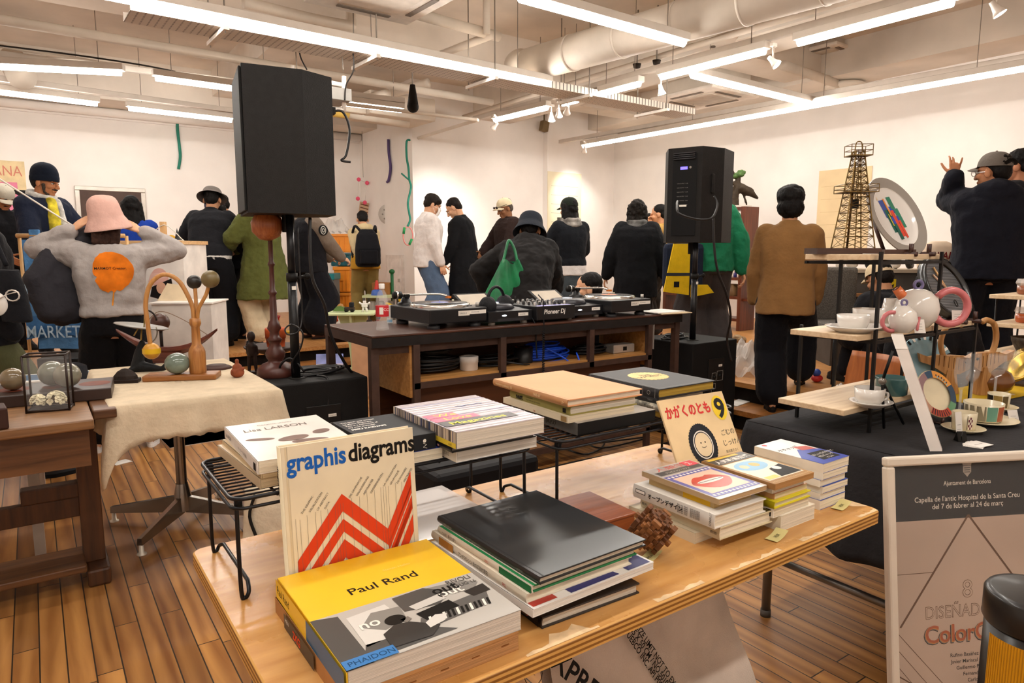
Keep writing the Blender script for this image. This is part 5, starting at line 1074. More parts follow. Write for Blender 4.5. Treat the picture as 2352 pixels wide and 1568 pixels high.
# children's magazine leaning on the right stack
def a_kid(mb,w_,d,h):
 T0=ontop(h);e=.0002;red=mat('#d23c3c',.5,0,0)
 mb.text('かがくのとも',d*.125,red,T0@Tr(w_*.05,d*.82,e),bold=.0012,sx=.8).disc(w_*.87,d*.84,w_*.11,mat('#f0cf3a',.5),e,T0,ry=d*.125).text('9',d*.27,mat('#2b2a2c',.5),T0@Tr(w_*.8,d*.745,e*2),bold=.002)
 ty=mat('#2b2d33',.6,0,.1,60);cx_,cy_=w_*.45,d*.52
 pts=[((.2+.008*(i%2))*d*.86*math.cos(math.pi*i/40),(.2+.008*(i%2))*d*math.sin(math.pi*i/40))for i in range(80)]
 mb.flat([(cx_+x,cy_+y)for x,y in pts],ty,e,T0).disc(cx_,cy_,d*.125,Wt,e*2,T0,ry=d*.137).disc(cx_,cy_,d*.113,ty,e*3,T0,ry=d*.125).disc(cx_,cy_,d*.105,mat('#efd9b4',.5),e*4,T0,ry=d*.115)
 for sg in (-1,1):mb.disc(cx_+sg*d*.028,cy_+d*.02,d*.008,K,e*5,T0)
 mb.tube([T0@V((cx_+d*.03*q,cy_-d*.03+d*.012*q*q,e*5))for q in (-1,-.5,0,.5,1)],.0006,K,4)
 mb.flat([(cx_-w_*.03,d*.3),(cx_-w_*.0,d*.3),(cx_+w_*.01,d*.22),(cx_+w_*.1,d*.22),(cx_+w_*.11,d*.3),(cx_+w_*.14,d*.3),(cx_+w_*.15,d*.2),(cx_+w_*.18,d*.0),(cx_-w_*.06,0),(cx_-w_*.06,d*.2)],ty,e,T0)
 sk_=mat('#e3b98c',.5,0,0)
 mb.rect(w_*.13,d*.2,w_*.33,d*.28,sk_,e,T0).rect(w_*.14,d*.27,w_*.19,d*.32,sk_,e,T0)
 for i in range(4):mb.disc(w_*.12,d*(.21+.022*i),w_*.03,sk_,e,T0,ry=d*.012)
 mb.flat([(w_*.68,d*.27),(w_*.86,d*.17),(w_*.9,d*.22),(w_*.7,d*.33)],sk_,e,T0)
 for i in range(4):mb.disc(w_*(.88+.014*i),d*(.165+.015*i),w_*.03,sk_,e,T0,ry=d*.012)
 mb.text('ごむの',d*.065,Dg,T0@Tr(w_*.76,d*.57,e)).text('じっけん',d*.065,Dg,T0@Tr(w_*.74,d*.47,e)).text('加古里子さく',d*.03,Dg,T0@Tr(w_*.75,d*.4,e)).text('こまりそう',d*.025,Dg,T0@Tr(w_*.18,d*.13,e))
Mk=basis((0,0,0),(.215,-.012,0),(0,.11,.21)).to_euler()
book('magazine','tan children\'s magazine with a smiling tyre face, leaning on the right stack',(1.192,.993,TZ),.222,.255,.004,mat('#ecd0a2',.55,0,.08,6),hard=False,art=a_kid,rot=Mk,cat='magazine')
# ------------------------------------------------------------------ small things on the table
p=V((.94,.872,TZ));t=thing('wooden_puzzle','ball-shaped burr puzzle of many small brown wooden sticks','puzzle',p+V((0,0,.052)),rot=(rad(35.3),rad(0),rad(25)))
pw=[wood(a,b,.5,0,2)for a,b in (('#5a3317','#7c4b25'),('#6e4220','#9a6436'),('#4a2912','#6b3f1e'))]
s_=.0098;n_=0
for ax in range(3):
 mb=MB()
 for i in range(-3,4):
  for j in range(-3,4):
   L_=4-max(abs(i),abs(j))if True else 0
   L_=(7-abs(i)-abs(j))/2+.35
   if L_<.6 or (i+j)%2:continue
   c=[0,0,0];d_=[s_*.98]*3;d_[ax]=2*L_*s_*1.12;c[(ax+1)%3]=i*s_;c[(ax+2)%3]=j*s_
   mb.box(c,d_,pw[(i*3+j*5+ax)%3],bev=.0007,seg=1)
 mb.build('stick_set',t)
def tagp(p,rz,s,label,w_=.058,d=.026):
 mb=MB();ym_=mat('#e9dd9a',.7);mb.grid(lambda a,b:V((a*w_,b*d,.001+.004*(a-.3)**2*4)),8,1,ym_).text(s,.0105,mat('#3b3a30',.7),Tr(w_*.35,d*.35,.0028)@Ry(-.03))
 tag(mb.build('price_tag',None,p,rz),label,'price tag','yellow price slips on the plywood table')
tagp((.9,.845,TZ),.25,'¥6,600','yellow price slip sticking out beside the wooden puzzle')
tagp((1.185,.765,TZ),.2,'¥200','yellow price slip in front of the lips magazine stack')
tagp((1.455,.782,TZ),.16,'¥500','yellow price slip at the right corner of the plywood table')
t=thing('wooden_box','reddish brown wooden box lid behind the black album','box',(.905,.985,TZ),-.03)
rw=wood('#7a3a1c','#9c5429',.35,0,1.5);MB().bb((0,0,0),(.1,.15,.03),rw,bev=.003).build('box_body',t);MB().bb((-.003,-.003,.03),(.103,.153,.036),rw,bev=.003).build('lid',t)
t=thing('plastic_sleeve','clear plastic sleeve with white sheets lying under the left rack','sleeve',(.585,1.175,TZ),.02)
MB().bb((0,0,0),(.2,.25,.004),mat('#efe9e4',.5)).build('sheets',t);MB().bb((-.006,-.006,.0045),(.215,.26,.0052),mat('#f4f0ee',.08,0,0,alpha=.45)).build('sleeve_film',t)
# ------------------------------------------------------------------ under and around the table
t=thing('mail_sack','white woven mail sack printed with black size-limit lettering under the front table','sack',(0,0,0))
sk_=mat('#cdbfb2',.7,0,.06,10,.3,300)
p0,sx_,sy_=V((.78,.80,.0)),V((.56,0,0)),V((0,.20,.56));nn_=sx_.cross(sy_).normalized()
def sack(a,b):
 w2=.5+.5*(1-max(0,b-.55));r_=1-.22*max(0,(b-.4))**1.4*(1 if a>.5 else 0)
 return p0+sx_*(a*r_)+sy_*b+nn_*(.03*math.sin(a*math.pi)+.008*math.sin(a*9+b*7)+.007*math.sin(b*13-a*5))
mb=MB();mb.grid(sack,24,24,sk_);mb.grid(lambda a,b:sack(a,b)+V((0,.04+.1*math.sin(math.pi*a),-.0))*(1 if 0<b<1 else .6),24,24,sk_)
def hitp(u,v):
 r=ray(u,v);return O+r*((p0+nn_*.045-O).dot(nn_)/r.dot(nn_))
def lay(s,u0,v0,u1,v1,size,bold=.0,sx=1.):
 a,b=hitp(u0,v0),hitp(u1,v1);x=(b-a).normalized();y=nn_.cross(x);mb.text(s,size,K,basis(a,x,y),bold=bold,sx=sx)
lay('SIZE LIMIT NOT TO EXCEED 100 CM',1460,1442,1540,1568,.019,.0003,.8);lay('65 X 50 CM / NO.5010093',1447,1447,1527,1573,.019,.0003,.8);lay('PUEBCO INC. API P001-R391-00',1434,1452,1514,1578,.019,.0003,.8);lay('XPRESS',1262,1528,1322,1580,.055,.001)
c_=hitp(1225,1548);mb.tube([c_+sx_.normalized()*.02*math.cos(q)+sy_.normalized()*.02*math.sin(q)for q in [i*.2618 for i in range(24)]],.0008,K,4,True);lay('PE',1220,1545,1230,1552,.01)
mb.build('sack_body',t)
pb_=at(588,1225,0);t=thing('canvas_tote','off-white canvas tote with black handwriting behind the left end of the front table','bag',tuple(level(632,2.55,0)),-.5)
cv=cloth('#cfc0a8',.3);mb=MB();loft(mb,[(V((0,0,0)),.11,.06,Matrix.Identity(3)),(V((0,0,.2)),.115,.06,Matrix.Identity(3)),(V((0,0,.40)),.10,.03,Matrix.Identity(3))],cv);blob('bag_body',mb,t,.012,2,.02)
MB().tube(spline([(-.05,-.035,.38),(-.07,-.05,.3),(-.04,-.066,.2),(-.06,-.068,.16),(-.03,-.068,.13),(-.02,-.068,.17)],5),.006,K,6).build('lettering',t)
t=thing('black_case','black case with a chrome clasp standing behind the plywood table','case',(1.02,1.88,0),.0)
MB().bb((0,0,.06),(.42,.3,.58),mat('#151416',.6),bev=.02).build('case_body',t);MB().bb((.1,-.012,.42),(.115,0,.5),mat('#cfc9c2',.2,.9),bev=.003).build('clasp',t)
for x,y in ((.04,.04),(.38,.04),(.04,.26),(.38,.26)):MB().ell((x,y,.03),(.03,.03,.03),K,n=12,h=8).build('wheel',t)
# ------------------------------------------------------------------ DJ workbench
TBX0,TBX1,TBY0,TBY1,DZ=1.31,3.50,3.035,3.69,.90
stb=mat('#47332b',.55,.2,.12,18);btop=wood('#3a2218','#523226',.35,0,.7);bedge=mat('#231f1e',.55,0,.1,20);plyw=wood('#9c6a34','#bd8a4e',.5,0,1)
t=thing('workbench','long brown steel and wood workbench carrying the turntables','workbench',(0,0,0))
MB().bb((TBX0,TBY0,DZ-.012),(TBX1,TBY1,DZ),btop,bev=.003).bb((TBX0,TBY0,DZ-.06),(TBX1,TBY0+.012,DZ-.0125),bedge).bb((TBX0,TBY0+.012,DZ-.06),(TBX0+.012,TBY1,DZ-.0125),stb).bb((TBX0+.012,TBY0+.013,DZ-.05),(TBX1,TBY1,DZ-.0125),stb).build('bench_top',t)
mb=MB()
for x in (TBX0+.02,TBX1-.02):
 for y in (TBY0+.04,TBY1-.03):MB().bb((x-.02,y-.02,0),(x+.02,y+.02,DZ-.06),stb).build('leg',t)
mb.bb((TBX0,TBY0+.03,DZ-.1),(TBX1,TBY0+.06,DZ-.06),stb).bb((TBX0,TBY1-.05,DZ-.1),(TBX1,TBY1-.02,DZ-.06),stb)
mb.bb((1.53,TBY0,.615),(3.22,TBY0+.03,.645),stb).bb((1.53,TBY0+.5,.615),(3.22,TBY0+.53,.645),stb).bb((1.53,TBY0,.14),(3.22,TBY0+.03,.17),stb)
for x in (1.545,2.07,2.71,3.205):mb.bb((x-.018,TBY0,.0 if x in (1.545,3.205)else .615),(x+.018,TBY0+.03,DZ-.06),stb)
mb.build('steel_frame',t)
MB().bb((1.53,TBY0+.02,.645),(3.22,TBY0+.52,.657),plyw).build('shelf',t)
db=wood('#3c1f0e','#5a3218',.5,0,.6)
MB().bb((1.56,TBY0+.52,.2),(3.2,TBY0+.54,DZ-.06),db).bb((1.56,TBY0+.08,.2),(3.2,TBY0+.1,.6),db).bb((1.56,TBY0+.095,.39),(3.2,TBY0+.1,.395),K).build('back_panel',t)
MB().bb((1.515,TBY0+.02,.57),(1.53,TBY0+.5,.845),plyw).build('side_panel',t);MB().bb((3.22,TBY0+.02,.57),(3.235,TBY0+.5,.845),plyw).build('side_panel',t)
MB().bb((3.236,TBY0+.0,.68),(3.238,TBY0+.04,.84),mat('#a9a098',.4)).build('tape_strip',t)
def coil(label,c,r,h,n,m,tr=.005,tails=None,group='cable coils on the workbench shelf'):
 mb=MB();random.seed(int(c[0]*100))
 for i in range(n):
  a0=random.random()*6;rr=r*(.5+.5*random.random());z=.006+h*(i+.5)/n*(1.25-.75*rr/r)*random.uniform(.7,1.1);tl=(random.random()-.5)*.03
  ex=1.15+random.random()*.1
  mb.tube([(rr*ex*math.cos(q)+random.uniform(-.004,.004),rr*.72*math.sin(q),z+tl*math.cos(q+a0))for q in [j*math.pi/12 for j in range(24)]],tr,m,6,True)
 for tl in tails or []:mb.tube(spline(tl,6),tr,m,6)
 return tag(mb.build('cable_coil',None,c),label,'cable',group)
SZ=.657;cb=mat('#131214',.4)
coil('big black cable coil at the left end of the workbench shelf',(1.75,3.23,SZ),.125,.14,26,cb,.006,[[(.1,-.05,.05),(.18,-.02,.07),(.22,.05,.02)]])
coil('loose flat black cable coil left of the middle of the workbench shelf',(2.14,3.24,SZ),.14,.06,10,cb,.005,[[(.0,-.1,.03),(.1,-.14,.01),(.16,-.13,.0)]])
coil('bright blue cable coil on the workbench shelf',(2.50,3.25,SZ),.155,.11,26,mat('#1c4fd0',.4),.005,[[(-.05,-.1,.08),(.05,-.14,.02),(.1,-.185,-.03),(.14,-.19,-.03),(.16,-.13,.04)]])
coil('black cable coil in the right compartment of the workbench shelf',(2.87,3.25,SZ),.12,.07,14,cb,.006)
tag(MB().lathe([(.045,0),(.05,.003),(.05,.04),(.053,.042),(.053,.075),(.045,.078),(.03,.078),(.03,0)],mat('#e6e0da',.4)).build('tape_roll',None,(1.93,3.17,SZ)),'white plastic roll on the shelf beside the big black cable coil','roll')
tag(MB().lathe([(.055,0),(.055,.09),(.04,.09),(.04,0)],mat('#161416',.4)).lathe([(.042,.0905),(.053,.0905)],mat('#b5483c',.5)).build('tape_roll',None,(2.33,3.21,SZ)),'black tape roll with a reddish top left of the blue cable coil','roll')
t=thing('silver_device','small silver device at the right end of the workbench shelf','device',(3.08,3.19,SZ),-.03)
MB().bb((-.09,-.05,0),(.09,.05,.055),mat('#cfcac4',.3,.6),bev=.006).build('casing',t);MB().bb((-.01,-.052,.015),(.02,-.05,.04),K).build('button',t)
# ------------------------------------------------------------------ turntables, players, mixer
blkp=mat('#17171a',.35,0,.04,20);grayp=mat('#2c2c30',.4);slv=mat('#d6d2cc',.2,.9)
def sticker(p,s,c='#e3ded6',size=(.05,.018),name='sticker'):return p
def turntable(label,x,y,rz,rec):
 t=thing('turntable',label,'turntable',(x,y,DZ),rz,'turntables on the workbench');w_,d,z0=.353,.453,.03
 MB().bb((0,0,z0),(w_,d,z0+.075),blkp,bev=.006).rect(.22,.0,.33,0,K).build('plinth',t)
 for a in (.05,w_-.05):
  for b in (.05,d-.05):MB().lathe([(.032,0),(.034,.004),(.034,.018),(.026,.02),(.026,.035)],grayp,Tr(a,b,0)).build('foot',t)
 T0=Tr(.175,.2,z0+.075)
 MB().lathe([(.166,0),(.166,.012),(.16,.018),(0,.018)],slv,T0,40).build('platter',t)
 MB().lathe([(.152,.0185),(.152,.021),(.05,.0215)],mat('#161618',.25),T0,40).lathe([(.05,.0216),(.003,.022),(.003,.03),(0,.03)],mat(rec,.4,0,.2,20),T0,24).build('record',t)
 P0=V((.07,.40,z0+.075));mb=MB();mb.lathe([(.045,0),(.045,.012),(.03,.016),(.02,.045),(0,.048)],blkp,Matrix.Translation(P0)).box(P0+V((0,0,.05)),(.03,.05,.018),K)
 mb.build('tonearm_base',t)
 A0=P0+V((0,0,.055));mb=MB();mb.tube(spline([A0+V((-.02,0,0)),A0+V((.1,-.01,0)),A0+V((.2,-.03,-.002)),A0+V((.235,-.06,-.012))],5),.0065,slv,10).tube([A0+V((-.075,.0,0)),A0+V((-.028,0,0))],.021,K,16).tube([A0+V((-.06,.0,0)),A0+V((-.05,0,0))],.022,slv,16)
 mb.box(A0+V((.24,-.065,-.018)),(.02,.035,.012),mat('#c8702e',.5),Tr(0,0,0));mb.build('tonearm',t)
 MB().cyl((w_-.03,.05,z0+.075),(w_-.03,.05,z0+.1),.01,mat('#b9b4ae',.3,.5)).cyl((.32,.3,z0+.075),(.32,.3,z0+.1),.006,mat('#cfc9a8',.3)).bb((w_-.045,.12,z0+.0752),(w_-.02,.3,z0+.078),grayp).build('control',t)
 F_=onfront(0,z0,.0012);MB().rect(.17,.036,.24,.062,mat('#ddd6cc',.5),0,F_).text('UNIQUE',.012,Dg,F_@Tr(.178,.044,.0004)).build('label_sticker',t);MB().rect(.24,.042,.345,.062,mat('#e6e0d8',.5),0,F_).text('SOUNDLINK',.009,Dg,F_@Tr(.25,.049,.0004)).build('label_sticker',t)
 return t
turntable('left turntable of the pair, nearest the plastic bottle',1.648,3.085,.02,'#7d86c9')
turntable('right turntable of the pair, at the right end of the workbench',2.875,3.05,.03,'#d07a4e')
def player(label,x,y):
 t=thing('media_player',label,'media player',(x,y,DZ),.02,'black media players');w_,d=.30,.40
 MB().add([(0,0,.02),(w_,0,.02),(w_,d,.02),(0,d,.02),(0,0,.075),(w_,0,.075),(w_,d*.62,.09),(0,d*.62,.09),(w_,d,.10),(0,d,.10)],[(0,3,2,1),(0,1,5,4),(4,5,6,7),(7,6,8,9),(1,2,8,6,5),(3,0,4,7,9),(2,3,9,8)],blkp).build('body',t)
 MB().lathe([(.115,0),(.12,.006),(.105,.028),(.09,.034),(.035,.036),(0,.036)],mat('#3a3a40',.3,.3),Tr(w_/2,.17,.078),36).lathe([(0,.0365),(.03,.0366),(.03,.036)],mat('#e4ecff',.3,0,0,emit=3.),Tr(w_/2,.17,.078),20).build('jog_wheel',t)
 Ms=Tr(w_/2,.37,.1)@Rx(rad(28));MB().box((0,0,.012),(.24,.15,.018),K,Ms,bev=.004).build('screen_bezel',t);MB().rect(-.1,-.06,.1,.06,mat('#cfc4b4',.15),.0215,Ms).build('screen',t)
 F_=onfront(0,0,.0008);MB().disc(w_*.35,.052,.016,mat('#eef4ff',.3,0,0,emit=6.),0,F_,ry=.004).rect(.06,.02,.24,.036,grayp,0,F_).rect(.2,.045,.27,.063,mat('#e6e0d8',.5),.0002,F_).text('UNICO',.012,Dg,F_@Tr(.21,.05,.0004)).build('front_panel',t)
 for a in (.04,w_-.04):MB().cyl((a,.03,0),(a,.03,.021),.02,mat('#8b847c',.4,.3)).build('foot',t)
 return t
player('black media player left of the mixer with headphones on it',2.005,3.085)
player('black media player right of the mixer',2.585,3.125)
t=thing('mixer','black mixer with a white maker name in the middle of the workbench','mixer',(2.31,3.055,DZ),.02)
w_,d=.285,.36
MB().bb((0,0,.015),(w_,d,.095),blkp,bev=.004).build('body',t);MB().text('Pioneer Dj',.036,mat('#e8e4de',.4),onfront(.05,.05,.0008),bold=.0008,shear=.15).build('lettering',t)
for i in range(7):
 for j in range(6):MB().lathe([(.008,0),(.0075,.016),(.005,.02),(0,.02)],blkp if (i+j)%3 else mat('#bdb9b4',.3,.5),None,12).build('knob',t,(.03+i*.037,.06+j*.052,.095))
MB().cyl((.07,.3,.095),(.07,.3,.135),.004,K).build('switch',t);MB().rect(.02,.01,.26,.04,mat('#b7b2ff',.4,0,0,emit=.6),.0956).build('light_strip',t)
# headphones
p=at(1160,692,1.02);t=thing('headphones','black headphones lying on the left media player','headphones',(2.13,3.2,1.02),.4)
hp_=mat('#1a1a1c',.5)
MB().tube(arc(14,0,math.pi,.085,(0,0,0),'xz'),.009,hp_,8).build('headband',t)
for x in (-.085,.085):MB().lathe([(.0,-.026),(.042,-.022),(.05,-.006),(.052,.014),(.042,.03),(.0,.026)],mat('#262628',.6,0,.1,30,.4,80),Tr(x,0,-.015)@Ry(rad(90)),20).build('ear_cup',t)
MB().tube(spline([(.09,-.02,-.05),(.12,-.12,-.07),(.11,-.19,-.12),(.11,-.2,-.25),(.12,-.2,-.32)],6),.004,hp_,6).build('cable',t)
cpts=[(2.33+.006*math.cos(i*1.1),3.018+.006*math.sin(i*1.1),.86-i*.0022)for i in range(120)]
tag(MB().tube([(2.33,3.07,1.06),(2.335,3.03,1.03),(2.33,3.02,.93)]+cpts,.0035,hp_,5).build('coiled_cable',None),'black coiled cable hanging down in front of the mixer','cable')
# bottle, papers
p=at(879,757,DZ);t=thing('bottle','clear plastic bottle with a red label on the left end of the workbench','bottle',(p.x,p.y,DZ))
pet=mat('#f4f6f6',.05,0,0,alpha=.16)
MB().lathe([(.028,.004),(.032,.0),(.033,.012),(.029,.03),(.033,.045),(.033,.13),(.031,.16),(.022,.19),(.013,.205),(.012,.215)],pet,None,24).build('bottle_body',t)
MB().lathe([(.0336,.07),(.034,.072),(.034,.125),(.0336,.127)],mat('#cf2f36',.4),None,24).rect(-.008,.082,.012,.118,Wt,.0345,basis((0,0,0),(.82,-.57,0),(0,0,1))).text('CO',.02,Wt,basis((0,0,.1),(.82,-.57,0),(0,0,1))@Tr(.013,0,.0342)).build('label',t)
MB().lathe([(.0145,.212),(.015,.214),(.015,.236),(.013,.238),(0,.238)],mat('#efe9e4',.4)).build('cap',t)
p=at(899,742,DZ);t=thing('small_carton','small white printed carton behind the plastic bottle','carton',(p.x,p.y+.02,DZ),-.5)
MB().bb((-.016,-.012,0),(.016,.012,.1),mat('#e3dfd8',.5)).text('UNICO',.018,Dg,onfront(-.004,.03,.013)@Rz(math.pi/2)).rect(-.014,.004,.014,.02,mat('#8fb5cf',.5),0,onfront(0,0,.0125)).build('carton',t)
p=at(1575,716,DZ)
for i,(dx,rz,m,lb)in enumerate([(0,-.1,'#d8c3a2','tan folder sticking out over the right end of the workbench'),(-.03,.02,'#e6e2dc','white papers on the tan folder at the right end of the workbench')]):
 tag(MB().bb((-.13,-.1,0),(.13,.1,.006),mat(m,.6),bev=.001).build('paper_stack',None,(3.42+dx,3.1+.03*i,DZ+.0005+.0065*i),rz),lb,'paper')
# ------------------------------------------------------------------ speakers
vin=mat('#1f1d1c',.55,0,.06,30,.25,220);vin2=mat('#171616',.6,0,.05,20,.2,200);gril=mat('#1a1a1a',.6,.2,.1,200,.6,500)
def cabinet(poly,z,h,t):
 m2=MB();n=len(poly);bm=MB();bm.prism(poly,0,h,vin);return bm.build('cabinet',t)
sp0=V((1.045,3.40,1.475))
t=thing('speaker','tall black loudspeaker on a pole at the left, seen from its side','speaker',sp0,rad(-9),'loudspeakers on poles')
cabinet([(-.20,-.20),(.06,-.20),(.21,-.11),(.21,.11),(.06,.20),(-.20,.20)],0,.645,t)
MB().bb((-.212,-.19,.01),(-.2005,.19,.635),gril,bev=.004).build('grille',t);MB().lathe([(.03,-.08),(.03,0)],K,None,16).build('pole_socket',t)
MB().box((.212,0,.35),(.006,.16,.5),grayp).box((.22,-.06,.5),(.02,.05,.03),K).build('amplifier_panel',t)
MB().tube(spline([(.22,-.06,.5),(.27,-.06,.5),(.30,-.06,.42),(.28,-.06,.3),(.255,-.06,.27),(.3,-.06,.265)],6),.006,cb,6).build('cable',t)
def sub(label,x,y,rz,panel):
 t=thing('subwoofer',label,'speaker',(x,y,0),rz,'subwoofers on the floor');w_,d,h=.48,.5,.665
 MB().bb((0,0,.015),(w_,d,.68),vin2,bev=.008).build('cabinet',t)
 for a in (.05,w_-.05):
  for b in (.05,d-.05):MB().cyl((a,b,0),(a,b,.016),.02,K).build('foot',t)
 F_=basis((0,-.0015,0),(1,0,0),(0,0,1));g=mat('#0f0f10',.4);wl=mat('#b8b3ac',.5)
 m=MB();m.box((.25,-.004,.38),(.17,.004,.36),g,bev=.002)
 for x0,y0,x1,y1 in ((.2,.4,.245,.46),(.255,.4,.32,.47),(.2,.3,.245,.385)):
  for a,b in (((x0,y0),(x1,y0+.002)),((x0,y1-.002),(x1,y1)),((x0,y0),(x0+.002,y1)),((x1-.002,y0),(x1,y1))):m.rect(*a,*b,wl,.007,F_)
 for x_,z_,r in ((.285,.435,.012),(.225,.43,.01),(.222,.34,.014)):m.lathe([(r,0),(r,.012),(0,.012)],K,F_@Tr(x_,z_,.006),14)
 m.build('amplifier_panel',t)
 m=MB();m.rect(.27,.5,.31,.515,Wt,.007,F_).text('UNICO',.01,Dg,F_@Tr(.274,.503,.0075)).text('Electro-Voice',.014,wl,F_@Tr(.255,.245,.0075)).text('ELX118P',.026,wl,F_@Tr(.24,.215,.0075),bold=.0004)
 for i in range(4):m.rect(.25,.195-i*.008,.33,.198-i*.008,Mg,.007,F_)
 m.build('label',t)
 MB().lathe([(.045,.68),(.045,.684),(.025,.685)],K,Tr(w_*.36,d*.3,0),18).build('pole_cup',t)
 return t
sub('black subwoofer with coiled cable on top, left, under the tall speaker pole',.865,3.20,rad(-2),0)
def pole(label,x,y,z0,z1):
 t=thing('speaker_pole',label,'pole',(x,y,0),0,'speaker poles')
 MB().cyl((0,0,z0),(0,0,z0+(z1-z0)*.62),.022,mat('#18181a',.35,.3)).build('lower_tube',t);MB().cyl((0,0,z0+(z1-z0)*.6),(0,0,z1),.0175,mat('#1d1d20',.3,.4)).build('upper_tube',t)
 MB().cyl((0,0,z0+(z1-z0)*.6),(0,0,z0+(z1-z0)*.65),.027,K).tube([(.02,-.01,z0+(z1-z0)*.62),(.06,-.02,z0+(z1-z0)*.63)],.008,K,8).ell((.07,-.02,z0+(z1-z0)*.63),(.016,.01,.016),K,n=10,h=8).build('clamp_knob',t)
 MB().box((.0,-.0245,z0+(z1-z0)*.56),(.02,.002,.018),Wt).build('label',t)
pole('black speaker pole standing on the left subwoofer',1.035,3.345,.681,1.475)
coil('black cable coiled on top of the left subwoofer',(1.17,3.42,.681),.12,.02,6,cb,.006,[[(-.12,0,.01),(-.2,-.03,.05),(-.16,-.08,.1),(-.1,-.1,.03)],[(-.05,-.14,.01),(-.02,-.2,.0),(-.03,-.225,-.1),(-.04,-.23,-.26),(-.02,-.235,-.3)]],None)
hang('speaker_cable','black cable running from the tall left speaker down behind the workbench','cable',[atd(712,500,3.32),atd(712,560,3.3),atd(718,640,3.3),atd(745,700,3.35),atd(760,770,3.4),atd(790,830,3.45),atd(812,860,3.5)],.008,cb)
hang('speaker_cable','thin black cable looped around the left speaker pole','cable',[atd(684,520,3.25),atd(690,640,3.25),atd(694,720,3.25),atd(686,760,3.22),atd(662,768,3.22),atd(655,755,3.24),atd(672,745,3.25),atd(695,765,3.25),atd(690,800,3.27),atd(672,830,3.28),atd(675,858,3.3)],.004,cb)
n0,r0_=at(1592,790,.68),at(1677,780,.68);a_=math.atan2(r0_.y-n0.y,r0_.x-n0.x)
sub('black subwoofer on the floor under the right speaker',n0.x,n0.y,a_,0)
pr_=level(1563,4.15,0)
s0=V((n0.x,n0.y,0))+Rz(a_)@V((.48*.36,.5*.3,0))
pole('black speaker pole standing on the right subwoofer',s0.x,s0.y,.681,1.40)
zb=CAMH+(HZ-553)/F_PX*3.98
t=thing('speaker','black loudspeaker on a pole seen from the back, right of the middle','speaker',(s0.x+.06,s0.y+.08,zb+.0),-YAW+rad(-34),'loudspeakers on poles')
hgt=.635
cabinet([(-.21,.2),(-.21,-.02),(-.12,-.2),(.12,-.2),(.21,-.02),(.21,.2)],0,hgt,t)
MB().bb((-.205,.2005,.01),(.205,.21,hgt-.01),gril,bev=.004).build('grille',t)
F_=basis((0,-.2008,0),(1,0,0),(0,0,1));m=MB();m.box((0,-.202,hgt*.5),(.17,.004,hgt*.86),mat('#121213',.5),bev=.002)
m.rect(-.03,hgt*.77,.02,hgt*.80,mat('#6f62ff',.3,0,0,emit=2.),.004,F_).disc(.04,hgt*.79,.008,mat('#8b847c',.3),.004,F_)
for i in range(6):m.text('GAIN OUTPUT  12 dB',.008,Mg,F_@Tr(-.05,hgt*(.62-i*.045),.0045))
m.rect(-.03,hgt*.38,.02,hgt*.40,Wt,.0042,F_).build('amplifier_panel',t)
for k_ in range(4):MB().box((0,-.21,hgt*(.88+.02*k_)),(.15,.02,.006),grayp).build('cooling_fin',t)
Mc=basis((.15,-.11,hgt*.62),V((.08,.18,0)),(0,0,1));MB().box((0,0,-.0),(.12,.15,.012),mat('#0d0d0d',.7),Mc,bev=.012).box((0,.0,.018),(.025,.13,.02),vin,Mc,bev=.006).build('handle',t)
MB().lathe([(.03,-.08),(.03,0)],K,None,16).build('pole_socket',t)
hang('speaker_cable','black cable hanging in a loop on the back of the right speaker','cable',[atd(1556,462,3.9),atd(1555,470,3.78),atd(1560,490,3.7),atd(1600,503,3.7),atd(1635,500,3.72),atd(1648,470,3.78),atd(1640,450,3.8)],.006,cb)
hang('speaker_cable','black cable dropping from the right speaker past the green sweater to the right subwoofer','cable',[atd(1638,500,3.75),atd(1640,560,3.75),atd(1648,620,3.76),atd(1670,680,3.8),atd(1678,730,3.85),atd(1670,780,3.9),atd(1680,830,3.9)],.007,cb)
coil('loose black cable lying on the right subwoofer',s0+V((-.05,.12,.681)),.1,.03,7,cb,.006,None,None)
random.seed(11)
for i,(u,v,n)in enumerate([(1180,1075,6),(1330,1020,6),(1400,1000,4),(1650,960,4)]):
 p=at(u,v,.01);pts=[p+V((random.uniform(-.35,.35),random.uniform(-.25,.25),random.uniform(0,.012)))for _ in range(n+3)]
 hang('floor_cable',['tangled black cable on the floor behind the left rack','tangled black cable on the floor behind the right rack','black cable on the floor in front of the workbench','black cable on the floor by the right subwoofer'][i],'cable',pts,.006,cb)
hang('floor_cable','long black cable running across the floor in front of the workbench','cable',[at(1080,1068,.008),at(1200,1085,.008),at(1330,1058,.008),at(1450,1035,.008),at(1560,1010,.008)],.006,cb)
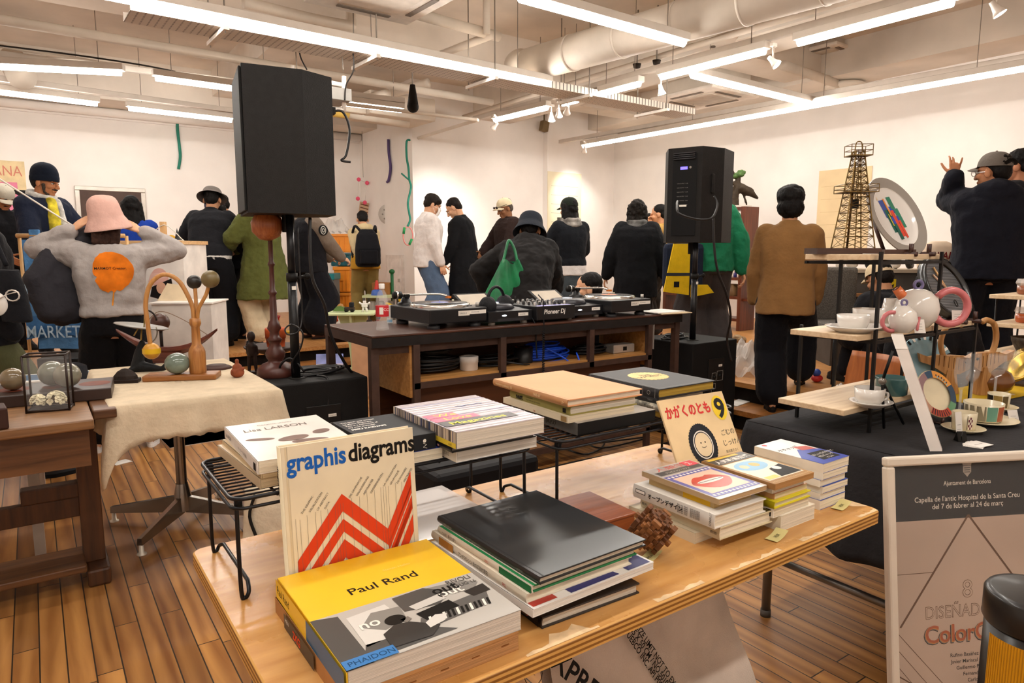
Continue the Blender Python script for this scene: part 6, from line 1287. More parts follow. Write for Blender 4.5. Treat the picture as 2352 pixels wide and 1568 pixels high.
# ------------------------------------------------------------------ cloth-covered pedestal table, left
CZ=.74
t=thing('pedestal_table','chrome four-star pedestal table under the linen cloth','table',(.515,3.50,0),.0)
chr_=mat('#9b948c',.25,.9);lin_=cloth('#cdbba0',.35,.05)
MB().bb((-.29,-.62,CZ-.03),(.26,.26,CZ-.006),mat('#d8cfc2',.5)).build('table_top',t)
MB().lathe([(.024,.2),(.024,CZ-.03)],chr_).lathe([(.045,.07),(.043,.12),(.026,.2)],chr_).build('column',t)
for k_ in range(4):
 M=Rz(rad(52+90*k_));mb=MB()
 mb.add([M@V(q)for q in [(.02,-.018,.06),(.02,.018,.06),(.36,.012,.045),(.36,-.012,.045),(.02,-.012,.14),(.02,.012,.14),(.36,.009,.075),(.36,-.009,.075)]],[(0,1,2,3)[::-1],(4,5,6,7)[::-1],(0,4,7,3)[::-1],(1,2,6,5)[::-1],(3,7,6,2)[::-1],(0,1,5,4)[::-1]],chr_)
 lg=mb.build('leg',t);MB().lathe([(.02,0),(.02,.005),(.011,.01),(.009,.05),(0,.055)],mat('#d6cdbd',.4,.3),M@Tr(.35,0,0),16).build('glide',lg)
X0,X1,Y0,Y1=.195,.80,2.84,3.79
per=[]
N_=40
for i in range(N_):per.append((X0+(X1-X0)*i/N_,Y0-.04*(i/N_),0))
for i in range(N_):per.append((X1,Y0-.04+(Y1-Y0+.04)*i/N_,1))
for i in range(N_):per.append((X1-(X1-X0)*i/N_,Y1,2))
for i in range(N_):per.append((X0,Y1-(Y1-Y0)*i/N_,3))
cx_,cy_=(X0+X1)/2,(Y0+Y1)/2;vs=[];q=len(per)
def drop(i,x,y,sd):
 dc=min(math.hypot(x-a,y-b)for a,b in ((X0,Y0),(X1,Y0),(X0,Y1),(X1,Y1)))
 return .135+.03*math.exp(-(dc/.08)**2)+(.13*math.exp(-(math.hypot(x-X0,y-Y0)/.045)**2))+(.02 if sd==1 else 0)
for r_ in range(12):
 for i,(x,y,sd)in enumerate(per):
  dx,dy=x-cx_,y-cy_;L_=math.hypot(dx,dy)
  if r_<5:
   f=(.0,.4,.8,.95,.99)[r_];vs.append((cx_+dx*f,cy_+dy*f,CZ+.0005*math.sin(x*40+y*30)))
  else:
   f=(r_-5)/6;dr=drop(i,x,y,sd);ox,oy=((0,-1),(1,0),(0,1),(-1,0))[sd]
   ca=math.exp(-(min(math.hypot(x-a,y-b)for a,b in ((X0,Y0),(X1,Y0),(X0,Y1),(X1,Y1)))/.07)**2)
   fl=.006+f*(.02+.016*math.sin(i*.62)*math.sin(i*.19+1)+.035*ca)
   sx_=math.copysign(1,dx);sy_=math.copysign(1,dy)
   vs.append((x+(ox if not ca>.3 else sx_*.7)*fl,y+(oy if not ca>.3 else sy_*.7)*fl,CZ-.004-f*dr-(.004*math.sin(i*1.7)if r_==11 else 0)))
fs=[(r_*q+i,r_*q+(i+1)%q,(r_+1)*q+(i+1)%q,(r_+1)*q+i)for r_ in range(11)for i in range(q)]
mb=MB();mb.add(vs,fs,lin_,None,True);o=mb.build('tablecloth');so=o.modifiers.new('t','SOLIDIFY');so.thickness=.003
tag(o,'beige linen cloth with frayed edges draped over the pedestal table','tablecloth')
CZ+=.0025
def on(u,v,z=CZ):return at(u,v,z)
dk=mat('#2a211d',.5,0,.15,12,.3,40)
# dark stone wedge
p=on(289,878);mb=MB();mb.bb((-.055,-.03,0),(.055,.03,.016),mat('#241a17',.45),bev=.003)
t=thing('stone_wedge','small dark carved mound on a flat base on the linen cloth','sculpture',p,-.35);mb.build('base',t)
mb=MB();mb.lathe([(.05,.014),(.047,.03),(.03,.05),(.012,.06),(0,.062)],dk,Matrix.Diagonal((1,.55,1,1)),9,False);mb.build('mound',t)
# seal with balanced dish
p=on(338,853);t=thing('seal_figure','black seal figurine balancing a wide grey metal dish','figurine',p,-YAW);bk_=mat('#1d1e20',.5,0,.1,20,.2,60)
mb=MB();capsule(mb,(-.045,0,.02),(-.03,0,.09),.03,.022,bk_);capsule(mb,(-.03,0,.09),(-.015,0,.135),.022,.014,bk_);capsule(mb,(-.04,0,.025),(.03,0,.018),.03,.018,bk_);capsule(mb,(.03,0,.018),(.075,0,.012),.018,.01,bk_);capsule(mb,(.07,.0,.012),(.085,0,.035),.01,.006,bk_);capsule(mb,(.07,0,.012),(.1,0,.015),.01,.006,bk_)
capsule(mb,(-.05,-.02,.02),(-.07,-.045,.008),.014,.008,bk_);capsule(mb,(-.05,.02,.02),(-.07,.045,.008),.014,.008,bk_);blob('seal_body',mb,t,.005,3)
br_=mat('#b3904c',.3,.7)
Md=Tr(-.012,0,.215)@Ry(rad(9))@Rx(rad(-4));MB().lathe([(0,-.012),(.06,-.009),(.115,0),(.112,.003),(.06,-.006),(0,-.009)],mat('#6f6a62',.4,.4,.1,20),Md,36).build('dish',t)
MB().tube([(-.02,0,.13),(-.012,0,.2)],.0035,br_,6).tube([(-.05,0,.17),(-.03,0,.2)],.003,br_,6).tube([(.0,0,.21),(.01,0,.29)],.003,br_,6).tube(arc(8,rad(90),rad(0),.05,(.01,0,.24),'xz'),.004,dk,6).tube(arc(10,rad(-90),rad(20),.06,(.0,0,.19),'xz'),.003,mat('#8a8378',.3,.5),6).build('rod',t)
# wooden ball sculpture
hw=wood('#8a5526','#b27a40',.4,2,2);hw2=wood('#7d4a20','#9c6530',.4,0,1.5);lw=wood('#a87038','#c08c50',.4,2,2)
p=on(420,870);t=thing('ball_sculpture','tabletop sculpture of a turned wooden post with bent arms and coloured balls on a board','sculpture',(p.x,p.y,CZ),-.42)
MB().bb((-.15,-.055,0),(.15,.055,.026),hw2,bev=.006).build('base_board',t)
MB().lathe([(.033,.026),(.035,.03),(.035,.12),(.03,.135),(.019,.155),(.017,.23),(.02,.235),(.024,.245),(.022,.265),(.012,.272),(0,.273)],hw,Tr(.065,0,0),22).build('post',t)
sy={}
def arm(pts,r,ball,br,c,nm='arm'):
 MB().tube(spline(pts,8),r,lw,10).build(nm,t);b=MB();b.ell(ball,(br,br,br),mat(c,.35,0,.1,20));return b.build('ball',t)
arm([(.06,0,.26),(.055,0,.33),(.01,0,.43),(-.05,0,.46),(-.105,0,.42),(-.13,0,.34),(-.128,0,.25),(-.123,0,.16)],.0095,(-.12,0,.128),.036,'#c08a2e')
MB().lathe([(.0363,-.01),(.0367,0),(.0363,.012)],mat('#cfa417',.4),Tr(-.12,0,.128),24).build('ball_band',t)
arm([(.075,0,.26),(.085,-.01,.31),(.12,-.02,.37),(.135,-.025,.41)],.008,(.145,-.03,.44),.038,'#6f5f3c')
arm([(.068,.01,.26),(.066,.03,.35),(.063,.04,.40)],.008,(.06,.045,.425),.031,'#26221f')
tag(MB().ell((0,0,.047),(.052,.052,.047),mat('#6d7b70',.15,0,.12,14,coat=.5)).build('stone_ball',None,t.matrix_basis@V((-.015,-.015,.026))),'polished green-grey stone ball resting on the board of the wooden ball sculpture','ball')
# boat balance
p=on(392,835);t=thing('boat_sculpture','dark reddish wooden boat rocker carrying a brown ball on a stick','sculpture',(p.x,p.y+.05,CZ),-YAW+.05)
rw2=wood('#4a1d12','#6b2f1d',.35,0,2);mb=MB();n=16;vs=[]
for i in range(n+1):
 x=-.25+.5*i/n;z=.05+.62*x*x*2.4;h_=.012+.035*(1-(x/.25)**2);wd=.03*(1-(x/.25)**2)**.5+.003
 vs+=[(x,-wd,z+.03),(x,wd,z+.03),(x,0,z+.03-h_)]
mb.add(vs,[(3*i+a,3*i+(a+1)%3,3*i+3+(a+1)%3,3*i+3+a)for i in range(n)for a in range(3)]+[(0,1,2),(3*n+2,3*n+1,3*n)],rw2,None,True);mb.build('hull',t)
MB().prism([(-.07,0),(.05,0),(.07,.055),(-.08,.055)],-.02,.02,rw2,basis((0,0,0),(1,0,0),(0,0,1))).build('stand',t)
MB().cyl((-.03,0,.06),(-.03,0,.17),.008,dk).build('stick',t);MB().ell((-.03,0,.205),(.045,.045,.045),mat('#46291f',.35,0,.1,20)).build('ball',t)
MB().tube(spline([(-.1,0,.2),(-.03,0,.26),(.08,0,.22),(.2,0,.14)],6),.0018,mat('#7a5c40',.4),5).tube([(.17,0,.1),(.14,.0,.19)],.003,dk,5).build('wire',t)
tag(MB().lathe([(.07,0),(.072,.004),(.06,.012),(.05,.012),(.045,.018),(0,.018)],mat('#40282033'[:7],.5)).build('turned_stand',None,on(497,846)),'round dark wooden stand lying on the linen cloth','stand')
p=on(546,866);t=thing('clay_gourd','small reddish clay gourd figure at the right of the linen cloth','figurine',p);cl=mat('#8a4a30',.6,0,.15,20,.3,60)
mb=MB();mb.ell((0,0,.022),(.03,.028,.024),cl).ell((0,0,.045),(.021,.021,.018),cl);capsule(mb,(0,0,.05),(.0,0,.075),.008,.009,cl);capsule(mb,(-.02,-.015,.03),(.02,-.02,.04),.008,.008,cl);blob('gourd',mb,t,.003,2)
# tall candlestick with ball on the left subwoofer
mar=mat('#4b2720',.35,0,.1,30);mar2=wood('#8a4524','#ae6636',.35,2,2)
p=at(624,868,.681);t=thing('candlestick','tall turned maroon wooden stand with a hollow wooden ball on top','candlestick',(p.x+.04,p.y+.06,.681))
prof=[(.09,0),(.094,.01),(.09,.04),(.065,.065),(.04,.075),(.036,.085),(.045,.1),(.048,.125),(.035,.15),(.024,.17),(.034,.19),(.038,.195),(.024,.21),(.022,.235),(.034,.255),(.024,.29),(.018,.30),(.016,.42),(.014,.43),(.021,.44),(.02,.45),(.013,.46),(.011,.58),(.017,.59),(.017,.598),(.011,.61),(.011,.72),(.02,.725),(0,.726)]
prof=[(r,z*.94)for r,z in prof]
MB().lathe(prof,mar,None,24).build('stem',t)
MB().lathe([(.012,0),(.05,.015),(.075,.055),(.072,.1),(.045,.135),(.03,.142),(.026,.138),(.035,.12),(.0,.1)],mar2,Tr(0,0,.675)@Rx(rad(10))@Ry(rad(-12)),28).build('ball_vase',t)
p=at(586,866,.681);t=thing('carved_figure','slim dark carved standing figure beside the candlestick base','figurine',(p.x+.02,p.y+.12,.681),-YAW);cf=mat('#241712',.5,0,.15,30)
mb=MB();mb.ell((0,0,.19),(.02,.022,.028),cf);capsule(mb,(0,0,.15),(0,0,.17),.01,.01,cf);capsule(mb,(0,0,.1),(0,0,.14),.02,.024,cf);capsule(mb,(-.012,0,.1),(-.018,0,.015),.012,.008,cf);capsule(mb,(.012,0,.1),(.018,0,.015),.012,.008,cf)
for sg in (-1,1):capsule(mb,(sg*.024,0,.14),(sg*.026,.01,.1),.007,.006,cf)
blob('figure',mb,t,.003,2);MB().bb((-.03,-.02,0),(.03,.02,.012),cf).build('base',t)
# ------------------------------------------------------------------ old desk at the far left
DK=.74;ow=wood('#4a2d18','#6b4526',.45,0,1);ow2=wood('#3a2110','#553218',.5,2,1);ow3=wood('#6d4a2c','#8d6640',.45,0,1)
t=thing('old_desk','old dark wooden workbench desk with trestle feet at the left edge','desk',(0,0,0))
MB().bb((-.75,2.655,DK-.035),(.135,3.3,DK),ow3,bev=.006).bb((.14,2.80,DK-.035),(.215,3.25,DK),ow,bev=.005).build('desk_top',t)
MB().bb((-.7,2.70,DK-.17),(.12,2.72,DK-.036),ow).build('apron',t)
for x,y in ((.12,3.13),(-.65,3.13)):MB().bb((x-.035,y-.04,.07),(x+.04,y+.04,DK-.036),ow2,bev=.004).build('leg',t)
MB().bb((.09,3.0,0),(.17,3.3,.07),ow2,bev=.01).build('trestle_foot',t);MB().bb((-.72,3.0,0),(-.58,3.3,.07),ow2,bev=.01).build('trestle_foot',t)
MB().bb((-.7,3.11,.26),(.12,3.15,.34),ow2,bev=.004).bb((-.1,3.10,.34),(.12,3.16,.40),ow2,bev=.006).build('stretcher',t)
MB().bb((-.7,2.98,.075),(.09,3.2,.105),ow,bev=.006).build('foot_board',t)
p=at(120,905,DK);t=thing('dished_slab','dark wooden slab with shallow reddish hollows on the old desk','tray',tuple(at(122,902,DK+.02).xy)+(DK,),-.12)
MB().bb((-.2,-.13,0),(.2,.13,.045),mat('#2f1f1a',.4,0,.1,10),bev=.004).build('slab',t)
for x in (-.12,.02,.14):MB().lathe([(.055,.0455),(.05,.0458),(0,.0456)],mat('#6e3523',.5,0,.1,20),Tr(x,0,0),24).build('hollow',t)
for i,(x,y,r,c,lb)in enumerate([(-.12,-.02,.042,'#7a6a52','brown polished stone ball at the left of the dished slab'),(.0,.02,.048,'#76796a','green-grey polished stone ball at the back of the dished slab'),(.055,-.05,.047,'#7d7a6a','grey polished stone ball at the front right of the dished slab')]):
 tag(MB().ell((0,0,r),(r,r,r),mat(c,.15,0,.15,14,coat=.5)).build('stone_ball',None,t.matrix_basis@V((x,y,.046))),lb,'ball','polished stone balls on the dished slab')
p=at(120,955,DK);t=thing('glass_case','small dark-framed glass case holding dried white hydrangea on the old desk','case',tuple(at(117,940,DK)),-.2)
gm_=mat('#2a1d18',.4,.3);s2,h2,d2=.064,.20,.042
MB().bb((-s2,-d2,0),(s2,d2,.006),gm_).build('case_base',t);mb=MB()
for x in (-s2,s2):
 for y in (-d2,d2):mb.tube([(x,y,0),(x,y,h2)],.004,gm_,6)
for z in (.006,h2):
 mb.tube([(-s2,-d2,z),(s2,-d2,z),(s2,d2,z),(-s2,d2,z)],.004,gm_,6,True)
mb.build('case_frame',t);mb=MB();ga=mat('#ffffff',.03,0,0,alpha=.03);mb.bb((-s2,-d2,.006),(s2,-d2+.002,h2),ga).bb((-s2,d2-.002,.006),(s2,d2,h2),ga);mb.build('glass_pane',t)
random.seed(4);mb=MB();fl=mat('#dcd3b4',.7,0,.15,60)
for cx2,n2,r2 in ((-.045,26,.026),(.022,44,.036)):
 for i in range(n2):
  a=random.random()*6.28;b=math.acos(random.uniform(-.2,1));c=.8*V((cx2+r2*math.sin(b)*math.cos(a),r2*.9*math.sin(b)*math.sin(a),.035+r2*math.cos(b)))
  M=Matrix.Translation(c)@(c-V((cx2*.8,0,.024))).to_track_quat('Z','Y').to_matrix().to_4x4()@Rz(random.random()*3)
  for k2 in range(4):mb.disc(.007*math.cos(k2*1.57),.007*math.sin(k2*1.57),.0075,fl,.002,M,n=6)
tag(mb.build('dried_hydrangea',None,t.matrix_basis@V((0,0,.006)),-.2),'two heads of dried white hydrangea inside the small glass case','flowers')
tag(MB().bb((-.06,-.05,0),(.06,.05,.07),mat('#3a2620',.5),bev=.006).build('wooden_box',None,(-.16,2.70,DK),.1),'dark little box cut off by the left edge of the photo on the old desk','box')
# pale table with pictures behind the desk
t=thing('display_table','low white table with pictures behind the old desk','table',(.05,3.78,0),-.03)
MB().bb((-.6,-.35,.60),(.16,.3,.63),mat('#e2dcd4',.5),bev=.004).build('table_top',t)
for x in (-.55,-.1):
 for y in (-.3,.25):MB().bb((x-.02,y-.02,0),(x+.02,y+.02,.6),mat('#d0c8bf',.5)).build('leg',t)
p0_=at(110,868,.635);t=thing('picture','white-mounted blue landscape picture lying on the white table behind the stone balls','picture',(p0_.x,p0_.y,.631),-.1)
MB().bb((-.24,-.13,0),(.24,.13,.012),mat('#e6e0d8',.5)).build('mount',t);MB().rect(-.19,-.09,.2,.1,mat('#3c5e7d',.5,0,.2,6),.0125).flat([(-.02,-.08),(.16,-.09),(.12,.0),(.02,-.01)],mat('#dcc98a',.6),.013).build('print',t)
tag(MB().lathe([(.12,0),(.122,.004),(.085,.02),(.08,.07),(.05,.085),(0,.088)],mat('#15151a',.8),None,24).build('black_hat',None,at(160,872,.644)),'black round hat lying on the white table behind the stone balls','hat')
tag(MB().ell((0,0,.015),(.05,.04,.02),mat('#6fae8c',.5)).build('green_dish',None,at(30,886,.631)),'small green lump on the white table near the left edge','ornament')
# blue market banner on its rod
b0=atd(38,541,5.15);t=thing('market_banner','blue cloth banner with pale capitals hanging from a wooden rod','banner',(b0.x,b0.y,0),-YAW+.06)
zt=b0.z;MB().cyl((0,0,zt),(.78,0,zt),.016,wood('#b98a55','#d2a871',.5,0,1)).build('rod',t)
bl_=cloth('#4f7fb0',.5,.12);bl2=cloth('#3c6a9b',.5,.12);wt_=mat('#a9c4d9',.85,0,.15,30)
MB().grid(lambda a,b:V((.04+.56*a,-.01+.012*math.sin(a*14+b*2),zt-.03-b*.62)),24,10,bl_).build('upper_cloth',t)
MB().grid(lambda a,b:V((.02+.5*a,-.03+.016*math.sin(a*11+b*3),zt-.60-b*(.18-.04*math.sin(a*3)))),24,6,bl2).build('lower_cloth',t)
MB().grid(lambda a,b:V((.1+.5*a,-.02+.014*math.sin(a*9),zt-.70-b*.15)),20,4,bl_).build('lower_cloth',t)
Mt=basis((0,-.036,0),(1,0,0),(0,0,1));MB().text('PERU',.2,wt_,Mt@Tr(.03,zt-.5,0),bold=.002,sx=.9).build('lettering',t);MB().text('MARKET',.13,wt_,basis((0,-.06,0),(1,0,0),(0,0,1))@Tr(.04,zt-.76,0),bold=.001,sx=.8).build('lettering',t)
MB().rect(.13,zt-.33,.30,zt-.18,mat('#1f2b3b',.8),0,Mt).ell((.28,-.04,zt-.3),(.04,.01,.03),mat('#a8694c',.7)).build('patch',t)
MB().box((.13,0,zt-.02),(.07,.03,.13),bl_,bev=.006).build('hanging_loop',t)
for x in (0.0,.78):MB().cyl((x,.03,0),(x,.03,zt),.012,wood('#b98a55','#d2a871',.5,2,1)).build('upright',t)
t=thing('black_bench','low black bench under the blue market banner','bench',(b0.x+.05,b0.y+.2,0),-YAW+.06)
MB().bb((0,0,.32),(.75,.35,.46),mat('#1a1b1d',.5),bev=.01).build('seat',t)
for x in (.05,.7):MB().bb((x-.03,.02,0),(x+.03,.33,.32),mat('#241a14',.5)).build('leg',t)
hang('white_string','taut white cord slanting down across the navy jacket at the far left','cord',[atd(-30,392,5.0),atd(170,520,5.0)],.006,mat('#e6ddd2',.6))
# white stall panel and pedestal behind the sculptures
q0=level(302,5.7,0);t=thing('display_board','white display panel with a wooden ledge and a printed portrait, behind the sculptures','panel',(q0.x,q0.y,0),-YAW-.04)
zt=CAMH+(HZ-553)/F_PX*5.7;MB().bb((0,0,0),(.53,.4,zt-.03),mat('#e3dbd3',.5)).build('panel',t);MB().bb((-.01,-.03,zt-.03),(.54,.42,zt),wood('#c79a66','#dcb583',.5,0,1)).build('ledge',t)
Mt=basis((0,-.002,0),(1,0,0),(0,0,1));pz=zt-.36
m=MB();m.disc(.32,pz+.05,.075,mat('#d9a99c',.6),0,Mt,ry=.085).flat([(.25,pz-.02),(.42,pz+.05),(.44,pz-.12),(.37,pz-.06),(.3,pz-.12),(.23,pz-.1)],mat('#1c1615',.6),.0003,Mt).disc(.33,pz-.03,.042,mat('#dba98d',.6),.0006,Mt,ry=.05).flat([(.24,pz-.12),(.42,pz-.12),(.47,pz-.3),(.2,pz-.3)],mat('#d8d2cb',.6),.0002,Mt).flat([(.22,pz+.02),(.42,pz+.07),(.41,pz+.1),(.25,pz+.09)],mat('#e2b9ab',.6),.0009,Mt).build('printed_portrait',t)
def onledge(u,z=0):return level(u,5.85,zt+z)
tag(MB().bb((-.02,-.02,0),(.02,.02,.16),wood('#c79a66','#dcb583',.5,2,1)).build('wooden_post',None,onledge(377),-YAW),'short square wooden post standing on the ledge of the display panel','post')
tag(MB().lathe([(.03,0),(.018,.03),(.0,.11)],mat('#17161a',.4),None,14).build('black_cone',None,onledge(408)),'small black cone on the ledge of the display panel','ornament')
tag(MB().prism([(.05*math.cos(q),.05*math.sin(q))for q in [math.pi*i/12 for i in range(13)]],-.006,.006,mat('#e5b84a',.5),basis((0,0,0),(math.cos(YAW),-math.sin(YAW),0),(0,0,1))).build('yellow_half_disc',None,onledge(394)),'yellow half disc standing on the ledge of the display panel','ornament')
tag(MB().tube(spline([V((-.13,0,0)),V((-.14,0,.012)),V((0,0,.13)),V((.14,0,.012)),V((.13,0,0)),V((-.13,0,0))],4),.004,mat('#d9d2c8',.4),6).build('clothes_hanger',None,onledge(378)+V((0,-.03,.005)),-YAW),'white wire clothes hanger leaning on the short wooden post','hanger')
q1=level(366,5.15,0);zt2=CAMH-(693-HZ)/F_PX*5.2;t=thing('white_pedestal','white box pedestal behind the wooden ball sculpture','pedestal',(q1.x,q1.y,0),-YAW+.12)
MB().bb((0,0,0),(.43,.4,zt2-.012),mat('#e0d9d2',.5)).build('box',t);MB().bb((-.015,-.015,zt2-.012),(.445,.415,zt2),mat('#ece6df',.45)).build('lid',t)
tag(MB().prism([(-.13,0),(.1,0),(.07,.12),(-.06,.14)],-.004,.004,mat('#e3cfae',.6),basis((0,0,0),(math.cos(YAW),-math.sin(YAW),0),(0,.3,1))).build('drawing_board',None,level(400,5.35,zt2)),'pale tan sheet standing on the white pedestal','sheet')
tag(MB().rect(-.28,-.16,.28,.16,mat('#ece6de',.5),.004).bb((-.28,-.16,0),(.28,.16,.004),mat('#e6e0d8',.5)).build('white_board',None,at(478,1002,0),.05),'white sheet lying on the floor behind the pedestal table','sheet')
tag(MB().bb((-.05,-.04,0),(.05,.04,.003),mat('#e6e0d8',.5)).build('paper_slip',None,at(278,1062,0),.4),'small white slip of paper on the floor by the sneakers','paper')
# ------------------------------------------------------------------ black-cloth display table, right
BX0,BX1,BY0,BY1=1.99,3.9,.70,1.42
t=thing('trestle_table','tube-legged table under the black cloth at the right','table',(0,0,0))
MB().bb((BX0+.01,BY0+.01,TZ-.03),(BX1,BY1-.01,TZ-.004),mat('#3a3430',.6)).build('table_top',t)
for x in (2.075,3.8):
 for y in (.80,1.37):MB().cyl((x,y,0),(x,y,TZ-.03),.0155,stl).cyl((x,y,0),(x,y,.025),.018,mat('#5b5651',.6)).build('leg',t)
 MB().cyl((x,.80,.225),(x,1.37,.225),.0125,stl).build('cross_tube',t)
bc=cloth('#2b2a2c',.25,.06)
def bcloth(a,b):
# a runs round the three open sides, b from the top edge down
 P0=[(BX1,BY1),(BX0,BY1),(BX0,BY0),(BX1,BY0)];s_=a*3;i=min(2,int(s_));f=s_-i
 x=P0[i][0]+(P0[i+1][0]-P0[i][0])*f;y=P0[i][1]+(P0[i+1][1]-P0[i][1])*f
 nx,ny=((0,1),(-1,0),(0,-1))[i];c=math.exp(-(min(math.hypot(x-q[0],y-q[1])for q in P0[1:3])/.1)**2)
 if c>.3:nx,ny=-.7,(.7 if y>1.06 else -.7)
 o=.006+b*(.02+.02*math.sin(a*70)*math.sin(a*23)+.05*c);r_=.008*(1-math.exp(-b*14))
 return V((x+nx*(o+r_),y+ny*(o+r_),TZ+.001-b*(.335+.05*c+.01*math.sin(a*40))))
mb=MB();mb.grid(bcloth,120,12,bc);mb.grid(lambda a,b:V((BX0-.004+(BX1-BX0+.004)*a,BY0-.004+(BY1-BY0+.008)*b,TZ+.001+.0008*math.sin(a*30+b*9))),20,10,bc)
o=mb.build('tablecloth');so=o.modifiers.new('t','SOLIDIFY');so.thickness=.002;so.offset=1
tag(o,'black cloth draped over the display table at the right','tablecloth')
Q=TZ+.004
# three-tier stand
lwd=wood('#c9ac88','#e0c8a6',.5,0,1.2);bkm=mat('#131315',.45,.3)
t=thing('tiered_stand','three-tier stand of pale wooden boards on thin black metal posts','stand',(0,0,Q))
def sb(x0,x1,y0,y1,z):MB().bb((x0,y0,z-.018-Q),(x1,y1,z-Q),lwd,bev=.002).build('shelf_board',t)
sb(2.135,2.60,1.11,1.33,1.292);sb(2.08,2.93,1.105,1.335,1.042);sb(2.03,2.62,1.105,1.335,.812)
for x,y,z1 in ((2.165,1.093,1.30),(2.575,1.093,1.30),(2.39,1.347,1.29),(2.62,1.347,1.29),(2.165,1.347,1.05),(2.90,1.093,1.05),(2.90,1.347,1.05)):
 MB().bb((x-.0055,y-.0045,0),(x+.0055,y+.0045,z1-Q),bkm).build('post',t)
mb=MB()
for z,x0,x1 in ((1.27,2.165,2.62),(1.02,2.165,2.90),(.79,2.165,2.62)):
 for y in (1.095,1.345):mb.bb((x0,y-.005,z-Q-.01),(x1,y+.005,z-Q),bkm)
 for x in (2.175,2.57):mb.bb((x-.005,1.095,z-Q-.01),(x+.005,1.345,z-Q),bkm)
mb.build('frame_rail',t)
Z1,Z2,Z3=1.292,1.042,.812
# model derrick
brs=mat('#7a6238',.35,.8,.15,40)
p=level(1957,2.3,Z1);t=thing('model_derrick','brass lattice model of an oil derrick on a dark wooden base','model',p,-YAW-.05)
dkw=wood('#2f1c14','#46291c',.4,0,1.5)
mb=MB();mb.prism([(-.135,-.055),(.07,-.055),(.07,.06),(-.135,.06)],0,.02,dkw);mb.build('base',t);z0,z1,w0,w1=.02,.335,.05,.013
def cor(z,i):
 f=(z-z0)/(z1-z0);h_=w0+(w1-w0)*f;return V(((-h_,h_,h_,-h_)[i],(-h_,-h_,h_,h_)[i],z))
mb=MB();lv=[z0+(z1-z0)*q for q in (0,.12,.21,.29,.37,.45,.53,.60,.67,.74,.80,.86,.92,1)]
for i in range(4):mb.tube([cor(z0,i),cor(z1,i)],.0022,brs,5)
mb.build('corner_post',t);mb=MB()
for a,b in zip(lv,lv[1:]):
 for i in range(4):
  j=(i+1)%4;mb.tube([cor(b,i),cor(b,j)],.0012,brs,4).tube([cor(a,i),cor(b,j)],.001,brs,4).tube([cor(a,j),cor(b,i)],.001,brs,4)
mb.build('lattice',t)
for z,s_,hh in ((.20,.054,.026),(.318,.034,.036)):
 mb=MB();mb.bb((-s_,-s_*.8,z),(s_,s_*.8,z+.003),brs)
 for q in (hh*.5,hh):mb.tube([(-s_,-s_*.8,z+q),(s_,-s_*.8,z+q),(s_,s_*.8,z+q),(-s_,s_*.8,z+q)],.0012,brs,4,True)
 for x,y in ((-s_,-s_*.8),(s_,-s_*.8),(s_,s_*.8),(-s_,s_*.8),(0,-s_*.8),(0,s_*.8)):mb.tube([(x,y,z),(x,y,z+hh)],.0014,brs,4)
 mb.build('platform',t)
MB().tube([(-.018,0,.02),(-.008,0,.3)],.0035,mat('#5a4426',.4,.6),6).tube([(.008,0,.02),(.004,0,.31)],.0018,brs,5).box((.0,0,.165),(.016,.016,.03),K).tube([(.0,0,.15),(.0,0,.34)],.001,K,4).tube(spline([(-.012,0,.33),(-.008,0,.362),(.008,0,.362),(.012,0,.33)],4),.002,brs,5).build('drill_gear',t)
def card(p,rz,label,w_=.035,h_=.045,tilt=20,lines=3):
 mb=MB();M=Rx(rad(90-tilt));mb.rect(-w_/2,0,w_/2,h_,mat('#e9e3dc',.6),0,M)
 mb.add([M@V(q)for q in [(-w_/2,0,-.0008),(w_/2,0,-.0008),(w_/2,h_,-.0008),(-w_/2,h_,-.0008)]],[(3,2,1,0)],mat('#e9e3dc',.6))
 for i in range(lines):mb.rect(-w_*.3,h_*(.25+.2*i),w_*.25,h_*(.25+.2*i)+.0012,Mg,.0003,M)
 tag(mb.build('price_card',None,p,rz),label,'card','white cards on the right display')
card(level(2000,2.24,Z1+.001),-YAW,'white card lying against the base of the model derrick',.05,.03,70)
tag(MB().prism([(-.03,-.045),(.075,-.045),(.05,.05),(-.03,.05)],0,.016,dkw).build('plinth',None,level(2036,2.37,Z1),-YAW),'empty dark wooden base between the derrick and the striped plate','base')
# plates on stands
cr,cu,ct=V((math.cos(YAW),-math.sin(YAW),0)),V((0,0,1)),V((-math.sin(YAW),-math.cos(YAW),0))
def vdir(c,a,b,e):
 T=(O-c).normalized();Rr=cu.cross(T).normalized();return (Rr*a+T.cross(Rr)*b+T*e).normalized()
def disc_stand(u,v,d,R_,label,name,cat,build,zb):
 c=atd(u,v,d);n=vdir(c,.763,.457,.45);t=thing(name,label,cat,(c.x,c.y,zb))
 x=(cu-n*n.dot(cu)).cross(n).normalized();M=basis(c-V((c.x,c.y,zb)),x,n.cross(x));build(t,M,R_)
 s=thing('plate_stand','dark wooden stand under the '+label.split(' on ')[0].split(' with ')[0],'stand',(c.x,c.y,zb));f=V((n.x,n.y,0)).normalized();g=V((-f.y,f.x,0));low=M@V((0,-R_,0));dw=wood('#2c1510','#44221a',.4,0,2)
 for sg in (-1,1):
  b=V((low.x,low.y,0))+g*sg*R_*.35;MB().tube([b-f*.09,b+f*.05],.009,dw,6).tube([b+f*.03,b+f*.03+V((0,0,.035))],.008,dw,6).tube([b-f*.06,b-f*.12+V((0,0,R_*.9))],.007,dw,6).build('bracket',s)
 MB().tube([V((low.x,low.y,.006))+g*R_*.4-f*.05,V((low.x,low.y,.006))-g*R_*.4-f*.05],.007,dw,6).build('cross_bar',s)
gw=mat('#d9d5d0',.12,0,0,coat=.6);gr=mat('#8f8982',.25,0,0,coat=.5)
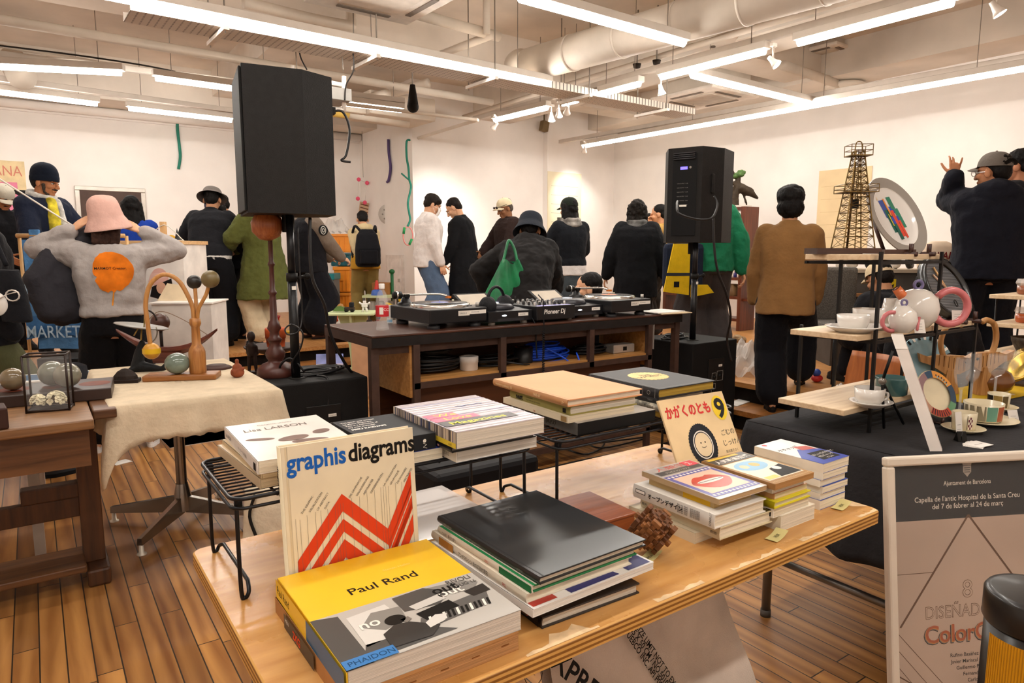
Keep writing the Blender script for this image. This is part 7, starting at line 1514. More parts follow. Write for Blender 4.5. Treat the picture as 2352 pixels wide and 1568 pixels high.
def b_plate(t,M,R_):
 MB().lathe([(R_*.35,-.012),(R_*.72,-.002),(R_,.006),(R_,.010)],gr,M,48).lathe([(R_,.010),(R_*.74,.004)],gr,M,48).lathe([(R_*.74,.004),(R_*.72,.002),(R_*.62,-.004),(0,-.004)],gw,M,48).lathe([(R_*.745,.0045),(R_*.735,.0045)],Wt,M,48).build('plate',t)
 m=MB();e=-.0036
 for i,(x0,y0,x1,y1,c)in enumerate([(-.30,.02,-.12,.48,'#3c4f96'),(-.26,-.36,-.05,.22,'#1f5a50'),(-.02,.1,.2,.28,'#2b45a8'),(.05,.2,.22,.52,'#2c7a62'),(.12,-.3,.3,.2,'#2f7d66'),(-.14,-.16,.16,.02,'#3147ad'),(-.04,-.5,.08,.18,'#cf4a38'),(.09,-.55,.17,-.1,'#cf4a38'),(-.16,-.56,-.04,-.16,'#1f5a50'),(-.12,.05,-.07,.5,'#d8803a'),(-.2,-.2,-.17,.1,'#d9c23a'),(-.34,.48,-.32,.72,'#d9b98a')]):
  m.rect(x0*R_,y0*R_,x1*R_,y1*R_,mat(c,.2,0,0),e+i*.0002,M@Rz(rad(10)))
 m.build('painted_motif',t)
disc_stand(2056,498,2.42,.150,'large grey-rimmed plate with red, green and blue painted bars on a wooden stand','painted_plate','plate',b_plate,Z1)
def b_clock(t,M,R_):
 MB().lathe([(R_*.88,-.02),(R_,-.018),(R_,.012),(R_*.95,.016),(R_*.88,.004)],mat('#1a1b1d',.3,0,.05,20,coat=.3),M,48).build('rim',t)
 msh=mat('#85878a',.35,.3,0);m=MB();m.lathe([(R_*.9,-.004),(0,-.004)],msh,M,48)
 for i in range(-17,18):h_=math.sqrt(max(0,.88**2-(i/20)**2))*R_;m.box((0,i/20*R_,-.003),(2*h_,R_*.014,.002),mat('#4f5154',.4),M)
 m.build('mesh_face',t)
 wd_=mat('#d9ab78',.5);MB().tube([M@V((0,0,.002)),M@V((-.02,R_*.7,.002))],.004,wd_,6).tube([M@V((0,0,.002)),M@V((-.045,R_*.45,.002))],.004,mat('#c9a58c',.5),6).tube([M@V((.02+.008*math.cos(q),-R_*.5+.014*math.sin(q),.001))for q in [i*.5236 for i in range(12)]],.0015,K,5,True).build('clock_hand',t)
disc_stand(2172,662,2.62,.128,'round black-rimmed mesh disc clock with wooden hands on a dark stand','clock','clock',b_clock,Z2)
# white china
wc=mat('#e2ddd6',.12,0,.01,5,coat=.5)
def lat(name,label,cat,p,prof,m=None,grp=None,n=32,M=None):return tag(MB().lathe(prof,m or wc,M,n).build(name,None,p),label,cat,grp)
def bowlp(r,h,th=.003):return [(r*.45,0),(r*.5,.004),(r*.9,h*.45),(r,h),(r-th,h),(r*.86,h*.47),(r*.4,.009),(0,.009)]
def platep(r,h=.014):return [(r*.55,0),(r*.6,.002),(r*.9,h*.7),(r,h),(r-.003,h+.001),(r*.6,.006),(0,.006)]
pl_=level(1958,2.20,Z2)
lat('plate','white plate under the white bowl on the middle shelf','plate',pl_,platep(.085,.02))
lat('bowl','white bowl standing on the white plate on the middle shelf','bowl',pl_+V((.0,0,.0065)),[(.03,0),(.04,.004),(.048,.03),(.05,.05),(.047,.05),(.044,.03),(.03,.01),(0,.01)])
pb2=level(1993,2.37,Z2)
lat('bowl','white bowl at the back, behind the white plate on the middle shelf','bowl',pb2,[(.03,0),(.04,.004),(.05,.04),(.052,.062),(.049,.062),(.046,.04),(.03,.01),(0,.01)])
lat('saucer','small white saucer half hidden right of the white bowls on the middle shelf','saucer',level(2022,2.27,Z2),platep(.05,.016))
p=level(2047,2.40,Z2);lat('cup','tall white cup behind the small teapot','cup',p,[(.025,0),(.034,.02),(.036,.05),(.028,.095),(.025,.095),(.032,.05),(.03,.02),(0,.008)])
pkm=mat('#c96f73',.2,0,.03,10,coat=.4);orm=mat('#d8723f',.25,coat=.4);pum=mat('#6a638f',.25,coat=.4)
def ring(c,R_,r_,ax):return [V(c)+(cr*math.cos(q)+cu*math.sin(q))*R_ for q in [i*math.pi/14 for i in range(28)]]
p=level(2102,2.33,Z2);t=thing('teapot','big round white teapot with orange spout, purple ring knob and pink ring handle','teapot',p)
MB().lathe([(.03,0),(.04,.004),(.063,.03),(.07,.066),(.062,.1),(.04,.124),(.02,.132),(0,.134)],wc,None,32).build('pot',t)
MB().tube([-cr*.045+cu*.1,-cr*.075+cu*.135],[.018,.014],orm,16).lathe([(.0135,.0),(.009,.001),(.008,-.004),(0,-.004)],K,Matrix.Translation(-cr*.0755+cu*.1356)@(-cr*.66+cu*.75).to_track_quat('Z','Y').to_matrix().to_4x4(),14).build('spout',t)
MB().tube(ring(cu*.146,.014,0,0),.0055,pum,10,True).build('knob',t);MB().tube([cr*.115+cu*.07+(cr*math.cos(q)+cu*math.sin(q))*.058 for q in [i*math.pi/14 for i in range(-11,12)]],.0125,pkm,12).build('handle',t)
p=level(2072,2.19,Z2);t=thing('teapot','small white teapot with a pink handle in front of the big teapot','teapot',p)
MB().lathe([(.02,0),(.024,.003),(.037,.016),(.043,.04),(.037,.066),(.02,.084),(0,.088)],wc,None,28).build('pot',t);MB().tube(ring(cu*.096,.009,0,0),.0035,pum,10,True).build('knob',t)
MB().tube([-cr*.042+cu*.036+ct*.01+(cr*math.cos(q)+cu*math.sin(q))*.03 for q in [i*math.pi/12 for i in range(5,20)]],.007,pkm,10).build('handle',t);MB().tube([cr*.03+cu*.01+ct*.03,cr*.046+cu*.05+ct*.01],.004,pkm,8).build('stripe',t)
card(level(2114,2.16,Z2+.001),-YAW,'white card leaning in front of the big teapot');card(level(2200,2.38,Z2+.012),-YAW-.3,'white card propped at the foot of the round clock')
p=level(2000,2.13,Z3);lat('saucer','white saucer with black drawing on the lowest shelf','saucer',p,platep(.065,.018))
t=thing('cup','white cup on the saucer on the lowest shelf','cup',p+V((-.012,0,.0065)));MB().lathe([(.02,0),(.03,.003),(.042,.02),(.045,.055),(.042,.055),(.039,.022),(.0,.008)],wc,None,30).build('cup_body',t)
MB().tube([-cr*.0+cr*.045+cu*.03+(cr*math.cos(q)+cu*math.sin(q))*.014 for q in [i*math.pi/8 for i in range(-4,5)]],.004,wc,8).build('handle',t)
tl=mat('#4a6f70',.15,0,.05,12,coat=.4)
p=level(2046,2.32,Z3);lat('bowl','teal glazed bowl at the back of the lowest shelf','bowl',p,[(.045,0),(.05,.004),(.052,.055),(.054,.06),(.05,.06),(.047,.01),(0,.008)],tl)
# white panel on a small easel
B_,T_=at(2150,1036,Q),atd(2060,768,2.10);t=thing('easel_panel','white panel leaning on a small black tripod easel, seen edge-on','panel',B_)
h_=(T_-B_);rr_=V((.92,.39,0));ex=cr*.036;m=MB();pmat=mat('#d5cbc3',.5)
vs=[V((0,0,0)),ex,ex+rr_*.03,rr_*.03];m.add([a for a in [q-ex*.5 for q in vs]]+[a+h_ for a in [q-ex*.5 for q in vs]],[(0,1,2,3)[::-1],(4,5,6,7),(0,1,5,4),(1,2,6,5),(2,3,7,6),(3,0,4,7)],pmat);m.build('panel',t)
tag(MB().add([q for q in [V((0,0,0))-ex*.52,ex*.52,ex*.52+h_*.13,-ex*.52+h_*.13]],[(0,1,2,3)],mat('#e9e3dc',.5)).build('folded_paper',None,B_+h_*.87-rr_*.002),'white paper folded over the top end of the easel panel','paper')
c_=h_*.55-cr*.05+V((.03,.06,0));m=MB()
for f_ in (at(2030,985,Q),at(2075,975,Q),at(2050,940,Q)):m.tube([c_,V((f_.x,f_.y,Q+.004))-B_],.0045,bkm,8)
m.ell(c_,(.012,.012,.012),mat('#8a837b',.3,.6)).tube([c_,h_*.85-cr*.03],.005,bkm,8);m.build('tripod',t)
# standing plates, patterned crockery
def opl(u,v,d,R_,label,name,m1,deco,zb,n=None):
 c=atd(u,v,d);n=vdir(c,*(n or (.70,.32,.64)));t=thing(name,label,'plate',c);x=(cu-n*n.dot(cu)).cross(n).normalized();M=basis((0,0,0),x,n.cross(x))
 MB().lathe([(R_*.3,-.01),(R_*.7,-.004),(R_,.004),(R_-.003,.007),(R_*.68,0),(0,-.001)],m1,M,40).build('plate',t);deco(t,M,R_)
 mb=MB();low=M@V((0,-R_,0));mb.tube([low+V((0,0,-.0)),V((low.x,low.y,zb-c.z))],.006,dkw,6).tube([M@V((0,-.1*R_,-.02)),V((low.x,low.y,zb-c.z+.003))-V((n.x,n.y,0))*.1,V((low.x,low.y,zb-c.z+.003))+V((n.x,n.y,0))*.02],.005,dkw,6);mb.build('plate_stand',t)
cm_=mat('#ddd0b0',.25,coat=.3)
def d_pat(t,M,R_):
 m=MB()
 def seg(a0,a1,r0,r1,c,e=.0075):
  k=8;pts=[(r1*R_*math.cos(rad(a0+(a1-a0)*i/k)),r1*R_*math.sin(rad(a0+(a1-a0)*i/k)))for i in range(k+1)]+[(r0*R_*math.cos(rad(a1-(a1-a0)*i/k)),r0*R_*math.sin(rad(a1-(a1-a0)*i/k)))for i in range(k+1)]
  m.flat(pts,mat(c,.3,0,0),e,M)
 for a0,a1,c in ((85,110,'#2f4a63'),(20,85,'#d9923f'),(110,190,'#8f6f72'),(330,380,'#2d4258'),(230,300,'#b8452f'),(300,330,'#5f8f6a'),(190,230,'#b88a72')):seg(a0,a1,.68,.97,c)
 for i in range(10):seg(25+i*5,29+i*5,.7+.06*(i%2),.78+.06*(i%2),'#1f2a3a' if i%2 else '#7fb0b8',.008)
 for i in range(8):seg(232+i*8,235+i*8,.7,.95,'#2c1f2a',.008)
 m.build('painted_rim',t)
opl(2148,905,2.27,.083,'oval-looking plate with a bright patterned rim standing upright on the black cloth','patterned_plate',cm_,d_pat,Q)
def d_str(t,M,R_):
 m=MB()
 for i in range(26):a=rad(i*14);a2=rad(i*14+6);m.flat([(r_*R_*math.cos(q),r_*R_*math.sin(q))for r_,q in ((.82,a),(.98,a),(.98,a2),(.82,a2))],K if i%2 else Wt,.0078,M)
 m.build('striped_rim',t)
opl(2128,832,2.78,.115,'large pale blue plate with a striped black and white rim behind the stand posts','striped_plate',mat('#7fa0ab',.2,0,.1,5,coat=.3),d_str,Q,(.55,.25,.8))
def pcup(u,v,r_,h_,label,c2,sz=.0):
 p=at(u,v,Q);t=thing('cup',label,'cup',p+V((0,0,.0065)),0);MB().lathe([(r_*.8,0),(r_*.92,.003),(r_,h_),(r_-.003,h_),(r_*.85,.006),(0,.006)],cm_,None,32).build('cup_body',t)
 m=MB();ang=math.atan2(-p.y,-p.x)
 def cell(a0,a1,f0,f1,c,e=.0006):
  for i in range(4):
   a,b=a0+(a1-a0)*i/4,a0+(a1-a0)*(i+1)/4;R0,R1=r_*(.92+.08*f0)+e,r_*(.92+.08*f1)+e
   m.add([(R0*math.cos(ang+a),R0*math.sin(ang+a),f0*h_),(R0*math.cos(ang+b),R0*math.sin(ang+b),f0*h_),(R1*math.cos(ang+b),R1*math.sin(ang+b),f1*h_),(R1*math.cos(ang+a),R1*math.sin(ang+a),f1*h_)],[(0,1,2,3)],mat(c,.3,0,0))
 for a0,a1,c in c2:cell(a0,a1,.1,.9,c)
 if sz:
  for i in range(3):
   for j in range(5):cell(.35+i*.12,.47+i*.12,.12+j*.14,.26+j*.14,'#6b2f3c' if (i+j)%2 else '#e6dcc8',.0009)
 m.build('painted_panel',t);lat('saucer','patterned saucer under the '+label.split(' with ')[0].split(' on ')[0],'saucer',p,platep(r_*1.75,.014),cm_)
pcup(2212,990,.036,.058,'small cream cup with a checkered panel on the black cloth',[(-1.3,-1.24,'#5a4030'),(.25,.29,'#3a2f28')],1);pcup(2256,968,.06,.062,'wide cream cup with teal and slate panels right of the checkered cup',[(-1.3,.15,'#8f866f'),(-1.5,-1.32,'#41546a'),(.2,.75,'#6a9a86'),(.8,1.3,'#a85a3a')]);pcup(2292,940,.036,.055,'white cup with black and gold diagonal bands near the right edge',[(-1.4,-.5,'#1d1a18'),(-.45,.3,'#a88a4a'),(.35,.9,'#6b5a38')])
# glasses
gm=mat('#f2f4f5',.03,0,0,alpha=.09);gstem=mat('#f2f4f5',.03,0,0,alpha=.25)
def wine(u,v,r_,h_,sh,label):
 p=at(u,v,Q);t=thing('wine_glass',label,'glass',p,0,'stem glasses on the black cloth')
 MB().lathe([(.004,sh),(r_*.75,sh+h_*.2),(r_,sh+h_*.5),(r_*.88,sh+h_),(r_*.88-.0012,sh+h_),(r_-.0012,sh+h_*.5),(r_*.7,sh+h_*.22),(0,sh+.004)],gm,None,28).build('glass_bowl',t)
 MB().lathe([(.032,0),(.032,.002),(.006,.006),(.0045,.02),(.0045,sh)],gstem,None,20).build('stem',t)
wine(2203,948,.027,.115,.085,'tall clear flute glass nearest the patterned plate');wine(2228,930,.027,.115,.085,'tall clear flute glass behind the first flute');wine(2283,918,.034,.09,.09,'round clear wine glass left of the pair by the gold dish');wine(2312,905,.034,.09,.09,'round clear wine glass right of the pair by the gold dish')
tag(MB().bb((-.3,-.12,0),(.35,.1,.002),mat('#b8951d',.8,0,.06,10)).build('yellow_cloth',None,at(2262,900,Q+.0005),-.1),'yellow cloth lying on the black tablecloth under the wooden fish','cloth')
amb=mat('#7a4a20',.15,0,.2,8,coat=.5);p=at(2272,900,Q+.003);lat('round_jar','round amber glass jar among the wine glasses','jar',p,[(.04,0),(.075,.02),(.085,.05),(.07,.085),(.045,.1),(.043,.1),(.066,.083),(.08,.05),(0,.01)],amb)
fwd=wood('#9a6632','#c4935a',.4,2,1.5);fl2=mat('#5e3415',.5)
for i,(u,v,d,sgn,lb)in enumerate([(2185,832,2.75,-1,'darker wooden fish with a long curved handle, left of the pair'),(2262,825,2.72,1,'lighter wooden fish with a long curved handle and grooved gills, right of the pair')]):
 c=atd(u,v,d);t=thing('wooden_fish',lb,'ornament',(c.x,c.y,Q+.003),-YAW+.2*sgn);zc=c.z-Q-.003
 body=[(-.09,.01),(-.05,.028),(.0,.03),(.05,.03),(.085,.02),(.125,.035),(.118,.0),(.08,-.012),(.05,-.03),(.02,-.05),(-.03,-.045),(-.07,-.02)]
 m=MB();m.prism([(x*sgn,y+zc)for x,y in body][::(1 if sgn>0 else -1)],-.014,.014,fwd,basis((0,0,0),(1,0,0),(0,0,1)))
 m.prism([(-.03,0),(.03,0),(.012,zc-.03),(-.018,zc-.03)],-.02,.02,fwd,basis((0,0,0),(1,0,0),(0,0,1)));m.build('fish_body',t)
 m=MB()
 for k_ in range(6):m.box(((-.04+.018*k_)*sgn,-.0145,zc-.01+.004*k_),(.0016,.001,.045),fl2,None)
 m.build('groove',t);MB().tube(spline([(.03*sgn,0,zc+.02),(.045*sgn,0,zc+.08),(.03*sgn,0,zc+.14),(-.01*sgn,0,zc+.16),(-.03*sgn,0,zc+.15)],6),.011,fwd,8).build('handle',t)
 MB().tube([(-.05*sgn,-.016,zc+.005),(-.05*sgn,-.0135,zc+.005)],.006,K,12).build('eye',t)
p=at(2338,885,Q);t=thing('gold_dish','gold dish standing upright at the right edge of the photo','dish',p);MB().lathe([(.0,-.006),(.06,-.004),(.085,.006),(.085,.01),(.06,.002),(0,.0)],mat('#a8873a',.2,.9,.05,12),Tr(.02,0,.086)@Rz(-YAW)@Ry(rad(-62)),36).build('dish',t);MB().box((.02,0,.006),(.1,.06,.012),dkw).build('plate_stand',t)
card(at(2204,1000,Q+.001),-YAW+.4,'white price card held upright by a black binder clip',.03,.075,8,2)
t=thing('binder_clip','black binder clip holding the upright price card','clip',at(2206,1012,Q),-YAW);MB().prism([(-.012,0),(.012,0),(0,.03)],-.014,.014,K,basis((0,0,0),(0,-1,0),(0,0,1))).tube([(-.004,-.012,.006),(-.012,-.02,.02),(-.004,-.012,.03)],.0012,bkm,5).build('clip',t)
for i in range(3):tag(MB().bb((-.035,-.025,0),(.035,.025,.001),mat('#e9e3dc',.6)).rect(-.02,-.003,.02,.0,Mg,.0012).build('price_card',None,at(2238,1022,Q)+V((.004*i,-.003*i,.0013*i)),.25-.2*i),['bottom','middle','top'][i]+' white card of the small pile on the black cloth','card','pile of white cards')
card(at(2235,958,Q+.001),-YAW-.3,'white card behind the wide cream cup',.03,.045,12);card(at(2330,968,Q+.001),-YAW+.2,'white card standing near the right edge of the photo',.04,.04,18,2)
# second riser at the right edge
t=thing('tiered_stand','second pale wooden riser with thin rods cut off by the right edge of the photo','stand',(3.62,1.17,Q),0)
for z in (1.108,.98,.85):MB().bb((-.06,-.09,z-Q-.018),(.3,.13,z-Q),lwd,bev=.002).build('shelf_board',t)
for x,y in ((-.0,-.08),(-.0,.12),(.28,-.08),(.28,.12)):MB().cyl((x,y,0),(x,y,1.108-Q),.004,bkm,8).build('post',t)
gcl=mat('#efe9e4',.04,0,0,alpha=.25)
def pot(x,y,z,c,label,r_=.04,lid=True):
 tt=thing('glass_pot',label,'pot',(x,y,z),0,'lidded pots on the right riser');MB().lathe([(r_*.85,0),(r_,.006),(r_*1.02,.04),(0,.04)],mat(c,.25,0,.08,30,coat=.3),None,24).build('pot_body',tt);MB().lathe([(r_*1.0,.0405),(r_*1.2,.052),(r_*1.05,.07),(r_*1.03,.07),(r_*1.15,.052),(0,.045)],gcl,None,12,False).build('glass_lid',tt)
pot(3.61,1.13,1.108,'#8a4f30','brown glass-lidded pot on the top tier of the right riser, front one');pot(3.70,1.20,1.108,'#8a4f30','brown glass-lidded pot on the top tier of the right riser, rear one');pot(3.62,1.13,.98,'#c8683c','copper pot with a glass lid on the middle tier of the right riser, front one',.036);pot(3.70,1.2,.98,'#c8683c','copper pot with a glass lid on the middle tier of the right riser, rear one',.036)
lat('basket','dark brown ribbed bowl on the lowest tier of the right riser','bowl',(3.65,1.15,.85),[(.05,0),(.065,.03),(.075,.05),(.078,.07),(.07,.07),(0,.02)],mat('#4a3f34',.5,0,.2,40,.5,60))
pot(3.28,.93,Q,'#6b3424','dark brown pot with a glass lid on the black cloth at the right edge',.04)
# ------------------------------------------------------------------ framed poster and film canister at the front right
A_=at(2030,1050,.82);xd=V((.894,-.448,0));yd=V((-.012,.16,.985)).normalized();yd=(yd-xd*yd.dot(xd)).normalized()
FW,FH=.46,.835;Of=A_-yd*FH;t=thing('framed_poster','white-framed exhibition poster leaning at the front right','poster',Of);M=basis((0,0,0),xd,yd)
cfm=mat('#d9cdbd',.4,0,.02,10)
for c,d in ((((FW/2,FH-.011,0)),(FW,.022,.022)),((FW/2,.011,0),(FW,.022,.022)),((.011,FH/2,0),(.022,FH-.044,.022)),((FW-.011,FH/2,0),(.022,FH-.044,.022))):MB().box(c,d,cfm,M,bev=.005).build('frame_bar',t)
m=MB();m.box((FW/2,FH/2,-.006),(FW-.04,FH-.04,.004),mat('#1c1a19',.8),M)
px=mat('#b39c8b',.5,0,.08,2.5);e0=-.0038
m.rect(.03,.03,FW-.03,FH-.155,px,e0,M);bl=mat('#5a3c26',.5)
def ln(a,b,w_=.0025,c=bl):
 a=V((*a,0));b=V((*b,0));n=V((-(b-a).y,(b-a).x,0)).normalized()*w_/2;m.flat([(a-n)[:2],(b-n)[:2],(b+n)[:2],(a+n)[:2]],c,e0+.0003,M)
cxp=.222
ln((cxp,FH-.148),(.035,FH-.405),.005);ln((cxp,FH-.148),(FW-.03,FH-.42),.005);ln((.03,FH-.28),(.125,FH-.28),.0015)
for i in range(6):ln((.03,FH-.42-.04*i),(.30,FH-.72-.05*i),.0015)
ln((.03,FH-.52),(.36,FH-.72),.003)
wt=mat('#d8cdbf',.5,0,0);m.text('Ajuntament de Barcelona',.0155,wt,M@Tr(cxp,FH-.075,e0),'CENTER',sx=.8).text("Capella de l'antic Hospital de la Santa Creu",.0175,wt,M@Tr(cxp,FH-.112,e0),'CENTER',sx=.93).text('del 7 de febrer al 24 de març',.0175,wt,M@Tr(cxp,FH-.13,e0),'CENTER',sx=.93)
m.flat([(cxp-.011,FH-.03),(cxp+.011,FH-.03),(cxp+.011,FH-.045),(cxp,FH-.057),(cxp-.011,FH-.045)],mat('#9c9186',.5),e0,M).flat([(cxp-.014,FH-.02),(cxp-.007,FH-.025),(cxp,FH-.018),(cxp+.007,FH-.025),(cxp+.014,FH-.02),(cxp+.011,FH-.029),(cxp-.011,FH-.029)],mat('#9c9186',.5),e0,M)
for i in range(3):m.rect(cxp-.008,FH-.036-.005*i,cxp+.008,FH-.0345-.005*i,K,e0+.0002,M)
def outline(s,size,x,y,sx=1.):
 m.text(s,size,bl,M@Tr(x,y,e0+.0002),'LEFT',sx=sx,bold=.0006);m.text(s,size,px,M@Tr(x,y,e0+.0005),'LEFT',sx=sx,bold=-.0006)
outline('8',.06,.2,FH-.345);outline('DISEÑADORES',.042,.10,FH-.39,.85)
for i,c in enumerate(('#2a1f1a','#7d766e','#c07a2e','#a8552f')):m.text('ColorCore',.058,mat(c,.35,.3,0),M@Tr(.095+.0012*i,FH-.45+.0012*i,e0+.0003+.0002*i),'LEFT',bold=.0022-.0006*i,sx=.95)
for i,s in enumerate(('Rufino Basáñez y Pedro Pérez','Javier Mariscal y Pepe Cortés','Guillermo Pérez Villalta','Fernando Redón','Carlos Riart','José Ramón Sierra','Alejandro de la Sota','Oscar Tusquets')):m.text(s,.0125,K,M@Tr(.24,FH-.485-.0155*i,e0+.0003),'CENTER',bold=.0001)
m.build('poster_sheet',t);MB().box((FW/2,FH/2,-.0005),(FW-.042,FH-.042,.0012),mat('#ffffff',.04,0,0,alpha=.03),M).build('glazing',t)
# film canister
p=atd(2388,1345,1.05);p.z=0;t=thing('film_canister','film-canister shaped bin with a black cap and yellow ribbed label','bin',p,math.atan2(-p.y,-p.x))
R_,H_=.07,.748
MB().lathe([(R_,.0),(R_,H_-.05),(0,H_-.05)],mat('#1a1613',.3,0,.05,10),None,48).build('canister_body',t)
MB().lathe([(R_+.002,H_-.055),(R_+.004,H_-.05),(R_+.004,H_-.006),(R_,H_),(R_*.9,H_+.001),(0,H_+.001)],mat('#151414',.35,0,.05,10,coat=.2),None,48).box((0,R_+.004,H_-.02),(.02,.012,.03),K,bev=.004).build('cap',t)
m=MB();yl_=mat('#d99c1f',.45,0,.04,8);a0,a1=-.95,1.05
m.grid(lambda a,b:V(((R_+.001)*math.cos(a0+(a1-a0)*a),(R_+.001)*math.sin(a0+(a1-a0)*a),.08+(H_-.15)*b)),30,2,yl_)
for i in range(34):
 q=a0+(a1-a0)*(i+.5)/34;m.tube([((R_+.0012)*math.cos(q),(R_+.0012)*math.sin(q),.08),((R_+.0012)*math.cos(q),(R_+.0012)*math.sin(q),H_-.07)],.0009,mat('#b9801a',.5),4,caps=False)
cv2=bpy.data.curves.new('lettering','FONT');cv2.body='400 Speed';cv2.size=.06;cv2.shear=.25;oo=bpy.data.objects.new('lettering',cv2);me=oo.to_mesh()
def wrap(v,q0):q=q0-v.y/R_;return ((R_+.003)*math.cos(q),(R_+.003)*math.sin(q),.40+v.x*.95)
m.add([wrap(v.co,.80)for v in me.vertices],[tuple(f.vertices)for f in me.polygons],mat('#c8401f',.45,0,0));oo.to_mesh_clear();bpy.data.objects.remove(oo)
m.build('label',t)
# plywood chair and grey chair behind the display
p=level(1930,3.5,0);t=thing('plywood_chair','orange-brown moulded plywood chair behind the black-cloth table','chair',p,-YAW+rad(108));pw_=wood('#8a4a22','#a8622f',.35,2,.8)
def shell(a,b):x=(a-.5)*.40*(1-.25*max(0,b-.7));y=-.2-.05*b+.18*(a-.5)**2*4*.25;return V((x,y,.42+.34*b))
mb=MB();mb.grid(shell,14,10,pw_);o=mb.build('backrest',t);so=o.modifiers.new('t','SOLIDIFY');so.thickness=.011
MB().bb((-.2,-.2,.40),(.2,.2,.415),pw_,bev=.006).build('seat',t)
for x in (-.17,.17):
 for y in (-.17,.17):MB().cyl((x*1.1,y*1.1,0),(x*.8,y*.8,.40),.011,stl).build('leg',t)
p=level(1932,5.3,ST);t=thing('grey_chair','grey tweed chair on the platform seen through the display stand','chair',p,-YAW+rad(185));gt_=mat('#6b6660',.9,0,.2,120,.4,150)
MB().box((0,-.22,.66),(.42,.06,.44),gt_,bev=.03).build('backrest',t);MB().box((0,0,.42),(.44,.44,.08),gt_,bev=.03).build('seat',t)
for x in (-.18,.18):
 for y in (-.18,.18):MB().cyl((x,y,0),(x,y,.39),.012,bkm).build('leg',t)
# ------------------------------------------------------------------ counter with ornaments on the right platform
c0=level(1905,5.95,ST);t=thing('stall_counter','grey stall counter on the platform behind the display stand','counter',c0,-YAW-.1);ctz=.85
MB().bb((0,0,0),(1.25,.5,ctz-.03),mat('#55504c',.7)).build('cabinet',t);MB().bb((-.02,-.02,ctz-.03),(1.27,.52,ctz),mat('#b9a994',.5)).build('counter_top',t);MB().bb((-.02,-.1,.62),(.55,-.0,.645),wood('#8a5a34','#a87648',.5,0,1)).build('ledge',t)
Mc_=Tr(*c0)@Rz(-YAW-.1);random.seed(9)
kinds=[('white round mug','cup',lambda m,c:m.lathe([(.03,0),(.04,.005),(.042,.07),(.038,.07),(0,.01)],c)),('little white animal figure','figurine',lambda m,c:m.ell((0,0,.04),(.045,.035,.035),c).ell((.03,0,.085),(.028,.026,.028),c).cyl((-.02,.01,0),(-.02,.01,.04),.012,c).cyl((.02,.01,0),(.02,.01,.04),.012,c)),('white round vase','vase',lambda m,c:m.lathe([(.02,0),(.05,.03),(.052,.06),(.02,.09),(.018,.1),(0,.09)],c)),('dark round tape reel','reel',lambda m,c:m.lathe([(.02,0),(.05,0),(.05,.03),(.02,.03)],c,Tr(0,0,.05)@Rx(rad(80))))]
wh=[('in front of the derrick base',.08),('second from the left of the counter',.2),('between the derrick and the stand post',.31),('under the striped plate',.43),('right of the middle of the counter',.55),('by the cream cap',.67),('above the teapot',.80),('under the round clock',.95)]
for i,(wl_,x)in enumerate(wh):
 kk=kinds[(i*5+1)%4 if i!=5 else 3];m=MB();kk[2](m,mat('#1d1b1b' if kk[1]=='reel' else '#ddd5cb',.3));o=m.build(kk[1]if kk[1]!='cup' else 'mug',None,Mc_@V((x,.12+.05*(i%2),ctz)))
 tag(o,kk[0]+' on the stall counter, '+wl_,kk[1],'ornaments on the stall counter')
m=MB();m.box((0,0,0),(.2,.006,.34),mat('#d8b820',.6));cs=['#2a211c','#2f5fa0','#3a2c22','#b5532c']
for i in range(4):
 for j in (-1,1):
  for s_ in (-1,1):m.flat([(j*.05,-.1+.07*i),(j*.05+s_*.035,-.08+.07*i),(j*.05+s_*.03,-.115+.07*i),(j*.05+s_*.012,-.12+.07*i)],mat(cs[(i+(j>0))%4],.6),.0035,basis((0,0,0),(1,0,0),(0,0,1)))
m.rect(-.08,.15,.08,.162,mat('#5a4a20',.6),.0035,basis((0,0,0),(1,0,0),(0,0,1)));tag(m.build('butterfly_chart',None,Mc_@V((.36,-.11,.60)),-YAW-.1),'yellow chart of coloured butterflies hanging on the stall counter','chart')
t=thing('cushion_bag','cream bag with red edges and dark red capitals behind the right plate stand','bag',level(2152,5.95,ST+.85),-YAW);cb_=mat('#e3cdb4',.7,0,.05,10)
mb=MB();loft(mb,[(V((0,0,0)),.17,.06,Matrix.Identity(3)),(V((0,0,.12)),.18,.08,Matrix.Identity(3)),(V((0,0,.2)),.14,.06,Matrix.Identity(3)),(V((0,0,.24)),.07,.03,Matrix.Identity(3))],cb_);blob('bag_body',mb,t,.012,2)
MB().text('OKAME',.085,mat('#7a1f1f',.6),basis((0,-.083,.09),(1,0,0),(0,0,1)),'CENTER',bold=.001,shear=.2,sx=.9).tube([(.18,-.02,.0),(.185,-.02,.12),(.14,-.02,.21)],.008,mat('#b5332c',.5),8).build('lettering',t)
# ------------------------------------------------------------------ dark wooden shelf near the right wall
SX,SY=7.30,5.40;dw=wood('#4a2010','#6b341c',.4,2,.6);t=thing('shelf_unit','tall dark reddish wooden open shelf against the right side of the platform','shelf',(SX,SY,ST))
MB().bb((0,0,0),(.30,.05,1.56),dw,bev=.004).build('side_panel',t);MB().bb((0,1.25,0),(.30,1.30,1.56),dw,bev=.004).build('side_panel',t)
for z in (1.52,1.16,.98,.85,.64,.40,.12):MB().bb((0,.05,z),(.30,1.25,z+.035),dw,bev=.003).build('shelf_board',t)
MB().bb((.3,-.75,0),(.34,-.7,.8),dw).bb((.05,-.75,.38),(.3,-.0,.41),dw).bb((.05,-.75,.7),(.3,0,.73),dw).build('low_extension',t)
def sh(x,y,z):return V((SX+x,SY+y,ST+z))
bz=mat('#3b3024',.6,0,.2,20,.4,40);gn=mat('#4f6a3a',.7,0,.2,30)
t=thing('heron_bonsai','dark bird figure under a small bonsai tree on top of the dark shelf','ornament',sh(.15,.22,1.555),-YAW);s_=1.25
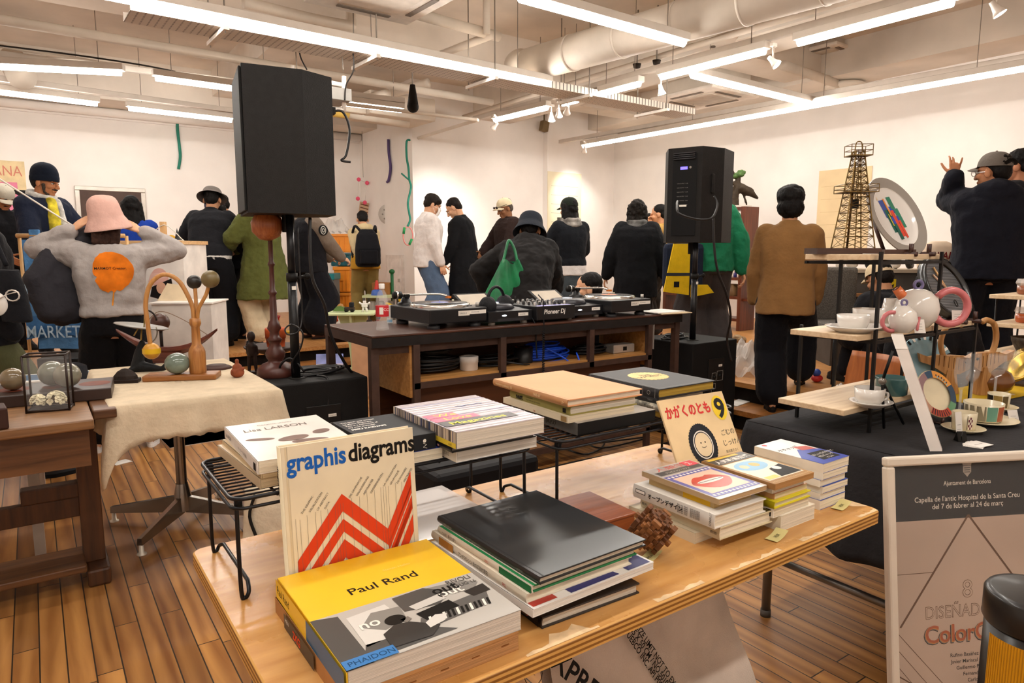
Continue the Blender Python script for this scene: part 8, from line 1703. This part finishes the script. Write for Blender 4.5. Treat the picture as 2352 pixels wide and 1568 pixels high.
mb=MB()
for a,b,r0,r1 in (((-.05,0,0),(-.04,0,.12),.07,.05),((-.04,0,.12),(-.01,0,.22),.05,.035),((-.01,0,.22),(.0,0,.30),.03,.025),((.02,0,.2),(.12,0,.16),.05,.045),((.12,0,.16),(.2,0,.10),.04,.015),((.06,0,.13),(.1,0,.02),.012,.01),((-.03,0,.3),(-.13,0,.5),.014,.01),((-.02,0,.26),(-.2,0,.2),.018,.012)):capsule(mb,V(a)*s_,V(b)*s_,r0*s_,r1*s_,bz)
blob('trunk_and_bird',mb,t,.012,2,.012,hairt)
mb=MB()
for x,z,rx,rz in ((0,.33,.06,.025),(.03,.36,.045,.02),(-.03,.31,.05,.02),(-.2,.23,.05,.022),(-.15,.25,.045,.02),(-.12,.17,.04,.02),(-.28,.19,.05,.02),(-.24,.21,.04,.02)):mb.ell(V((x,0,z))*s_,(rx*s_,rx*.8*s_,rz*s_),gn)
blob('foliage',mb,t,.015,1,.03,hairt);MB().bb((-.17,-.08,-.0),(.16,.08,.03),mat('#cfc6bb',.4)).build('base',t)
lat('lantern','pale glass lantern on a brass foot on top of the dark shelf beside the speaker','lantern',sh(.15,.52,1.555),[(.05,0),(.03,.06),(.07,.09),(.1,.16),(.085,.28),(.06,.30),(.06,.34),(0,.36)],mat('#d8cdb8',.3,0,.1,10))
lat('pagoda_figure','dark stepped pagoda figure inside the upper bay of the dark shelf','figurine',sh(.14,.55,1.196),[(.05,0),(.03,.03),(.04,.06),(.03,.1),(.06,.12),(.03,.15),(.055,.18),(.025,.21),(.04,.23),(.01,.28),(0,.32)],mat('#1f2023',.4),None,8)
t=thing('carved_loop','light brown carved wooden loop figure inside the upper bay of the dark shelf','figurine',sh(.14,.25,1.196),-YAW);MB().bb((-.035,-.03,.1),(.035,.03,.31),wood('#8a6236','#a87c4a',.5,2,1),bev=.01).tube([(.04*math.cos(q),0,.055+.05*math.sin(q))for q in [i*math.pi/8 for i in range(16)]],.016,wood('#8a6236','#a87c4a',.5,2,1),8,True).build('figure',t)
lat('bowl','wide black footed bowl on the middle of the dark shelf','bowl',sh(.14,.32,1.016),[(.05,0),(.03,.02),(.04,.05),(.14,.1),(.15,.115),(.14,.115),(0,.06)],mat('#161616',.35))
for i in range(6):lat('purple_bottle',['leftmost','second','third','fourth','fifth','rightmost'][i]+' of the row of small purple bottles on the dark shelf','bottle',sh(.1,.62-.09*i,.676),[(.02,0),(.024,.02),(.02,.05),(.008,.06),(.008,.075),(0,.075)],mat('#3a2f6a',.2),'purple bottles on the dark shelf',12)
lat('vase','small two-eared brown vase beside the head of the brown blazer','vase',sh(.18,-.38,.73),[(.05,0),(.09,.06),(.1,.12),(.06,.2),(.04,.3),(.05,.36),(.03,.36),(0,.3)],mat('#6b4a30',.4,0,.1,20))
lat('wood_block','sawn pale log standing on the lower bay of the dark shelf','log',sh(.12,.25,.435),[(.1,0),(.11,.02),(.1,.15),(.02,.155),(0,.155)],wood('#6b4a2a','#8f6c44',.6,2,1),None,14)
lat('glass_tumbler','ribbed clear glass tumbler on the low shelf extension','glass',sh(.15,-.22,.41),[(.04,0),(.05,.1),(.047,.1),(.037,.005),(0,.005)],mat('#f2f2f0',.05,0,0,alpha=.35),None,12)
lat('glass_jar','round clear glass jar on the upper low shelf extension','jar',sh(.15,-.35,.41),[(.06,0),(.08,.05),(.06,.12),(.03,.14),(0,.14)],mat('#dfe6e2',.05,0,0,alpha=.35),None,20)
lt=[(1690,792,6.4,'pale driftwood piece lying at the platform edge','#8a6c48',.26,.05),(1668,745,7.0,'curved dark driftwood piece leaning under the dark shelf','#6b5236',.34,.06),(1720,815,6.0,'long thin piece of bark on the platform edge','#6e553a',.22,.035),(1655,770,6.6,'knotty driftwood piece beside the right subwoofer','#7d623f',.2,.07)]
for i,(u,v,d,lb,c,L_,r_)in enumerate(lt):
 random.seed(20+i);mb=MB();wm2=wood(c,'#a88a60',.7,0,1);a=V((0,0,r_));pts=[a+V((L_*(q-.5),.05*math.sin(q*5+i),.04*math.sin(q*3.3+i*2)**2))for q in (0,.25,.5,.75,1)]
 for x,y in zip(pts,pts[1:]):capsule(mb,x,y,r_*random.uniform(.7,1),r_*random.uniform(.6,1),wm2)
 p=level(u,d,ST);o=blob('driftwood',mb,None,.012,2,.03,hairt);o.location=p;o.rotation_euler=(0,0,-YAW+.3*i);tag(o,lb,'driftwood','driftwood on the right platform')
tag(MB().ell((0,0,.07),(.07,.07,.07),mat('#c9c5c0',.12,.9)).build('silver_ball',None,level(1702,6.3,ST)),'shiny silver ball among the driftwood on the platform','ball')
lat('white_pot','white enamel pot lying on its side by the legs of the brown blazer','pot',level(1738,5.75,ST+.07),[(.05,0),(.06,.01),(.065,.12),(.07,.13),(.062,.13),(.055,.02),(0,.015)],mat('#d5cbbd',.4),None,22,Ry(rad(90)))
plm=mat('#e6dfd8',.15,0,.05,8,.8,14,alpha=.6)
for u,d,s_,lb in ((1708,5.6,.34,'crumpled clear plastic sheet on the platform beside the brown blazer'),(1985,4.35,.28,'big crumpled clear plastic bag behind the display stand')):
 mb=MB();random.seed(int(u));mb.grid(lambda a,b:V((s_*(a-.5)*2,s_*(b-.5)*1.2,.02+s_*.55*math.sin(math.pi*a)*math.sin(math.pi*b)*(1+.35*math.sin(a*17+b*11))+.03*math.sin(a*31-b*23))),30,24,plm,None,False);tag(mb.build('plastic_sheet',None,level(u,d,ST),-YAW),lb,'plastic')
tag(MB().ell((0,0,.1),(.12,.1,.1),mat('#2358c0',.4,0,.1,9,.5,20)).build('blue_bag',None,level(1648,7.2,ST+.12)).copy()and bpy.data.objects['blue_bag'],'blue plastic bag behind the green sweater on a low shelf','bag')
bpy.data.objects['blue_bag'].location.z=ST
t=thing('toy_pair','small red and blue toy on the platform behind the plywood chair','toy',level(1876,5.2,ST));MB().ell((0,0,.03),(.05,.04,.03),mat('#c8302c',.4)).build('red_part',t);MB().ell((-.01,0,.075),(.035,.03,.03),mat('#2f4a9c',.4)).build('blue_part',t)
tag(MB().bb((-.16,-.05,0),(.16,.05,.006),mat('#e9e3dc',.5)).build('power_strip',None,level(1700,5.15,.151),.2),'white power strip on the lower step beside the standing foot','power strip')
# ------------------------------------------------------------------ crates, toys and things on the back platform
def crate(u0,u1,v0,v1,d,c,label,lid=None):
 a,b=atd(u0,v1,d),atd(u1,v0,d);w_=(b-a).dot(cr);z0,z1=max(ST,a.z),b.z;t=thing('crate',label,'crate',(a.x,a.y,z0),-YAW,'stacked crates at the far corner');h_=z1-z0;m=mat(c,.45,0,.05,6)
 MB().bb((0,0,0),(w_,.36,h_),m,bev=.015).build('crate_body',t);mb=MB().bb((-.012,-.015,h_*.86),(w_+.012,.375,h_),mat(lid or c,.4,0,.05,6),bev=.006)
 if not lid:
  for k_ in range(4):mb.bb((w_*(.14+.22*k_),-.012,.02),(w_*(.17+.22*k_),.0,h_*.84),m)
  mb.bb((w_*.35,-.02,h_*.45),(w_*.65,-.008,h_*.7),m)
 mb.build('rim',t)
crate(768,802,672,728,10.8,'#e08a2c','orange crate at the bottom of the far stack');crate(768,802,612,671,10.8,'#e08a2c','orange crate in the middle of the far stack');crate(760,802,581,611,10.8,'#2b5d66','dark teal crate second from the top of the far stack');crate(736,802,537,580,10.8,'#e8923a','orange crate on top of the far stack');crate(731,766,628,728,10.4,'#6d7474','grey plastic bin with a teal lid beside the orange crates','#1f7f86')
mb=MB();mb.grid(lambda a,b:V((.5*(a-.5),.3*(b-.5),.02+.2*math.sin(math.pi*a)*math.sin(math.pi*b)*(1+.3*math.sin(a*13+b*9))+.02*math.sin(a*29))),20,14,plm,None,False);pz=atd(770,536,10.95);tag(mb.build('plastic_bag',None,pz,-YAW),'clear plastic bag of stuff on top of the orange crate stack','bag')
t=thing('red_figure','dark red toy figure beside the grey bin at the far corner','toy',level(752,10.1,ST));MB().lathe([(.07,0),(.08,.05),(.06,.2),(.07,.24),(.04,.3),(0,.32)],mat('#8a1a24',.5),None,16).build('figure',t)
gt2=mat('#c6cfa2',.5,0,.03,6);p=level(815,7.0,0);t=thing('green_table','small pale green slab-legged table holding toys, left of the workbench','table',p,-YAW+.05)
MB().bb((-.24,-.2,.665),(.24,.2,.69),gt2,bev=.006).build('table_top',t);MB().prism([(-.16,.665),(.16,.665),(.05,.35),(.03,.12),(.16,.0),(-.16,0),(-.03,.12),(-.05,.35)][::-1],-.012,.012,gt2,basis((0,0,0),(1,0,0),(0,0,1))).build('slab_leg',t);MB().prism([(-.16,.665),(.16,.665),(.05,.35),(.03,.12),(.16,.0),(-.16,0),(-.03,.12),(-.05,.35)][::-1],-.012,.012,gt2,basis((0,0,0),(0,1,0),(0,0,1))).build('slab_leg',t)
t=thing('toy_robot','white toy robot on the pale green table','toy',level(838,6.95,.69),-YAW);wr=mat('#ece7e0',.4);MB().bb((-.03,-.02,.05),(.03,.02,.09),wr,bev=.006).bb((-.015,-.015,.09),(.015,.015,.115),wr,bev=.004).build('torso',t)
for sg in (-1,1):MB().tube([(sg*.012,0,.055),(sg*.022,0,0)],.012,wr,8).build('leg',t);MB().tube([(sg*.03,0,.08),(sg*.055,0,.1)],.009,wr,8).build('arm',t)
t=thing('toy_truck','little dark toy truck on the pale green table beside the robot','toy',level(803,6.95,.69),-YAW);MB().bb((-.05,-.03,.015),(.05,.03,.05),mat('#3a2d24',.5),bev=.008).bb((0,-.025,.05),(.045,.025,.1),mat('#1f2126',.5),bev=.008).build('body',t)
for x in (-.03,.03):MB().cyl((x,-.034,.018),(x,.034,.018),.017,K,12).build('wheel',t)
t=thing('toy_car','green and tan toy vehicle at the left end of the pale green table','toy',level(780,6.95,.69),-YAW);MB().prism([(-.06,.01),(.06,.01),(.05,.05),(.02,.065),(-.02,.06),(-.05,.03)],-.03,.03,mat('#5f7a45',.5),basis((0,0,0),(1,0,0),(0,0,1))).build('body',t);MB().prism([(-.03,.05),(.04,.05),(.03,.08),(0,.085)],-.02,.02,mat('#b98a5a',.5),basis((0,0,0),(1,0,0),(0,0,1))).build('cabin',t)
random.seed(31)
toys=[(772,738,'#d8603a','orange'),(783,748,'#e6e0d8','white'),(796,742,'#5fae4a','light green'),(806,750,'#1f6a3c','dark green'),(818,757,'#d8b52c','yellow'),(858,742,'#c8452c','red'),(867,735,'#3a62a8','blue'),(917,742,'#8fb5cf','pale blue'),(846,752,'#3a2f2a','dark brown')]
for i,(u,v,c,cn)in enumerate(toys):
 p=at(u,v,ST);m=MB();mm=mat(c,.45)
 if i%3==0:m.ell((0,0,.05),(.06,.05,.05),mm).ell((.03,0,.1),(.03,.03,.03),mm)
 elif i%3==1:m.lathe([(.06,0),(.065,.04),(.03,.07),(.04,.11),(0,.13)],mm,None,16)
 else:m.bb((-.07,-.05,0),(.07,.05,.06),mm,bev=.012).bb((-.03,-.04,.06),(.05,.04,.1),mm,bev=.012)
 tag(m.build('toy',None,p,i*.7),cn+' toy on the platform near the legs of the cream jacket wearer','toy','toys on the back platform')
t=thing('toy_rocket','red and blue toy cone on a low shelf right of the khaki trousers','toy',level(866,9.2,ST+.42));MB().lathe([(.08,0),(.07,.06),(.03,.08),(0,.09)],mat('#3a5fae',.4),None,16).build('base',t);MB().lathe([(.035,.08),(.02,.18),(.012,.2),(0,.2)],mat('#cf3a2c',.4),None,14).build('cone',t)
t=thing('low_shelf','low green-topped rack with jars right of the khaki trousers','shelf',level(876,9.25,ST),-YAW);MB().bb((-.22,-.15,.39),(.22,.2,.42),gt2).bb((-.2,-.12,.2),(.2,.18,.22),mat('#8f8a80',.5)).build('shelf_board',t)
for x in (-.2,.2):
 for y in (-.13,.18):MB().bb((x-.015,y-.015,0),(x+.015,y+.015,.39),mat('#6b665e',.5)).build('post',t)
for i in range(3):lat('glass_jar',['left','middle','right'][i]+' glass jar on the low green rack','jar',level(876,9.25,ST+.22)+cr*(-.12+.12*i),[(.04,0),(.045,.01),(.045,.1),(.03,.12),(0,.12)],mat(['#c9c2b8','#8f857a','#b5aca0'][i],.2),'glass jars on the low green rack',14)
tag(MB().bb((-.12,-.1,0),(.12,.1,.16),mat('#a5703f',.6),bev=.004).build('cardboard_box',None,level(878,9.42,ST+.42),-YAW),'brown cardboard box on the low green rack against the wall','box')
t=thing('green_pole','green pole with a round knob leaning near the wall hatch','pole',level(903,9.4,ST));MB().cyl((0,0,0),(0,0,.72),.022,mat('#1f6a3a',.4)).build('rod',t);MB().ell((0,0,.73),(.04,.04,.035),mat('#1f6a3a',.4)).build('knob',t)
t=thing('yellow_doll','yellow balloon-like doll figure behind the left turntable','toy',level(925,8.9,ST),-YAW);ym2=mat('#e0b81f',.4);mb=MB()
for a,b,r0,r1 in (((0,0,.1),(0,0,.3),.05,.045),((0,0,.38),(0,0,.4),.05,.05),((-.03,0,.1),(-.05,0,.03),.03,.03),((.03,0,.1),(.05,0,.03),.03,.03),((-.04,0,.26),(-.2,0,.33),.025,.02),((.04,0,.26),(.1,0,.2),.025,.02)):capsule(mb,a,b,r0,r1,ym2)
blob('doll',mb,t,.01,2)
p=level(757,6.55,.02);t=thing('blue_painting','pale blue canvas of a sky leaning on the platform step behind the left subwoofer','painting',p,-YAW+.15,rot=None);t.rotation_euler=(rad(-18),0,-YAW+.15)
MB().bb((-.13,0,0),(.13,.03,.30),mat('#5f6fb5',.5),bev=.003).build('canvas',t);m=MB();Mf=basis((0,-.0006,0),(1,0,0),(0,0,1));m.rect(-.128,.002,.128,.298,mat('#8f9ad0',.5,0,.25,5),0,Mf).rect(-.128,.1,.128,.2,mat('#d5cbd8',.5,0,.15,6),.0002,Mf).rect(-.128,.002,.128,.07,mat('#6477bb',.5,0,.2,8),.0002,Mf).disc(.03,.12,.012,mat('#b58f9c',.5),.0004,Mf,ry=.03).build('painted_face',t)
lat('red_vase','small red vase on the platform behind the beige trousers','vase',level(637,8.6,ST),[(.07,0),(.065,.02),(.03,.08),(.03,.16),(.05,.2),(.045,.2),(0,.15)],mat('#b8251f',.3))
tag(MB().bb((-.14,-.1,0),(.14,.1,.03),mat('#d8ac2c',.5),bev=.002).build('yellow_book',None,level(646,8.35,ST),-YAW),'yellow book lying on the platform in front of the red vase','book')
t=thing('plate_stack','wide dark dish on a turned foot behind the candlestick stem','dish',level(640,4.0,0),0);mb=MB();mb.lathe([(.08,0),(.075,.02),(.03,.04),(.025,.66),(.05,.70),(.16,.74),(.165,.75),(.15,.75),(0,.73)],mat('#3a2a24',.5),None,28);mb.build('dish_on_foot',t)
tag(MB().lathe([(.05,0),(.055,.05),(.058,.05),(.06,.1),(.058,.11),(0,.11)],mat('#b5502a',.5,0,.1,10),None,22).build('orange_pot',None,level(634,4.0,.745)),'small orange and brown pot on the dark dish behind the candlestick','pot')
tag(MB().bb((-.2,-.02,0),(.2,.02,.5),mat('#c49a78',.6)).build('cardboard_sheet',None,level(862,6.1,0),-YAW),'pinkish cardboard sheet standing on the step behind the workbench leg','cardboard')
random.seed(8)
for i,(u,v,c,cn)in enumerate([(862,872,'#c8604a','salmon'),(868,888,'#d8d2c8','white'),(858,895,'#5f8a5a','green'),(872,905,'#e6ded2','cream')]):
 tag(MB().ell((0,0,.03),(.04,.03,.03),mat(c,.5)).ell((.0,.0,.07),(.02,.02,.02),mat(c,.5)).build('toy',None,at(u,v,0),i),cn+' toy on the floor seen past the left end of the workbench','toy','toys on the floor past the workbench')
bake_blobs()
# print on the back of the grey sweatshirt, laid onto the folds of the cloth
from mathutils.bvhtree import BVHTree
t,k,B=INFO['pinkjacket'];jk=[c for c in t.children if c.name.startswith('sweatshirt')][0]
bv=BVHTree.FromPolygons([v.co[:]for v in jk.data.vertices],[tuple(p.vertices)for p in jk.data.polygons])
def press(mb,off):
 for i,(x,y,z)in enumerate(mb.v):
  h=bv.ray_cast(V((x,-1,z)),V((0,1,0)))[0];mb.v[i]=(x,(h.y if h else -.15)-off,z)
 return mb
random.seed(12);mb=MB();vs=[];n=44
lr=[1+.05*math.sin(3*a*6.283/n+1)+random.uniform(-.02,.02)-(.12 if a in (32,34,24)else 0)for a in range(n)]
for q in range(9):
 for a in range(n):w_=2*math.pi*a/n;vs.append((.015+.112*q/8*lr[a]*math.cos(w_),0,1.175+.128*q/8*lr[a]*math.sin(w_)))
mb.add(vs,[(q*n+a,q*n+(a+1)%n,(q+1)*n+(a+1)%n,(q+1)*n+a)for q in range(8)for a in range(n)],mat('#e0761a',.85,0,.12,12),None,True)
mb.add([(.012+.004*sg-.012*i/6,0,1.05-.085*i/6)for i in range(7)for sg in (-1,1)],[(2*i,2*i+1,2*i+3,2*i+2)for i in range(6)],mat('#d98a2a',.85))
press(mb,.004).build('leaf_print',jk)
mb=MB();mb.text('MARMOT Creator.',.022,K,basis((-.085,0,1.19),(1,0,0),(0,0,1)),bold=.0002);press(mb,.006).build('lettering',jk)
